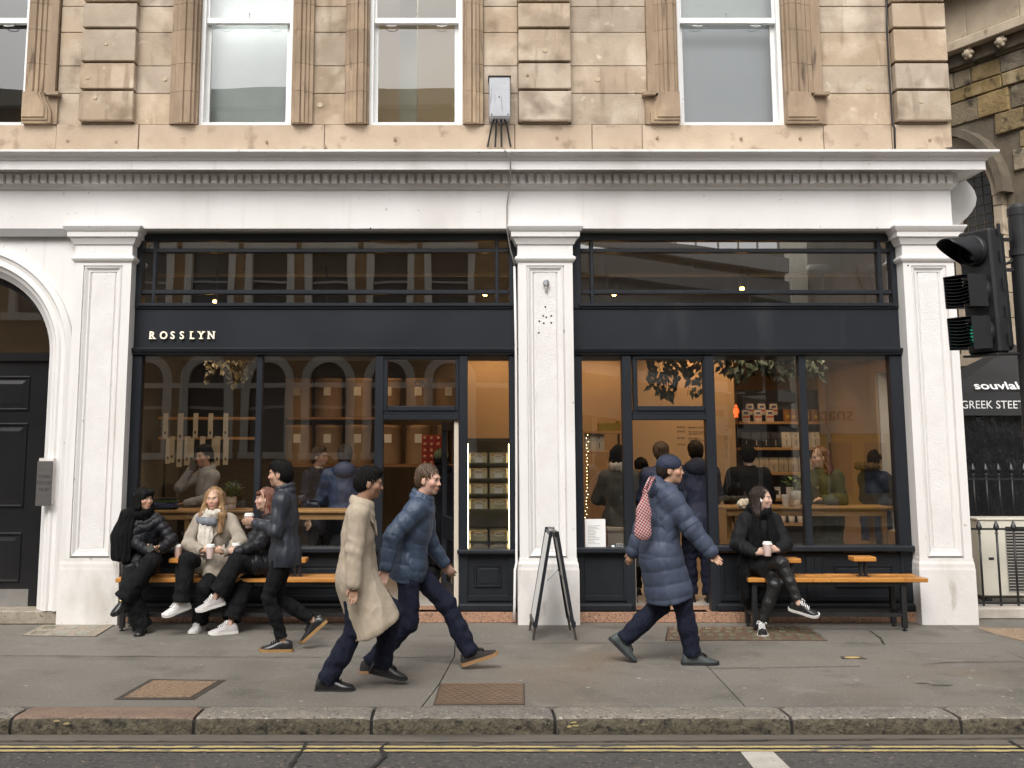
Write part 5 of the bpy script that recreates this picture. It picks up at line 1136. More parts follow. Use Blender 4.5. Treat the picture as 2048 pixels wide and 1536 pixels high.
for a in arx:
    rs = [[(a - R * math.cos(math.pi * k / 16), y, zs2 + R * math.sin(math.pi * k / 16)) for R, y in ((aw - .02, YO - .2), (aw - .02, YO + .06), (aw + .22, YO + .06), (aw + .22, YO - .01))] for k in range(17)]
    w_ = MB().rings(rs).build('window', 'opp_trim', t)
    for s_ in (-1, 1): bx('jamb', 'opp_trim', w_, a + s_ * (aw - .02), a + s_ * (aw + .22), YO - .01, YO + .05, zs0, zs2)
    bx('sill', 'opp_trim', w_, a - aw - .25, a + aw + .25, YO - .01, YO + .14, zs0 - .18, zs0); bx('glazing', 'opp_frame', w_, a - aw, a + aw, YO - .17, YO - .14, ZO(818), ZO(812)); bx('pane', 'opp_pane', w_, a - aw - .01, a + aw + .01, YO - .22, YO - .19, zs0, zs2 + aw)
    for z0_, z1_ in flo:
        w2 = bx('window', 'opp_trim', t, a - aw - .18, a - aw + .02, YO - .2, YO + .06, z0_, z1_)
        bx('jamb', 'opp_trim', w2, a + aw - .02, a + aw + .18, YO - .2, YO + .06, z0_, z1_); bx('head', 'opp_trim', w2, a - aw - .25, a + aw + .25, YO - .2, YO + .12, z1_ - .02, z1_ + .2); bx('sill', 'opp_trim', w2, a - aw - .3, a + aw + .3, YO - .01, YO + .16, z0_ - .2, z0_)
        bx('pane', 'opp_pane', w2, a - aw - .01, a + aw + .01, YO - .22, YO - .19, z0_, z1_); bx('sash', 'opp_frame', w2, a - aw, a + aw, YO - .18, YO - .14, (z0_ + z1_) / 2 - .03, (z0_ + z1_) / 2 + .03)
for zz_, h_, p_ in ((ZO(775), .14, .06), (ZO(640), .22, .1), (top - .5, .5, .35), (ZO(440), .18, .08)): bx('band_course', 'opp_trim', t, bxl, bxr, YO - .01, YO + p_, zz_, zz_ + h_)
t = thing('concrete_block', 'pale modern building with sloping bands across the street, mirrored in the shop glass', 'building', (0, 0, 0))
c0_, c1_ = bxr + .3, XO(1588)
bx('wall', 'opp_concrete', t, c0_, c1_, YO - 3, YO - .3, -.1, ZO(500))
for i, (p_, h_) in enumerate(((885, .5), (800, .3), (745, .55), (690, .3), (600, .6), (540, .4))):
    MB().prism([(c0_, ZO(p_) + 1.0), (c1_, ZO(p_) - .1), (c1_, ZO(p_) - .1 + h_), (c0_, ZO(p_) + 1.0 + h_)], YO - .305, YO + .15, 'y').build('band', 'opp_white' if i % 2 else 'opp_concrete', t)
for i in range(8):
    x_ = c0_ + (c1_ - c0_) * (i + .5) / 8; f_ = bx('window', 'opp_frame', t, x_ - .45, x_ + .45, YO - .31, YO - .25, .3, 2.9); bx('pane', 'opp_pane', f_, x_ - .4, x_ + .4, YO - .25, YO - .24, .4, 2.8)
for i in range(7): bx('roof_rail_post', 'opp_frame', t, c1_ - .1 - i * .6, c1_ - .05 - i * .6, YO - .6, YO - .55, ZO(500), ZO(500) + .9)
bx('roof_rail', 'opp_frame', t, c1_ - 4, c1_, YO - .6, YO - .55, ZO(500) + .9, ZO(500) + .95)
t = thing('stone_hall', 'pale stone building with engaged columns across the street, mirrored in the shop glass', 'building', (0, 0, 0))
h0, h1 = XO(1635), XO(2300)
bx('wall', 'opp_trim', t, h0, h1, YO - 3, YO - .4, -.1, 12)
for i in range(6):
    x_ = h0 + .3 + i * 1.5; MB().lathe([(.3, 0), (.3, .3), (.22, .4), (.2, 6.2), (.3, 6.5), (.36, 6.7), (.36, 6.9)], (x_, YO - .3, ZO(884) - 1.9), 12).build('column', 'opp_trim', t, True)
bx('entablature', 'opp_trim', t, h0 - .2, h1, YO - .39, YO + .2, 8.8, 9.5)
kiosk = thing('yellow_shop', 'yellow fronted shop across the street with snap lettering, mirrored in the glass', 'shopfront', (0, 0, 0))
bx('front', 'opp_yellow', kiosk, XO(1640), XO(1790), YO - .38, YO - .1, 0, ZO(868)); bx('sign_board', 'opp_trim', kiosk, XO(1640), XO(1790), YO - .38, YO - .06, ZO(868) + .01, ZO(812))
lettering('lettering', 'snap', .55, (XO(1707), YO - .055, ZO(842)), 'ink', kiosk, ext=.003, rot=(math.pi / 2, 0, math.pi))
for i in range(2): bx('window', 'opp_pane', kiosk, XO(1655 + i * 70), XO(1700 + i * 70), YO - .1, YO - .06, .5, ZO(885))
# far pavement and pedestrian signal
struct(bx('far_pavement', 'paving', None, -30, 30, -17.9, -13.2, -.128, -.004))
Yps = -13.4; xv, zv_ = at(1467, 822, .5 - Yps)
t = thing('pedestrian_signal', 'pedestrian signal showing a red standing figure, mirrored in the shop window', 'signal', (xv, Yps, 0))
MB().lathe([(.06, -.01), (.06, zv_ + .6)], n=14).build('post', 'black_metal', t); bx('housing', 'black_plastic', t, -.17, .17, .06, .2, zv_ - .4, zv_ + .4, c=.02)
mat('red_figure', (.5, .05, .02), .4, emit=(1, .1, .02), estr=9)
fg = MB(); yy = .201
fg.prism([(.035 * math.cos(k / 10 * 6.283), zv_ + .105 + .035 * math.sin(k / 10 * 6.283)) for k in range(10)], yy, yy + .004, 'y')
fg.prism([(-.05, zv_ + .06), (.05, zv_ + .06), (.07, zv_ - .05), (.045, zv_ - .05), (.035, zv_ + .01), (.04, zv_ - .15), (.008, zv_ - .15), (0, zv_ - .06), (-.008, zv_ - .15), (-.04, zv_ - .15), (-.035, zv_ + .01), (-.045, zv_ - .05), (-.07, zv_ - .05)], yy, yy + .004, 'y')
fg.build('figure', 'red_figure', t)
# ================================================================ benches, cups, sandwich board
def bench(label, x0, x1, ends):
    t = thing('bench', label, 'bench', (0, 0, 0)); y0, y1 = -.43, -.02; zt = Z(1157, -.43)
    n = 5; w_ = (y1 - y0) / n
    for i in range(n):
        cuts = [x0, x0 + (x1 - x0) * (.36 + .05 * (i % 2)), x0 + (x1 - x0) * (.46 + .03 * (i % 3)), x1 - (.24 if i % 2 == 0 else .22)] + [x1]
        for a, b in zip(cuts[:-1], cuts[1:]): bx('plank', 'oak_bench', t, a + .001, b - .001, y0 + i * w_ + .003, y0 + (i + 1) * w_ - .003, zt - .04, zt + random.uniform(-.002, .002), c=.005)
    fr = MB(); za = zt - .041
    bx('frame_rail', 'black_metal', t, x0 + .05, x1 - .2, y0 + .05, y0 + .09, za - .04, za); bx('frame_rail', 'black_metal', t, x0 + .05, x1 - .2, y1 - .07, y1 - .03, za - .04, za)
    for x_ in (x0 + .07, x1 - .24):
        for y_ in (y0 + .07, y1 - .05):
            l_ = bx('leg', 'black_metal', t, x_ - .025, x_ + .025, y_ - .025, y_ + .025, .03, za - .041, c=.003); MB().lathe([(.026, .001), (.026, .008), (.012, .012), (.01, .03)], (x_, y_, 0), 12).build('levelling_foot', 'black_metal', l_)
        bx('cross_bar', 'black_metal', t, x_ - .018, x_ + .018, y0 + .0955, y1 - .0755, .14, .18)
    bx('stretcher', 'black_metal', t, x0 + .096, x1 - .266, y0 + .05, y0 + .085, .142, .178); bx('stretcher', 'black_metal', t, x0 + .096, x1 - .266, y1 - .065, y1 - .03, .142, .178)
    for a, b, py in ends:
        yy = -.24; zz_ = Z(py, yy - .07); a_, b_ = X(a, py, yy - .07), X(b, py, yy - .07)
        tt = bx('side_table', 'oak_bench', t, a_, b_, yy - .08, yy + .1, zz_ - .045, zz_, c=.006); xm = (a_ + b_) / 2
        for q in (-.025, .025): bx('table_post', 'black_metal', tt, xm + q - .013, xm + q + .013, yy - .02, yy + .02, zt + .006, zz_ - .046)
        bx('post_plate', 'black_metal', tt, xm - .06, xm + .06, yy - .04, yy + .04, zt + .002, zt + .006)
    return zt
ZB = bench('orange wooden bench with black metal legs under the left window', X(230, 1158, -.43), X(742, 1158, -.43), ((338, 374, 1117), (575, 612, 1117)))
bench('orange wooden bench with black metal legs under the right window', X(1497, 1158, -.43), X(1857, 1158, -.43), ((1562, 1602, 1117), (1707, 1752, 1114)))
put('cup', ck, 'takeaway_cup', 'pink takeaway cup with white lid standing on the bench side table', 'cup', None, (X(356, 1117, -.22), -.23, Z(1117, -.3) + .001), 1.05)
# sandwich board seen from its side
t = thing('sandwich_board', 'folding sandwich board with dark frame seen edge on before the middle pilaster', 'sign', (0, 0, 0))
ya, yb2 = -.9, -.3; zt = Z(1063, ya); xt0, xt1 = X(1101, 1063, ya), X(1114, 1063, ya); xa, xb_ = X(1069, 1283, ya), X(1150, 1283, ya)
zf_ = .12
def leaf(xt, xf, nm, face):
    s_ = 1 if xf > xt else -1; th = .028
    for y_ in (ya, yb2 - .035):
        MB().prism([(xt, zt), (xt + s_ * th, zt), (xf + s_ * 0 + s_ * th * .2, zf_), (xf - s_ * th, zf_)], y_, y_ + .035, 'y').build('frame_post', 'charcoal', t)
        MB().prism([(xf - s_ * .022, zf_ + .001), (xf + s_ * .004, zf_ + .001), (xf + s_ * .022, .0), (xf + s_ * .0, .0)], y_ + .006, y_ + .03, 'y').build('foot', 'iron_frame', t)
    for z_ in (zf_, zt - .06):
        k = (zt - z_) / (zt - zf_); xx = xt + (xf - xt) * k
        bx('frame_rail', 'charcoal', t, xx - .012, xx + .014, ya + .0355, yb2 - .0355, z_, z_ + .045)
    def pq(z_, o): k = (zt - z_) / (zt - zf_); return xt + (xf - xt) * k + o * s_
    MB().prism([(pq(zt - .05, .012), zt - .05), (pq(zt - .05, .02), zt - .05), (pq(zf_ + .05, .004), zf_ + .05), (pq(zf_ + .05, -.004), zf_ + .05)], ya + .036, yb2 - .036, 'y').build('panel', face, t)
leaf(xt0 + .02, xa, 'l', 'white_card'); leaf(xt1 - .01, xb_, 'r', 'white_card')
bx('hinge', 'steel', t, xt0 + .01, xt1 + .0, ya + .1, ya + .16, zt - .01, zt + .008); bx('hinge', 'steel', t, xt0 + .01, xt1, yb2 - .16, yb2 - .1, zt - .01, zt + .008)
xm = (xa + xb_) / 2; zm = Z(1138, ya)
MB().tube([(X(1095, 1162, ya), ya + .05, Z(1162, ya)), (X(1116, 1140, ya), ya + .05, Z(1140, ya)), (X(1130, 1162, ya), ya + .05, Z(1162, ya))], .008, 6).build('stay', 'steel', t)
# ================================================================ people
V3 = lambda *a: np.array(a, dtype=np.float64)
def nrm(v): v = np.asarray(v, float); return v / (np.linalg.norm(v) + 1e-12)
class Field:
    def __init__(s, res): s.res = res; s.pr = []
    def cone(s, a, b, ra, rb, k=.02, flat=None, f=1., op=0):
        s.pr.append(('c', np.asarray(a, float), np.asarray(b, float), ra, rb, k, None if flat is None else nrm(flat), f, op)); return s
    def ell(s, c, r, ax=None, k=.02, op=0):
        s.pr.append(('e', np.asarray(c, float), np.asarray(r, float), np.eye(3) if ax is None else np.asarray(ax, float), None, k, None, 1., op)); return s
    def chain(s, pts, rs, k=.02, flat=None, f=1.):
        for i in range(len(pts) - 1): s.cone(pts[i], pts[i + 1], rs[i], rs[i + 1], k, flat, f)
        return s
    def _bb(s, p):
        if p[0] == 'c': r = max(p[3], p[4]) / min(1, p[7]) if False else max(p[3], p[4]); return np.minimum(p[1], p[2]) - r, np.maximum(p[1], p[2]) + r
        r = max(p[2]); return p[1] - r, p[1] + r
    def mesh(s):
        res = s.res
        bbs = [s._bb(p) for p in s.pr if p[8] == 0]
        lo = np.min([b[0] for b in bbs], 0) - 3 * res; hi = np.max([b[1] for b in bbs], 0) + 3 * res
        n = np.ceil((hi - lo) / res).astype(int) + 1
        A = [lo[i] + res * np.arange(n[i]) for i in range(3)]
        Fd = np.full(n, .2, np.float32)
        for p in s.pr:
            b0, b1 = s._bb(p); pad = p[5] + .03
            i0 = np.clip(np.floor((b0 - pad - lo) / res).astype(int), 0, n - 1); i1 = np.clip(np.ceil((b1 + pad - lo) / res).astype(int) + 1, 1, n)
            if np.any(i1 <= i0): continue
            x = A[0][i0[0]:i1[0]][:, None, None]; y = A[1][i0[1]:i1[1]][None, :, None]; z = A[2][i0[2]:i1[2]][None, None, :]
            if p[0] == 'c':
                a, b = p[1], p[2]; ab = b - a; L2 = max(1e-9, ab.dot(ab))
                px, py, pz = x - a[0], y - a[1], z - a[2]
                t = np.clip((px * ab[0] + py * ab[1] + pz * ab[2]) / L2, 0, 1)
                qx, qy, qz = px - t * ab[0], py - t * ab[1], pz - t * ab[2]
                if p[6] is not None:
                    m = (qx * p[6][0] + qy * p[6][1] + qz * p[6][2]) * (1 / p[7] - 1); qx = qx + m * p[6][0]; qy = qy + m * p[6][1]; qz = qz + m * p[6][2]
                d = np.sqrt(qx * qx + qy * qy + qz * qz) - (p[3] + (p[4] - p[3]) * t)
                if p[6] is not None: d = d * min(1., (1 + p[7]) / 2)
            else:
                c, r, R = p[1], p[2], p[3]
                px, py, pz = x - c[0], y - c[1], z - c[2]
                q = [(px * R[i][0] + py * R[i][1] + pz * R[i][2]) for i in range(3)]
                k0 = np.sqrt(sum((q[i] / r[i]) ** 2 for i in range(3))); k1 = np.sqrt(sum((q[i] / r[i] ** 2) ** 2 for i in range(3))) + 1e-6
                d = k0 * (k0 - 1) / k1
            sub = Fd[i0[0]:i1[0], i0[1]:i1[1], i0[2]:i1[2]]; k = p[5]
            if p[8] == 0: h = np.maximum(k - np.abs(sub - d), 0) / k; sub[...] = np.minimum(sub, d) - h * h * k * .25
            else: h = np.maximum(k - np.abs(sub + d), 0) / k; sub[...] = np.maximum(sub, -d) + h * h * k * .25
        return surface_nets(Fd, lo, res)
def surface_nets(Fd, lo, res):
    S = Fd < 0; n = np.array(Fd.shape)
    c = np.zeros(n - 1, np.int8)
    offs = [(i, j, k) for i in (0, 1) for j in (0, 1) for k in (0, 1)]
    for o in offs: c += S[o[0]:n[0] - 1 + o[0], o[1]:n[1] - 1 + o[1], o[2]:n[2] - 1 + o[2]]
    act = np.argwhere((c > 0) & (c < 8)); idx = -np.ones(n - 1, np.int64); idx[tuple(act.T)] = np.arange(len(act))
    acc = np.zeros((len(act), 3)); cnt = np.zeros(len(act))
    for o in offs:
        for ax in range(3):
            if o[ax]: continue
            q = list(o); q[ax] = 1; f0 = Fd[tuple((act + o).T)]; f1 = Fd[tuple((act + q).T)]
            m = (f0 < 0) != (f1 < 0); t = f0 / (f0 - f1 + 1e-12); p = np.tile(np.array(o, float), (len(act), 1)); p[:, ax] = t
            acc[m] += p[m]; cnt[m] += 1
    v = lo + res * (act + acc / cnt[:, None])
    faces = []
    for ax in range(3):
        a1, a2 = (ax + 1) % 3, (ax + 2) % 3
        sl0 = [slice(None)] * 3; sl1 = [slice(None)] * 3; sl0[ax] = slice(0, -1); sl1[ax] = slice(1, None)
        S0, S1 = S[tuple(sl0)], S[tuple(sl1)]; E = np.argwhere(S0 != S1)
        E = E[(E[:, a1] > 0) & (E[:, a2] > 0) & (E[:, a1] < n[a1] - 1) & (E[:, a2] < n[a2] - 1)]
        if not len(E): continue
        def cell(d1, d2): q = E.copy(); q[:, a1] -= d1; q[:, a2] -= d2; return idx[tuple(q.T)]
        quad = np.stack([cell(1, 1), cell(0, 1), cell(0, 0), cell(1, 0)], 1)
        flip = ~S0[tuple(E.T)]; quad[flip] = quad[flip][:, ::-1]; faces.append(quad)
    return v, np.concatenate(faces)
def np_mesh(name, v, f, m, parent, disp=None, colfn=None):
    me = bpy.data.meshes.new(name); me.vertices.add(len(v)); me.vertices.foreach_set('co', v.astype(np.float32).ravel())
    me.loops.add(f.size); me.loops.foreach_set('vertex_index', f.astype(np.int32).ravel()); me.polygons.add(len(f)); me.polygons.foreach_set('loop_start', np.arange(0, f.size, 4, dtype=np.int32)); me.polygons.foreach_set('loop_total', np.full(len(f), 4, np.int32))
    me.update(calc_edges=True); me.validate()
    if disp is not None:
        no = np.empty(len(v) * 3, np.float32); me.vertex_normals.foreach_get('vector', no); no = no.reshape(-1, 3)
        v = v + no * disp(v, no)[:, None]; me.vertices.foreach_set('co', v.astype(np.float32).ravel()); me.update()
    if colfn is not None:
        ca = me.color_attributes.new('Col', 'FLOAT_COLOR', 'POINT'); c = np.ones((len(v), 4), np.float32); c[:, :3] = colfn(v); ca.data.foreach_set('color', c.ravel())
    me.materials.append(MATS[m]); me.shade_smooth()
    return link(name, me, parent)
def wob(v, fr, seed=0.):
    x, y, z = v[:, 0] * fr + seed, v[:, 1] * fr + seed * 1.7, v[:, 2] * fr + seed * .6
    return (np.sin(x * 1.1 + 1.6 * np.sin(y * .9 + z * .4)) + np.sin(y * 1.3 + 1.4 * np.sin(z * .8 - x * .5)) + np.sin(z * .9 + 1.7 * np.sin(x * .7 + y * .6))) / 3
def seg_coords(v, a, b):
    ab = b - a; L = np.linalg.norm(ab); d = ab / L; t = (v - a) @ d; q = (v - a) - np.outer(t, d); return t, np.linalg.norm(q, axis=1), L, d, q
def ridge(v, fr, seed=0.): return .62 - np.abs(wob(v * np.array([1., 1., .55]), fr, seed)) * 2.1
def quilt(v, segs, wl, amp):
    best = np.full(len(v), 9.); out = np.zeros(len(v))
    for a, b in segs:
        t, r, L, d, q = seg_coords(v, a, b); over = np.maximum(0, np.maximum(-t, t - L)); m = r + over * 2 < best
        ph = t / wl * math.pi + .25 * wob(v, 14, 3.)
        out[m] = (amp * (np.abs(np.sin(ph)) ** .6 - .65))[m]; best[m] = (r + over * 2)[m]
    return out
def creases(v, joints, amp, rad, fr=70.):
    out = np.zeros(len(v))
    for j, ax in joints:
        d = np.linalg.norm(v - j, axis=1); w_ = np.exp(-(d / rad) ** 2); t = (v - j) @ nrm(ax)
        out += amp * w_ * np.sin(t * fr + 2.2 * wob(v, 16, 1.3))
    return out
def ik(a, c, l1, l2, pole):
    a, c = np.asarray(a, float), np.asarray(c, float); d = c - a; L = np.linalg.norm(d); u = d / L
    if L > (l1 + l2) * .999: c = a + u * (l1 + l2) * .999; L = (l1 + l2) * .999
    x = (l1 * l1 - l2 * l2 + L * L) / (2 * L); h = math.sqrt(max(0, l1 * l1 - x * x)); p = np.asarray(pole, float); p = nrm(p - u * p.dot(u))
    return a + u * x + p * h, c
def rotm(axis, ang): return np.array(Matrix.Rotation(ang, 3, Vector(axis)))

# cloth and skin materials
for n_, c_, r_ in [('skin', (.5, .3, .2), .5), ]: mat('skin', c_, .48, attr='Col', spec=.35)
mat('puffer_black', (.0055, .0058, .0085), .5, (.008, .0082, .011), 14, bump=.2, bscale=60, spec=.3, wr=0.35, wrs=16)
mat('wool_black', (.004, .004, .0043), .95, (.006, .006, .0065), 30, bump=.5, bscale=150, spec=.15, wr=0.5, wrs=16)
mat('cloth_black', (.0048, .0048, .0054), .85, (.0065, .0065, .007), 12, bump=.3, bscale=140, spec=.2, wr=0.6, wrs=14)
mat('leather_black', (.006, .006, .0062), .45, (.009, .009, .009), 12, bump=.2, bscale=50, wr=0.4, wrs=12)
mat('coat_taupe', (.33, .285, .23), .85, (.28, .24, .19), 9, bump=.25, bscale=140, wr=0.35, wrs=12)
mat('coat_beige', (.42, .35, .265), .8, (.37, .305, .23), 6, bump=.15, bscale=120, wr=0.25, wrs=9)
mat('jacket_blue', (.045, .07, .115), .5, (.035, .055, .095), 9, bump=.15, bscale=70, wr=0.35, wrs=13)
mat('puffer_blue', (.045, .06, .1), .65, (.036, .048, .08), 9, bump=.15, bscale=60, wr=0.22, wrs=11)
mat('navy', (.013, .018, .042), .75, (.018, .024, .052), 12, bump=.2, bscale=120, wr=0.5, wrs=13)
mat('navy_trouser', (.009, .011, .023), .85, (.012, .0145, .029), 12, bump=.3, bscale=140, spec=.2, wr=0.6, wrs=13)
mat('denim', (.05, .075, .13), .85, (.035, .05, .095), 20, bump=.2, bscale=160, wr=0.5, wrs=15)
mat('grey_knit', (.3, .31, .33), .85, (.25, .26, .28), 20, bump=.3, bscale=120, wr=0.4, wrs=14)
mat('green_coat', (.075, .08, .03), .85, (.058, .062, .024), 12, bump=.2, bscale=120, wr=0.4, wrs=12)
mat('plaid_dark', (.075, .07, .05), .85, (.05, .05, .042), 30, bump=.2, bscale=120)
mat('scarf_cream', (.6, .55, .47), .9, (.5, .46, .4), 25, bump=.5, bscale=90, )
mat('scarf_grey', (.2, .21, .23), .9, (.13, .14, .16), 25, bump=.5, bscale=90)
mat('fur_tan', (.5, .4, .27), .95, (.3, .22, .13), 30, bump=1., bscale=60, sheen=.3); mat('fur_brown', (.18, .12, .05), .95, (.1, .06, .025), 30, bump=1., bscale=60)
mat('hair_black', (.0035, .0032, .0032), .65, (.007, .0065, .006), 40, bump=.5, bscale=120, stretch=(1, 1, .12), spec=.15); mat('hair_dark', (.016, .0105, .0075), .55, (.03, .019, .012), 60, bump=.5, bscale=120, stretch=(1, 1, .1), spec=.25)
mat('hair_blond', (.34, .2, .085), .45, (.13, .07, .03), 60, bump=.5, bscale=120, stretch=(1, 1, .1)); mat('hair_red', (.15, .045, .016), .42, (.085, .025, .01), 60, bump=.5, bscale=120, stretch=(1, 1, .1)); mat('hair_brown', (.09, .05, .024), .5, (.05, .028, .014), 50, bump=.5, bscale=100, stretch=(1, 1, .2))
mat('shoe_black', (.01, .01, .011), .28, (.014, .014, .014), 12); mat('shoe_suede', (.018, .016, .018), .9, (.03, .024, .02), 20, bump=.3, bscale=120); mat('shoe_white', (.62, .61, .59), .5, (.52, .5, .48), 12); mat('shoe_grey', (.5, .47, .46), .55, (.4, .37, .36), 30); mat('shoe_green', (.03, .042, .042), .6, (.05, .06, .06), 20)
mat('sole_white', (.68, .66, .62), .6); mat('sole_tan', (.3, .17, .075), .7); mat('sole_black', (.012, .012, .012), .7); mat('sole_gum', (.3, .17, .06), .7); mat('lace_white', (.75, .74, .72), .6); mat('gold', (.7, .5, .2), .3, metal=.9)
mat('sock_grey', (.07, .075, .085), .9); mat('sock_brown', (.14, .075, .045), .8); mat('phone', (.012, .012, .013), .2); mat('earbud', (.8, .8, .8), .3)

def shoe(parent, A, d, up, m, sole, s=1., laces=None, buckle=False, boot=False, slip=False):
    d, up = nrm(d), np.asarray(up, float); up = nrm(up - d * up.dot(d)); r = np.cross(d, up)
    O = A - up * .085 * s
    P = lambda t, x, z: tuple(O + d * t * s + r * x * s + up * z * s)
    prof = [(-.082, .020, .05), (-.072, .031, .085), (-.045, .037, .1), (0, .038, .108), (.035, .038, .1), (.075, .043, .076), (.115, .048, .06), (.15, .046, .05), (.178, .034, .042), (.19, .016, .034)]
    if slip: prof = [(t, x, min(z, .075)) if t > -.06 else (t, x, min(z, .07)) for t, x, z in prof]
    mb = MB(); rs = []
    for t, x, h in prof:
        rs.append([P(t, x * math.cos(a) * (1.0 if math.sin(a) < .3 else .92), .022 + (h - .022) * max(0, math.sin(a)) ** .75) for a in [math.pi * k / 10 for k in range(11)]] + [P(t, -x * .9, .012), P(t, x * .9, .012)])
    mb.rings(rs); sh = mb.build('shoe', m, parent, True); smooth_by_angle(sh, 60)
    so = MB(); rs = []
    for t, x, h in [(-.088, .018, 0), (-.078, .033, 0), (-.045, .041, 0), (0, .04, 0), (.05, .042, 0), (.115, .053, 0), (.155, .05, 0), (.185, .036, .004), (.2, .016, .008)]:
        th = .026 if sole != 'sole_black' or boot else .016
        rs.append([P(t, x, h), P(t, x, th + h), P(t, -x, th + h), P(t, -x, h)])
    so.rings(rs).build('sole', sole, sh)
    if laces:
        lm = MB()
        for i in range(5):
            t = .03 + i * .016; z = .112 - i * .0085
            lm.tube([P(t, -.03, z - .012), P(t + .004, 0, z + .003), P(t + .01, .03, z - .012)], .0045 * s, 5)
        lm.tube([P(.03, .0, .112), P(.02, .03, .125), P(.045, .045, .1)], .004 * s, 5); lm.tube([P(.03, .0, .112), P(.02, -.03, .128), P(.05, -.045, .1)], .004 * s, 5)
        lm.build('laces', laces, sh)
    if buckle: MB().tube([P(.06, -.03, .088), P(.065, -.015, .096), P(.065, .015, .096), P(.06, .03, .088)], .006 * s, 6).build('buckle', 'gold', sh)
    return sh

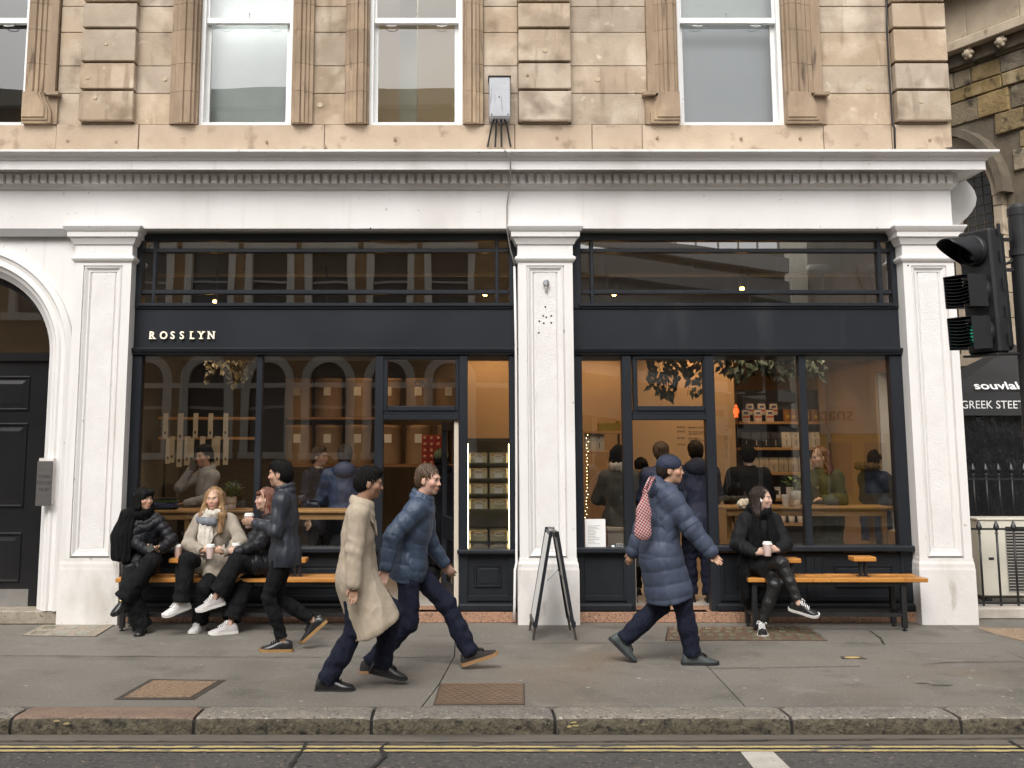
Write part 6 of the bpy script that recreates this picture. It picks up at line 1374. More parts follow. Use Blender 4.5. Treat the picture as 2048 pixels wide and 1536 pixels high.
def person(label, loc, rz, pose, look, h=1.7, group=None, res=1.):
    """pose values are local (x right, y forward, z up) or world triples wrapped as ('w', x, y, z)"""
    t = thing('person', label, 'person', loc, rz, group); s = h / 1.72
    Rz = np.array(Matrix.Rotation(-rz, 3, 'Z')); L0 = np.array(loc, float)
    def loc_(p):
        if p is None: return None
        if isinstance(p[0], str): return Rz @ (np.array(p[1:], float) - L0)
        return np.array(p, float)
    def dir_(p):
        if isinstance(p[0], str): return Rz @ np.array(p[1:], float)
        return np.array(p, float)
    fem = look.get('fem', False)
    P = loc_(pose['pelvis']); lean = pose.get('lean', 0.); side = pose.get('side', 0.); tw = pose.get('twist', 0.)
    Rt = rotm((0, 0, 1), tw) @ rotm((1, 0, 0), -lean) @ rotm((0, 1, 0), side)
    U, Rr, Fw = Rt @ V3(0, 0, 1), Rt @ V3(1, 0, 0), Rt @ V3(0, 1, 0)
    hip = rotm((0, 0, 1), pose.get('hip_twist', 0.)) @ V3(1, 0, 0)
    C = P + U * .30 * s; Sh = P + U * .475 * s; N = P + U * .53 * s
    sw = (.15 if fem else .172) * s * look.get('shoulder', 1.)
    S = {1: Sh + Rr * sw + V3(0, 0, pose.get('shr', 0)), -1: Sh - Rr * sw + V3(0, 0, pose.get('shl', 0))}
    HY, HP, HR = pose.get('head', (0, 0, 0))
    Hd = rotm((0, 0, 1), tw + HY) @ rotm((1, 0, 0), -HP) @ rotm((0, 1, 0), HR)
    HC = N + U * .055 * s + Hd @ V3(0, .03, .105) * s + Fw * pose.get('neckf', .01)
    hl = lambda x, y, z: HC + Hd @ (V3(x, y, z) * s)
    E, Wt = {}, {}; hands = {}
    for k, key in ((1, 'handr'), (-1, 'handl')):
        tg = loc_(pose.get(key)) if pose.get(key) is not None else S[k] + V3(.06 * k, .06, -.52 * s)
        pol = dir_(pose.get('elbr' if k > 0 else 'elbl', (k * .5, -1, -.2)))
        E[k], Wt[k] = ik(S[k], tg, .285 * s, .25 * s, pol)
    Hp = {1: P + hip * .088 * s, -1: P - hip * .088 * s}; K, An = {}, {}
    for k, key in ((1, 'footr'), (-1, 'footl')):
        f_ = pose[key]; K[k], An[k] = ik(Hp[k], loc_(f_['a']), .43 * s, .42 * s, dir_(f_.get('pole', (0, 1, .0))))
    # ---------------- body: one continuous mesh
    B = Field(.007 * res)
    B.cone(P, C, .06, .07, .03).cone(C, Sh, .07, .06, .03).cone(S[1], S[-1], .045, .045, .03).cone(N - U * .06, HC + Hd @ V3(0, -.02, -.05) * s, .052 * s * (.9 if fem else 1.05), .05 * s * (.9 if fem else 1.05), .03)
    for k in (1, -1):
        B.chain([S[k], E[k], Wt[k]], [.035, .03, .024], .02).chain([Hp[k], K[k], An[k]], [.05, .04, .032], .02).cone(P, Hp[k], .06, .05, .02)
    e = lambda c, r, k=.015, op=0: B.ell(hl(*c), np.array(r) * s, Hd.T, k, op)
    cn = lambda a, b, ra, rb, k=.01: B.cone(hl(*a), hl(*b), ra * s, rb * s, k)
    j = .93 if fem else 1.
    e((0, -.012, .032), (.073, .093, .092), .02); e((0, .022, -.04), (.056 * j, .066, .068), .03); e((0, .062, -.088), (.022 * j, .02, .018), .025)
    br = .007 if fem else .0105; cn((-.028, .079, .028), (.028, .079, .028), br, br, .024); e((.04, .06, -.018), (.021, .019, .02), .03); e((-.04, .06, -.018), (.021, .019, .02), .03)
    nz = .8 if fem else 1.; cn((0, .085, .015), (0, .088 + .016 * nz, -.022), .0075 * nz, .011 * nz, .012); e((.0105 * nz, .091, -.026), (.0085 * nz, .01, .0075), .01); e((-.0105 * nz, .091, -.026), (.0085 * nz, .01, .0075), .01)
    cn((-.014, .083, -.052), (.014, .083, -.052), .009, .009, .01); cn((-.012, .082, -.062), (.012, .082, -.062), .0095, .0095, .01)
    e((.031, .103, .007), (.012, .0115, .0075), .02, 1); e((-.031, .103, .007), (.012, .0115, .0075), .02, 1)
    for k in (1, -1): e((.074 * k, -.008, -.008), (.009, .02, .03), .01)
    for k, key in ((1, 'hr'), (-1, 'hl')):
        hp = pose.get(key, {}); fd = nrm(Wt[k] - E[k]); dh = nrm(dir_(hp['d'])) if 'd' in hp else fd
        pn = dir_(hp['n']) if 'n' in hp else np.cross(dh, V3(0, 1, .1)) * k; pn = nrm(pn - dh * pn.dot(dh)); ac = np.cross(pn, dh); cl = hp.get('curl', .45); hs = .92 * s * (.9 if fem else 1)
        W = Wt[k]; B.cone(W, W + dh * .02, .024 * hs, .026 * hs, .01).cone(W + dh * .025 * hs, W + dh * .085 * hs, .034 * hs, .038 * hs, .012, pn, .42)
        hands[k] = (W + dh * .08 * hs + pn * .03, dh, pn)
        for q in range(4):
            o = (q - 1.5) * .0205 * hs; p = W + dh * (.088 - .006 * abs(q - 1.3)) * hs + ac * o; dd = dh.copy(); ln = [.044, .028, .022][:]; fl = (.88, 1., .95, .78)[q]
            for i in range(3):
                an = cl * (.7 if i == 0 else 1.1); dd = nrm(dd * math.cos(an) + pn * math.sin(an)); pnn = nrm(pn - dd * pn.dot(dd)) if i < 2 else pn
                p2 = p + dd * ln[i] * fl * hs; B.cone(p, p2, (.0095 - .0008 * i) * hs, (.009 - .001 * i) * hs, .004); p = p2
        sd = hp.get('thumb', 1) * k * (1 if np.cross(pn, dh).dot(ac) > 0 else 1)
        tb = W + dh * .03 * hs - ac * .026 * hs * sd; t1 = tb + (dh * .03 - ac * .022 * sd + pn * .012) * hs; t2 = t1 + (dh * .03 - ac * .002 * sd + pn * .014) * hs
        B.cone(tb, t1, .013 * hs, .0115 * hs, .01).cone(t1, t2, .011 * hs, .009 * hs, .004)
    sk = np.array(look.get('skin', (.52, .31, .21))); lip = np.array(look.get('lip', sk * V3(.85, .55, .55))); brow = np.array(look.get('brow', (.03, .02, .015)))
    stub = look.get('stubble', 0.)
    def colfn(v):
        q = ((v - HC) @ Hd) / s; x, y, z = q.T; ax_ = np.abs(x); c = np.tile(sk, (len(v), 1)); fr = y > .045
        red = np.exp(-((ax_ - .045) ** 2 + (z + .02) ** 2) / .0006) * fr + np.exp(-(x ** 2 + (z + .02) ** 2) / .0002) * (y > .09); c *= (1 - .18 * red[:, None] * V3(0, 1, 1))
        if stub: m = fr & (z < -.03); c[m] *= 1 - stub * .5
        m = (y > .07) & (ax_ < .024) & (z > -.069) & (z < -.046) & (np.abs(z + .0575) < .0115 - .2 * ax_ * .3); c[m] = lip
        m = (y > .06) & (np.abs(ax_ - .031) < .02) & (np.abs(z - .0275 + .25 * np.abs(ax_ - .035) * .5) < .0052); c[m] = sk * .35 + brow * .65
        eye = (y > .06) & (((ax_ - .031) / .0155) ** 2 + ((z - .005) / .0072) ** 2 < 1); c[eye] = (.4, .355, .33)
        m = (y > .06) & (((ax_ - .031) / .0055) ** 2 + ((z - .005) / .0058) ** 2 < 1); c[m] = (.02, .013, .01)
        m = (y > .06) & (((ax_ - .031) / .0165) ** 2 + ((z - .0105) / .003) ** 2 < 1); c[m] = sk * .3
        return np.clip(c, 0, 1)
    np_mesh('body', *B.mesh(), 'skin', t, None, colfn)
    # ---------------- trousers
    tr = look.get('trousers')
    if tr:
        m_, th, kn, an = tr[:4]; T = Field(.0095 * res)
        T.ell(P + V3(0, -.005, .02), V3(.165, .115, .13) * s * (1.0), None, .04)
        for k in (1, -1):
            d_ = nrm(An[k] - K[k]); end = An[k] - d_ * (tr[4] if len(tr) > 4 else .02)
            T.cone(Hp[k], K[k], th * s, kn * s * 1.05, .04).cone(K[k], (K[k] + end) / 2, kn * s, (kn + an) / 2 * s * 1.02, .03).cone((K[k] + end) / 2, end, (kn + an) / 2 * s, an * s, .03)
            T.ell(end + d_ * (an * s * .95), V3(an, an, an) * s * 1.3, None, .006, 1)
        js = [(K[k], An[k] - Hp[k]) for k in (1, -1)] + [(An[k] + V3(0, 0, .1), V3(0, 0, 1)) for k in (1, -1)] + [(Hp[k], K[k] - Hp[k]) for k in (1, -1)]
        np_mesh('trousers', *T.mesh(), m_, t, lambda v, no: (.35 if 'leather' in m_ else 1.) * (creases(v, js, .006, .13, 62) + .003 * wob(v, 19, 2.) + .0055 * ridge(v, 26, 2.) + .003 * ridge(v, 52, 4.)))
    # ---------------- top
    tp = look.get('top')
    if tp:
        g = tp.get('g', 1.); T = Field(.0095 * res); fl = Fw; fz = .66
        T.cone(P + U * .1, C, .135 * s * g, .15 * s * g, .05, fl, fz).cone(C, Sh - U * .05, .152 * s * g, .13 * s * g, .05, fl, fz + .04).cone(S[1] - U * .025, S[-1] - U * .025, .068 * s * g, .068 * s * g, .05).cone(Sh - U * .02, N - U * .02, .085 * s * g, .062 * s, .05)
        if fem: T.ell(C + U * .09 + Fw * .07 * s, V3(.12, .06, .07) * s, Rt.T, .06)
        sr = tp.get('sleeve', .056) * s
        for k in (1, -1):
            wd_ = nrm(Wt[k] - E[k]); T.cone(S[k] - U * .01, E[k], sr * 1.18, sr, .035).cone(E[k], Wt[k] - wd_ * .005, sr, sr * tp.get('cuff', .72), .025)
            T.ell(Wt[k] + wd_ * .03, V3(.034, .034, .034) * s, None, .004, 1)
        hem = tp.get('hem', .12); hr = tp.get('hemr', .17); segs = [(P - V3(0, 0, .02), Sh)]
        if tp.get('seated'):
            T.ell(P + V3(0, -.01, .03), V3(.185, .15, .14) * s * g, None, .05)
            for k in (1, -1):
                d_ = nrm(K[k] - Hp[k]); T.cone(Hp[k] + d_ * .02, Hp[k] + d_ * tp.get('lap', .16), .1 * s * g, .098 * s * g, .05)
            if tp.get('skirt'): 
                T.cone(P - V3(0, .1, .02), P + V3(*tp['skirt']), .14 * s, .1 * s, .05, V3(0, 1, 0), .5)
        else:
            lg = (K[1] + K[-1]) / 2; dv = nrm(lg - P) if hem > .3 else -U * .7 + V3(0, 0, -.3); dv = nrm(dv)
            e_ = P + dv * hem; T.cone(P + U * .12, P + dv * .04, .138 * s * g, .165 * s * g, .05, fl, .72).cone(P + dv * .03, e_, .165 * s * g, hr * s, .05, fl, tp.get('hemflat', .75))
            segs.append((P, e_))
            if hem > .3 and tp.get('legs', True):
                for k in (1, -1):
                    d_ = nrm(K[k] - Hp[k]); l_ = min(hem - .05, .4 * s); T.cone(Hp[k], Hp[k] + d_ * l_, .095 * s, .105 * s, .06)
                    if hem > .46: T.cone(K[k] - d_ * .04, K[k] + nrm(An[k] - K[k]) * (hem - .44), .1 * s, .095 * s, .06)
            T.ell(e_ + dv * .6, V3(.6, .6, .6), None, .012, 1)
        cz = tp.get('collar', 0)
        if cz:
            for q in range(14):
                a0, a1 = 2 * math.pi * q / 14, 2 * math.pi * (q + 1) / 14; rc = .078 * s
                f2 = lambda a: N + U * (.0 + .02 * math.sin(a) * -1) * s + (Rr * math.cos(a) + Fw * math.sin(a)) * rc
                T.cone(f2(a0), f2(a1), .024 * s, .024 * s, .015).cone(f2(a0) + U * cz, f2(a1) + U * cz, .017 * s, .017 * s, .015)
        for k in (1, -1): segs += [(S[k], E[k]), (E[k], Wt[k])]
        js = [(E[k], Wt[k] - S[k]) for k in (1, -1)] + [(P + U * .08, U)] + [(S[k] - U * .1, Rr) for k in (1, -1)]
        q_ = tp.get('quilt')
        def dsp(v, no):
            o = .0045 * tp.get('fold', 1.) * wob(v, 13, 5.) + creases(v, js, .006 * tp.get('fold', 1.), .13, 55) + .0055 * tp.get('fold', 1.) * ridge(v, 24, 1.) + .003 * ridge(v, 50, 3.)
            if q_: o = o * .6 + quilt(v, segs, q_[0], q_[1])
            else: o += .006 * tp.get('drape', 0.) * np.sin(np.arctan2((v - P) @ Rr, (v - P) @ Fw) * 9 + v[:, 2] * 3 + 1.5 * wob(v, 7)) * np.clip((P[2] + .05 - v[:, 2]) / .25, 0, 1)
            return o
        jk = np_mesh('jacket', *T.mesh(), tp['m'], t, dsp)
        if tp.get('buttons'):
            for q in range(3): MB().sphere(tuple(C + Fw * .125 * s * g + Rr * (.02) + U * (.05 - q * .12)), .011, 8, 6).build('button', tp['buttons'], jk)
        if tp.get('zip'): MB().tube([tuple(N + Fw * .1 * s + U * -.02), tuple(C + Fw * (.112 * s * g) + U * .08), tuple(C + Fw * .108 * s * g - U * .1), tuple(P + Fw * .125 * s * g + U * .02)], .006, 6).build('zip', tp['zip'], jk)
        if tp.get('shirt'):      # pale collar under the coat
            MB().tube([tuple(N + U * .03 + (Rr * math.cos(a) + Fw * math.sin(a)) * .062 * s) for a in np.linspace(0, 6.283, 13)], .012, 6).build('shirt_collar', tp['shirt'], jk)
        if tp.get('lapel'):
            for k in (1, -1):
                a = N + Rr * .07 * k * s + Fw * .03 * s; b = C + Fw * .12 * s * g + Rr * .012 * k + U * .0; c = C + Fw * .095 * s * g + Rr * .11 * k * s + U * .1
                o = .012 * Fw; MB().add([tuple(p + oo) for oo in (V3(0, 0, 0), o) for p in (a, b, c)], [(0, 1, 2), (3, 5, 4), (0, 3, 4, 1), (1, 4, 5, 2), (2, 5, 3, 0)]).build('lapel', tp['m'], jk)
    hd = look.get('hood')
    if hd:
        T = Field(.01 * res); c = N - Fw * .09 * s + U * .0
        T.ell(c, V3(.13, .085, .1) * s, Rt.T, .03); T.cone(c + Rr * .1 * s + Fw * .05, c - Rr * .1 * s + Fw * .05, .05 * s, .05 * s, .04)
        ho = np_mesh('hood', *T.mesh(), hd[0], t, lambda v, no: .007 * wob(v, 22, 1.))
        if len(hd) > 1:
            T = Field(.01 * res)
            for q in range(9):
                a0, a1 = math.pi * (q / 9 - .0) - .2, math.pi * ((q + 1) / 9) - .2 + (.4 if q == 8 else 0)
                f2 = lambda a: c - Fw * .02 * s + U * .055 * s + Rr * math.cos(a) * .14 * s - Fw * math.sin(a) * .09 * s + U * .03 * s
                T.cone(f2(a0), f2(a1), .042 * s, .042 * s, .02)
            np_mesh('fur_trim', *T.mesh(), hd[1], ho, lambda v, no: .012 * wob(v, 95, 1.) + .01 * wob(v, 190, 2.))
    # ---------------- hair
    hr_ = look.get('hair')
    if hr_:
        m_, st = hr_[0], hr_[1]; T = Field(.0065 * res); he = lambda c, r, k=.02, op=0: T.ell(hl(*c), np.array(r) * s, Hd.T, k, op); hc = lambda a, b, ra, rb, k=.02: T.cone(hl(*a), hl(*b), ra * s, rb * s, k)
        he((0, -.02, .042), (.081, .1, .094)); 
        if st == 'short': he((0, -.05, -.01), (.075, .07, .075), .03); he((0, .02, .1), (.06, .06, .035), .03); he((0, .09, -.035), (.1, .075, .095), .015, 1)
        if st == 'crop': he((0, -.05, -.01), (.072, .065, .07), .03); he((0, .1, -.03), (.1, .085, .1), .012, 1)
        if st == 'bob':
            for k in (1, -1): hc((.066 * k, -.01, .05), (.078 * k, .012, -.08), .036, .034); hc((.06 * k, -.05, .03), (.066 * k, -.05, -.1), .045, .036)
            hc((0, -.08, .02), (0, -.075, -.1), .05, .045); hc((-.045, .07, .075), (.03, .082, .06), .026, .024); hc((.03, .078, .07), (.055, .06, .02), .024, .018); he((0, .1, -.055), (.055, .06, .085), .012, 1)
        if st in ('long', 'long_back'):
            ln = hr_[2] if len(hr_) > 2 else .3
            for k in (1, -1):
                yb0 = 0. if st == 'long' else -.035; hc((.06 * k, yb0, .06), (.08 * k, yb0, -.06), .033, .032); hc((.08 * k, yb0, -.06), (.105 * k, .045 if st == 'long' else -.03, -.16), .033, .04); hc((.105 * k, .045 if st == 'long' else -.03, -.16), (.1 * k, .085 if st == 'long' else -.06, -ln), .04, .024)
                hc((.05 * k, -.055, .03), (.075 * k, -.06, -.2), .045, .045)
            hc((0, -.08, .02), (0, -.085, -.2), .055, .05); he((0, .1, -.03), (.058, .066, .1), .012, 1)
            if len(hr_) > 3: hc((-.05, .072, .065), (.05, .072, .065), .022, .022)
        if st == 'bun': he((0, -.05, -.0), (.072, .065, .07), .03); he((0, -.1, .06), (.04, .04, .04), .02); he((0, .1, -.03), (.1, .085, .1), .012, 1)
        def hd_(v, no):
            q = ((v - HC) @ Hd) / s; a = np.arctan2(q[:, 0], -q[:, 1]); w_ = .0055 * np.sin(a * 26 + 2.5 * wob(q, 16, .5) + q[:, 2] * (12 if st.startswith('long') else 3)) + .003 * np.sin(a * 61 + 3 * wob(q, 24, 2.))
            return w_ * res + (.008 * wob(q, 21, 4.) if st.startswith('long') else 0)
        np_mesh('hair', *T.mesh(), m_, t, hd_)
    cp = look.get('cap')
    if cp:
        T = Field(.0075 * res); T.ell(hl(0, -.018, .048), V3(.09, .108, .088) * s, Hd.T, .01); T.ell(hl(0, 0, -.055), V3(.13, .16, .085) * s, Hd.T, .008, 1)
        if cp[1] == 'peak': T.cone(hl(0, .085, .048), hl(0, .15, .03), .06 * s, .045 * s, .01, Hd @ V3(0, .25, 1), .16)
        np_mesh('cap', *T.mesh(), cp[0], t, lambda v, no: .003 * wob(v, 30, 1.))
    # ---------------- scarf: loops round the neck and hanging ends
    sc_ = look.get('scarf')
    if sc_:
        T = Field(.008 * res); rr = .088 * s
        for lay in range(2):
            for q in range(14):
                f2 = lambda a: N + U * (.012 + .035 * lay - .02 * math.sin(a) + .012 * math.sin(a * 2 + lay * 2)) * s + (Rr * math.cos(a) + Fw * (math.sin(a) + .1)) * (rr + .008 * lay)
                T.cone(f2(2 * math.pi * q / 14), f2(2 * math.pi * (q + 1) / 14), .034 * s, .034 * s, .012)
        for k, ln, dx in sc_.get('ends', ()):
            a = N + Fw * .1 * s + Rr * dx * s; b = C + Fw * (.15 + .02 * k) * s * (tp.get('g', 1) if tp else 1) + Rr * dx * 1.3 * s + U * .02; c = b - U * max(.01, ln - .2) + Fw * .03
            T.chain([a, b, c], [.05, .055, .05], .02, Fw, .35)
        np_mesh('scarf', *T.mesh(), sc_['m'], t, lambda v, no: .006 * np.sin(((v - N) @ Rr) * 120 + 2 * wob(v, 20)) + .005 * wob(v, 40, 3.))
    # ---------------- socks and shoes
    sh = look.get('shoes')
    if sh:
        for k, key in ((1, 'footr'), (-1, 'footl')):
            f_ = pose[key]; up_ = nrm(K[k] - An[k]); 
            d_ = dir_(f_['d']); u2 = dir_(f_.get('u', (0, 0, 1)))
            if look.get('sock'): MB().tube([tuple(An[k] + up_ * .14), tuple(An[k] + up_ * .05), tuple(An[k] - V3(*nrm(u2)) * .03)], [.038 * s, .036 * s, .034 * s], 12).build('sock', look['sock'], t, True)
            shoe(t, An[k], d_, u2, sh[0], sh[1], s * 1.08, *sh[2:3], **(sh[3] if len(sh) > 3 else {}))
    return dict(t=t, hands=hands, HC=HC, Hd=Hd, N=N, U=U, R=Rr, F=Fw, S=S, C=C, P=P, K=K, An=An, E=E, W=Wt, s=s, inv=lambda p: np.array(Matrix.Rotation(rz, 3, 'Z')) @ np.asarray(p) + L0)
PI = math.pi
W3 = lambda px, py, Y: ('w', at(px, py, Y)[0], Y, at(px, py, Y)[1])
def cup_at(label, world, s=1.05, tilt=(0, 0, 0)):
    c = put('cup', ck, 'takeaway_cup', label, 'cup', None, tuple(world), s); c.rotation_euler = tilt; return c
def phone_at(label, world, rot):
    t = thing('mobile_phone', label, 'phone', tuple(world)); t.rotation_euler = rot; bx('case', 'phone', t, -.037, .037, -.004, .004, -.075, .075, c=.004); bx('screen', 'opp_pane', t, -.034, .034, -.0055, -.0045, -.07, .07); return t
# ---- four women on the benches
ps = ZB + .115
def seat(px, Y=-.2): x = X(px, 1120, Y); return (x, Y, 0)
ANK = .09
# A: black padded jacket and shawl, legs crossed
l0 = seat(283)
A_ = person('woman with a black bob, black padded jacket and scarf, holding a phone', l0, PI,
    dict(pelvis=(0, -.02, ps), lean=.1, head=(.9, -.02, 0), handr=W3(298, 1103, -.47), handl=W3(318, 1101, -.46), elbr=(.8, -.6, -.4), elbl=(-.8, -.6, -.4),
         hr=dict(d=('w', .8, -.35, .25), n=('w', .1, .3, 1), curl=.3), hl=dict(d=('w', -.8, -.3, .2), n=('w', -.1, .4, 1), curl=.5),
         footr=dict(a=('w', X(283, 1240, -.52), -.5, ANK), d=('w', .1, -1, -.05), pole=(.2, 1, .6)), footl=dict(a=W3(251, 1193, -.62), d=('w', -.62, -.5, -.55), u=('w', -.3, -.55, .75), pole=('w', .55, -.6, .6))),
    dict(fem=True, skin=(.47, .29, .19), hair=('hair_black', 'bob'), top=dict(m='puffer_black', g=1.14, sleeve=.066, seated=True, quilt=(.075, .012), collar=.05, lap=.12), trousers=('cloth_black', .1, .085, .105, -.03), scarf=dict(m='wool_black', ends=((0, .42, .09),)), sock='sock_grey', shoes=('shoe_black', 'sole_black', None, dict(buckle=True))), h=1.66)
T = Field(.009); c_ = A_
for q in range(3):   # shawl over the shoulder
    a = c_['S'][1] + V3(.02 - .03 * q, -.02 + .03 * q, .03); T.chain([c_['N'] + V3(.06, .0, .0), a, a + V3(.09 - .02 * q, -.02 + .02 * q, -.2), a + V3(.1 - .02 * q, .02 + .02 * q, -.4)], [.05, .07, .075, .05], .05)
np_mesh('shawl', *T.mesh(), 'wool_black', c_['t'], lambda v, no: .006 * wob(v, 24, 1.) + .004 * np.sin(v[:, 0] * 90 + 2 * wob(v, 12)))
phone_at('green cased phone in the hands of the woman with the black bob', at(301, 1095, -.58)[0:1] + (-.585,) + (at(301, 1096, -.585)[1],), (.9, 1.1, .1))
# B: taupe coat, cream scarf, long fair hair
l0 = seat(428)
B_ = person('woman with long fair hair, taupe coat and cream scarf, holding a cup', l0, PI,
    dict(pelvis=(0, -.02, ps), lean=.08, head=(-.12, .03, 0), handr=W3(402, 1101, -.46), handl=W3(448, 1103, -.48), elbr=(.9, -.5, -.3), elbl=(-.9, -.5, -.3),
         hr=dict(d=('w', .85, -.3, .15), n=('w', .25, .8, .0), curl=.55), hl=dict(d=('w', -.8, -.3, .15), n=('w', -.2, .8, .1), curl=.6),
         footr=dict(a=W3(362, 1204, -.62), d=('w', -.75, -.55, -.25), u=('w', -.1, -.3, .95), pole=('w', -.1, -.6, .8)), footl=dict(a=('w', X(398, 1240, -.4), -.36, ANK), d=('w', -.2, -1, 0), pole=(.0, 1, .5))),
    dict(fem=True, skin=(.55, .34, .235), lip=(.4, .15, .13), brow=(.07, .04, .02), hair=('hair_blond', 'long', .33), top=dict(m='coat_taupe', g=1.16, sleeve=.072, cuff=.8, seated=True, lap=.2, fold=1.2, lapel=True, buttons='sock_grey'), trousers=('cloth_black', .092, .078, .085, .0), scarf=dict(m='scarf_cream', ends=((0, .3, .03), (0, .5, .07))), sock='sock_grey', shoes=('shoe_white', 'sole_white', 'lace_white')), h=1.67)
T = Field(.008); n_ = B_['N']
for q in range(8):
    f2 = lambda a: n_ + V3(0, .02, -.02) + V3(math.cos(a) * .15, math.sin(a) * .11, -.02 - .03 * math.sin(a)); T.cone(f2(-.6 + q * .28), f2(-.6 + (q + 1) * .28), .042, .042, .015)
np_mesh('scarf_fold', *T.mesh(), 'scarf_grey', B_['t'], lambda v, no: .006 * wob(v, 40, 3.))
cup_at('pink takeaway cup held by the woman in the taupe coat', (at(421, 1117, -.5)[0], -.52, at(421, 1117, -.5)[1]), 1.1)
# C: turned towards B, black padded jacket, red brown hair
l0 = seat(536)
C_ = person('woman with red brown hair and black padded jacket, turned sideways on the bench', l0, math.radians(100),
    dict(pelvis=(0, -.06, ps), lean=.12, head=(.05, .0, 0), handr=W3(478, 1108, -.36), handl=W3(472, 1106, -.5), elbr=(.5, -.8, -.5), elbl=(-.6, -.8, -.5), hr=dict(d=('w', -.9, -.2, .2), n=('w', 0, -.8, .2), curl=.5), hl=dict(d=('w', -.9, .1, .25), n=('w', 0, .8, .2), curl=.5),
         footl=dict(a=W3(430, 1196, -.6), d=('w', -.8, -.35, -.2), u=('w', -.15, -.2, .95), pole=('w', -.2, -.3, 1)), footr=dict(a=('w', X(458, 1250, -.55), -.53, ANK), d=('w', -.85, -.4, 0), pole=('w', -.6, -.3, .7))),
    dict(fem=True, skin=(.56, .36, .27), hair=('hair_red', 'long_back', .3, 1), top=dict(m='puffer_black', g=1.2, sleeve=.07, seated=True, quilt=(.085, .013), collar=.04, lap=.22, skirt=(.0, -.02, -.08)), trousers=('cloth_black', .1, .09, .098, .05), sock='sock_brown', shoes=('shoe_grey', 'sole_white', 'lace_white')), h=1.66)
cup_at('pink takeaway cup held by the woman with red brown hair', (at(468, 1112, -.5)[0], -.43, at(468, 1114, -.43)[1]), 1.1)
phone_at('black phone held up beside the cup of the woman with red brown hair', (at(455, 1090, -.46)[0], -.47, at(455, 1096, -.47)[1]), (.2, -.5, 1.2))
# D: on the right bench, head turned away in profile
l0 = seat(1520)
D_ = person('woman with long dark hair, parka and leather trousers on the right bench, holding a cup', l0, PI + .12,
    dict(pelvis=(0, -.02, ps), lean=.08, head=(.98, .0, 0), handr=W3(1512, 1106, -.47), handl=W3(1557, 1100, -.47), elbr=(.8, -.6, -.45), elbl=(-.8, -.6, -.45), hr=dict(d=('w', .9, -.3, .15), n=('w', .2, .8, .1), curl=.6), hl=dict(d=('w', -.9, -.2, .05), n=('w', -.2, .8, .1), curl=.6),
         footl=dict(a=('w', X(1525, 1250, -.55), -.52, ANK), d=('w', -.25, -1, -.1), u=('w', -.1, -.1, 1), pole=('w', .25, -1, .6)), footr=dict(a=W3(1597, 1207, -.64), d=('w', .85, -.45, -.2), u=('w', .25, -.5, .8), pole=('w', .15, -.5, .9))),
    dict(fem=True, skin=(.56, .37, .28), lip=(.3, .11, .1), hair=('hair_dark', 'long_back', .36), top=dict(m='parka_black' if 'parka_black' in MATS else (mat('parka_black', (.006, .0065, .0075), .8, (.009, .0095, .01), 12, bump=.3, bscale=120, spec=.25), 'parka_black')[1], g=1.2, sleeve=.074, seated=True, fold=1.5, lap=.18, collar=.035, skirt=(.1, -.08, -.34)), trousers=('leather_black', .088, .066, .052, .03), scarf=dict(m='wool_black', ends=((0, .34, .07), (0, .34, -.07))), hood=('parka_black', 'fur_tan'), sock='sock_grey', shoes=('shoe_black', 'sole_white', 'lace_white')), h=1.68)
MB().sphere(tuple(D_['HC'] + D_['Hd'] @ V3(.086, .012, -.016)), .011, 8, 6, (1, 1, 1.4)).build('earbud', 'earbud', D_['t'], True)
T = Field(.009); p_ = D_['P']; T.chain([p_ + V3(.17, .06, .1), p_ + V3(.2, .1, -.1), p_ + V3(.19, .08, -.3)], [.06, .07, .06], .03, V3(1, .3, 0), .4); np_mesh('scarf_end', *T.mesh(), 'wool_black', D_['t'], lambda v, no: .005 * np.sin(v[:, 1] * 110) + .004 * wob(v, 30))
cup_at('pink takeaway cup in both hands of the woman on the right bench', (at(1534, 1110, -.52)[0], -.545, at(1534, 1112, -.54)[1]), 1.1)
# ---- walkers
x, y = gnd(585, 1300)
def foot(px, py, z, d, pitch=0., off=0.):      # ankle above the sole point seen at px, py
    gx_, gy_ = gnd(px, py, 0.); return dict(a=('w', gx_, gy_ + off, ANK + z), d=('w', d, 0, -math.sin(pitch)), u=('w', math.sin(pitch) * (1 if d > 0 else -1) * 1., 0, math.cos(pitch)), pole=('w', d, -.05, .1))
gx_, gy_ = gnd(562, 1302)
P1 = person('walker dressed all in black stepping left with a cup past the seated women', (gx_ + .0, gy_, 0), PI / 2,
    dict(pelvis=(0, -.02, .9), lean=.04, head=(-.15, .05, 0), handl=W3(512, 1046, gy_ - .1), handr=W3(520, 1050, gy_ + .1), elbl=(-.5, -.5, -1), elbr=(.5, -.5, -1), hl=dict(d=('w', -1, 0, .1), n=('w', 0, .9, .2), curl=.55), hr=dict(d=('w', -1, 0, .1), n=('w', 0, -.9, .2), curl=.55),
         footl=foot(566, 1303, 0, -1), footr=dict(a=('w', gx_ + .28, gy_ + .1, ANK + .16), d=('w', -.75, 0, -.65), u=('w', -.65, 0, .75), pole=('w', -1, 0, 0))),
    dict(skin=(.46, .28, .19), stubble=.4, hair=('hair_black', 'short'), top=dict(m='jacket_slate' if 'jacket_slate' in MATS else (mat('jacket_slate', (.016, .019, .028), .5, (.022, .026, .036), 9, bump=.15), 'jacket_slate')[1], g=1.12, sleeve=.064, hem=.12, hemr=.18, collar=.05, fold=1.4), trousers=('cloth_black', .085, .062, .056, .03), shoes=('shoe_black', 'sole_gum', 'wool_black')), h=1.74)
cup_at('takeaway cup held out by the walker dressed in black', (at(498, 1046, gy_)[0], gy_, at(498, 1056, gy_)[1]), 1.05)
gx_, gy_ = gnd(668, 1381)
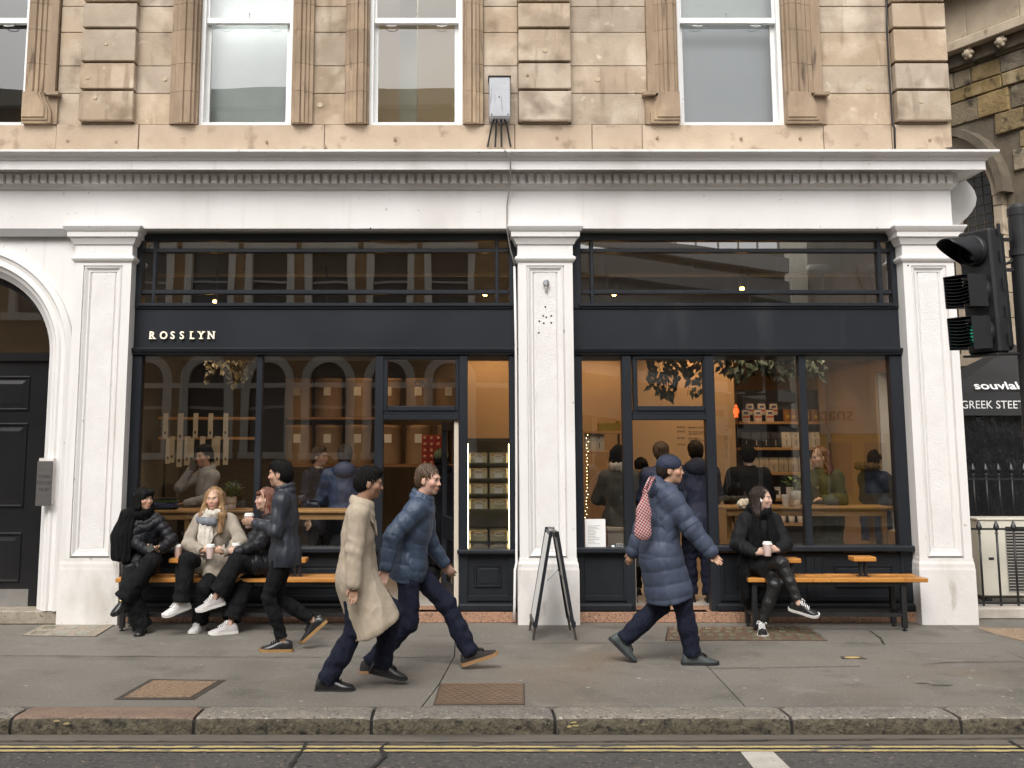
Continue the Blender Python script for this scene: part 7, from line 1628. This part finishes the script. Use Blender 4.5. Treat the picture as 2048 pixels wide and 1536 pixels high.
P2 = person('man in a long beige coat and navy trousers walking right along the pavement', (gx_ + .14, gy_, 0), -PI / 2,
    dict(pelvis=(0, -.0, .885), lean=.1, head=(.1, .16, 0), handl=(-.27, .12, .78), handr=(.26, .02, .74), elbl=(-.2, -1, 0), elbr=(.3, -1, 0),
         footr=foot(654, 1381, 0, 1), footl=dict(a=('w', gx_ + .36, gy_ + .22, ANK + .07), d=('w', .95, 0, -.2), u=('w', .2, 0, .97), pole=('w', 1, 0, 0))),
    dict(skin=(.3, .17, .11), stubble=.5, hair=('hair_black', 'short'), top=dict(m='coat_beige', g=1.16, sleeve=.07, cuff=.85, hem=.42, hemr=.25, hemflat=.78, legs=False, drape=.9, fold=.55, collar=.025, lapel=True), trousers=('navy_trouser', .09, .075, .078, -.02), shoes=('shoe_black', 'sole_black', 'wool_black')), h=1.74)
gx_, gy_ = gnd(752, 1345)
P3 = person('man in a blue quilted jacket and navy trousers striding right past the OUT doorway', (gx_ + .26, gy_ + .1, 0), -PI / 2,
    dict(pelvis=(0, .0, .86), lean=.2, head=(-.3, .1, 0), handr=W3(772, 1135, gy_ - .2), handl=(-.28, .3, .85), elbr=(.3, -1, -.1), elbl=(-.3, -1, 0), twist=-.15,
         footr=foot(742, 1346, 0, 1), footl=dict(a=('w', gx_ + .78, gy_ + .15, ANK + .05), d=('w', .95, 0, .3), u=('w', -.3, 0, .95), pole=('w', 1, 0, .3))),
    dict(skin=(.55, .33, .25), stubble=.5, hair=('hair_brown', 'crop'), top=dict(m='jacket_blue', g=1.2, sleeve=.072, hem=.1, hemr=.185, collar=.045, quilt=(.11, .008), fold=1.5), trousers=('navy_trouser', .092, .075, .07, -.02), shoes=('shoe_suede', 'sole_tan', 'wool_black')), h=1.82)
gx_, gy_ = gnd(1330, 1328)
P4 = person('walker in a long blue padded coat and dark cap with a checked tote', (gx_, gy_, 0), -PI / 2,
    dict(pelvis=(0, -.02, .935), lean=.12, head=(-.35, .02, 0), handr=W3(1432, 1118, gy_ - .25), handl=(-.24, -.25, .86), elbr=(.3, -1, -.3), elbl=(-.2, -1, 0), twist=.1,
         footr=foot(1383, 1327, 0, 1, 0, -.05), footl=dict(a=('w', gnd(1262, 1332)[0] - .03, gy_ + .1, ANK + .1), d=('w', .72, 0, -.7), u=('w', .7, 0, .72), pole=('w', 1, 0, .1))),
    dict(fem=True, skin=(.46, .27, .18), cap=('navy', 'beanie'), hair=('hair_dark', 'crop'), top=dict(m='puffer_blue', g=1.3, sleeve=.082, hem=.36, hemr=.235, hemflat=.82, quilt=(.12, .009), fold=1.2, collar=.04, cuff=.8), hood=('puffer_blue',), trousers=('navy_trouser', .095, .08, .072, -.01), shoes=('shoe_green', 'sole_black', 'wool_black', dict(boot=True))), h=1.8)
# checked tote bag hanging from her left shoulder (the back, seen behind the arm)
m = bpy.data.materials.new('gingham'); m.use_nodes = True; n = m.node_tree.nodes; L = m.node_tree.links; tc = n.new('ShaderNodeNewGeometry'); mp = n.new('ShaderNodeMapping'); mp.inputs['Rotation'].default_value = (0, .2, 0); ck_ = n.new('ShaderNodeTexChecker'); ck_.inputs['Scale'].default_value = 66; ck_.inputs['Color1'].default_value = (.24, .014, .022, 1); ck_.inputs['Color2'].default_value = (.45, .36, .35, 1)
cmb = n.new('ShaderNodeCombineXYZ'); sp_ = n.new('ShaderNodeSeparateXYZ'); L.new(tc.outputs['Position'], mp.inputs[0]); L.new(mp.outputs[0], sp_.inputs[0]); L.new(sp_.outputs[0], cmb.inputs[0]); L.new(sp_.outputs[2], cmb.inputs[1]); L.new(cmb.outputs[0], ck_.inputs[0]); L.new(ck_.outputs[0], n['Principled BSDF'].inputs['Base Color']); n['Principled BSDF'].inputs['Roughness'].default_value = .85; MATS['gingham'] = m
yb3 = gy_ - .22
tb = thing('tote_bag', 'red and white checked tote bag hanging from the shoulder of the blue coat walker', 'bag', (at(1286, 1080, yb3)[0], yb3, at(1286, 1082, yb3)[1]))
T = Field(.008); T.cone(V3(0, 0, .08), V3(.01, 0, .24), .078, .06, .03, V3(0, 1, 0), .4).cone(V3(.01, 0, .24), V3(.03, 0, .42), .06, .02, .03, V3(0, 1, 0), .4)
np_mesh('bag', *T.mesh(), 'gingham', tb, lambda v, no: .006 * wob(v, 30))
for dx in (-.012, .02): MB().tube([(.02 + dx, 0, .4), (.045 + dx, .01, .45), (.075 + dx, .03, .51), (.1 + dx, .08, .535), (.12 + dx, .13, .5)], .011, 6).build('strap', 'gingham', tb, True)

# ---- people inside
def stander(label, px, pyh, Y, rz, look, h=None, hands=None, head=(0, 0, 0), z0=None, **kw):
    z0 = ZF + .003 if z0 is None else z0
    x, zt = at(px, pyh, Y)      # top of the head
    hh = (zt - z0) / 1.005 if h is None else h; s = hh / 1.72
    ps_ = dict(pelvis=(0, 0, .925 * s), lean=.03, head=head, footr=dict(a=(.1 * s, .0, ANK * s), d=(.15, 1, 0), pole=(0, 1, 0)), footl=dict(a=(-.1 * s, .04, ANK * s), d=(-.12, 1, 0), pole=(0, 1, 0)), elbr=(.6, -1, 0), elbl=(-.6, -1, 0))
    if hands: ps_.update(hands)
    ps_.update(kw)
    look.setdefault('trousers', ('cloth_black', .092, .075, .072, -.02)); look.setdefault('shoes', ('shoe_black', 'sole_black'))
    return person(label, (x, Y, z0), rz, ps_, look, hh, 'people inside the shop', 1.35)
g_low = dict(handr=(.2, .3, 1.0), handl=(-.2, .3, 1.0))
I1 = stander('man in a grey zip jumper talking on a phone in the left window', 418, 893, 1.25, PI - .9, dict(skin=(.5, .31, .22), stubble=.4, hair=('hair_black', 'short'), top=dict(m='grey_knit', g=1.05, sleeve=.06, collar=.03)), head=(.25, .1, 0), hands=dict(handr=(.14, .16, 1.46), handl=(.02, .26, 1.08), elbr=(.5, .8, -1), elbl=(-.6, -.3, -1), hr=dict(d=(-.15, -.2, 1), n=(-1, 0, 0), curl=.5)))
stander('man with short brown hair and white collar in the left window', 634, 896, 1.9, PI + 1.0, dict(skin=(.55, .37, .29), hair=('hair_brown', 'short'), top=dict(m='navy', g=1.1, sleeve=.066, hem=.25, collar=.02, shirt='white_card')))
stander('person in a hooded navy coat standing with back to the left window', 690, 893, 1.1, .1, dict(skin=(.45, .3, .2), hair=('hair_dark', 'short'), top=dict(m='navy_bright' if 'navy_bright' in MATS else (mat('navy_bright', (.02, .04, .1), .6, (.016, .03, .08), 9, bump=.2), 'navy_bright')[1], g=1.22, sleeve=.08, hem=.28, hemr=.2, fold=1.5), hood=('navy_bright',)), hands=g_low)
stander('person in black with an olive cap standing inside the OUT doorway', 880, 900, 1.15, -.4, dict(skin=(.35, .22, .15), hair=('hair_black', 'crop'), cap=('green_coat', 'beanie'), top=dict(m='wool_black', g=1.15, sleeve=.07, hem=.5, hemr=.2, fold=1.2), scarf=dict(m='wool_black')), hands=g_low)
I5 = stander('woman in a checked dark coat with cream scarf behind the slim pane', 1238, 893, .75, -.15, dict(fem=True, skin=(.5, .33, .25), hair=('hair_black', 'bob'), top=dict(m='plaid_dark', g=1.15, sleeve=.068, hem=.5, hemr=.21), scarf=dict(m='scarf_cream', ends=())), hands=dict(handr=(.15, .3, 1.1), handl=(-.15, .3, 1.1)))
stander('person with black hair and fur collar inside the IN doorway', 1284, 918, 1.5, .2, dict(fem=True, skin=(.4, .26, .18), hair=('hair_black', 'bun'), top=dict(m='cloth_black', g=1.1, sleeve=.065, hem=.3), hood=('cloth_black', 'fur_brown')))
stander('person in blue jeans with light brown hair standing in the IN doorway', 1322, 886, .62, -.1, dict(fem=True, skin=(.5, .35, .26), hair=('hair_brown', 'bun'), top=dict(m='navy', g=1.1, sleeve=.065, hem=.3), trousers=('denim', .1, .085, .1, -.0), shoes=('shoe_black', 'sole_gum')), hands=g_low)
stander('man in a hooded navy coat with back turned in the IN doorway', 1392, 884, .9, -.05, dict(skin=(.4, .27, .2), hair=('hair_dark', 'crop'), top=dict(m='navy', g=1.15, sleeve=.074, hem=.2, hemr=.19), hood=('navy',), trousers=('navy_trouser', .095, .078, .08, -.02)), hands=g_low)
stander('man in a black coat with back turned in front of the shelves', 1496, 893, 1.7, -.1, dict(skin=(.4, .27, .2), hair=('hair_black', 'short'), top=dict(m='cloth_black', g=1.25, sleeve=.08, hem=.3, hemr=.2), ), hands=g_low)
I10 = stander('red haired woman in an olive coat with a phone in the right window', 1647, 895, 1.08, PI - .75, dict(fem=True, skin=(.58, .4, .31), hair=('hair_red', 'long_back', .4), top=dict(m='green_coat', g=1.12, sleeve=.07, hem=.5, hemr=.2, lapel=True, buttons='gold', collar=.03)), head=(-.55, .12, 0), hands=dict(handr=(.12, .32, 1.18), handl=(-.1, .3, 1.14), elbr=(.7, -.4, -1), elbl=(-.7, -.4, -1)))
stander('man in a blue parka with brown fur hood trim at the right window', 1745, 903, 1.8, -1.2, dict(skin=(.42, .27, .19), hair=('hair_dark', 'crop'), top=dict(m='navy_bright', g=1.25, sleeve=.082, hem=.28, hemr=.21, fold=1.4), hood=('navy_bright', 'fur_brown')), hands=g_low)
stander('dark dressed person at the far end of the right window', 1797, 918, 2.3, -1.0, dict(skin=(.42, .27, .19), hair=('hair_black', 'short'), top=dict(m='cloth_black', g=1.1, sleeve=.068, hem=.3)))
w1 = I1['inv'](I1['hands'][1][0]); phone_at('phone at the ear of the man in the grey jumper', tuple(w1), (.1, .1, .6))
w1 = I10['inv'](I10['hands'][1][0]); phone_at('phone in the hand of the red haired woman in the window', tuple(w1), (.9, 0, -.6))
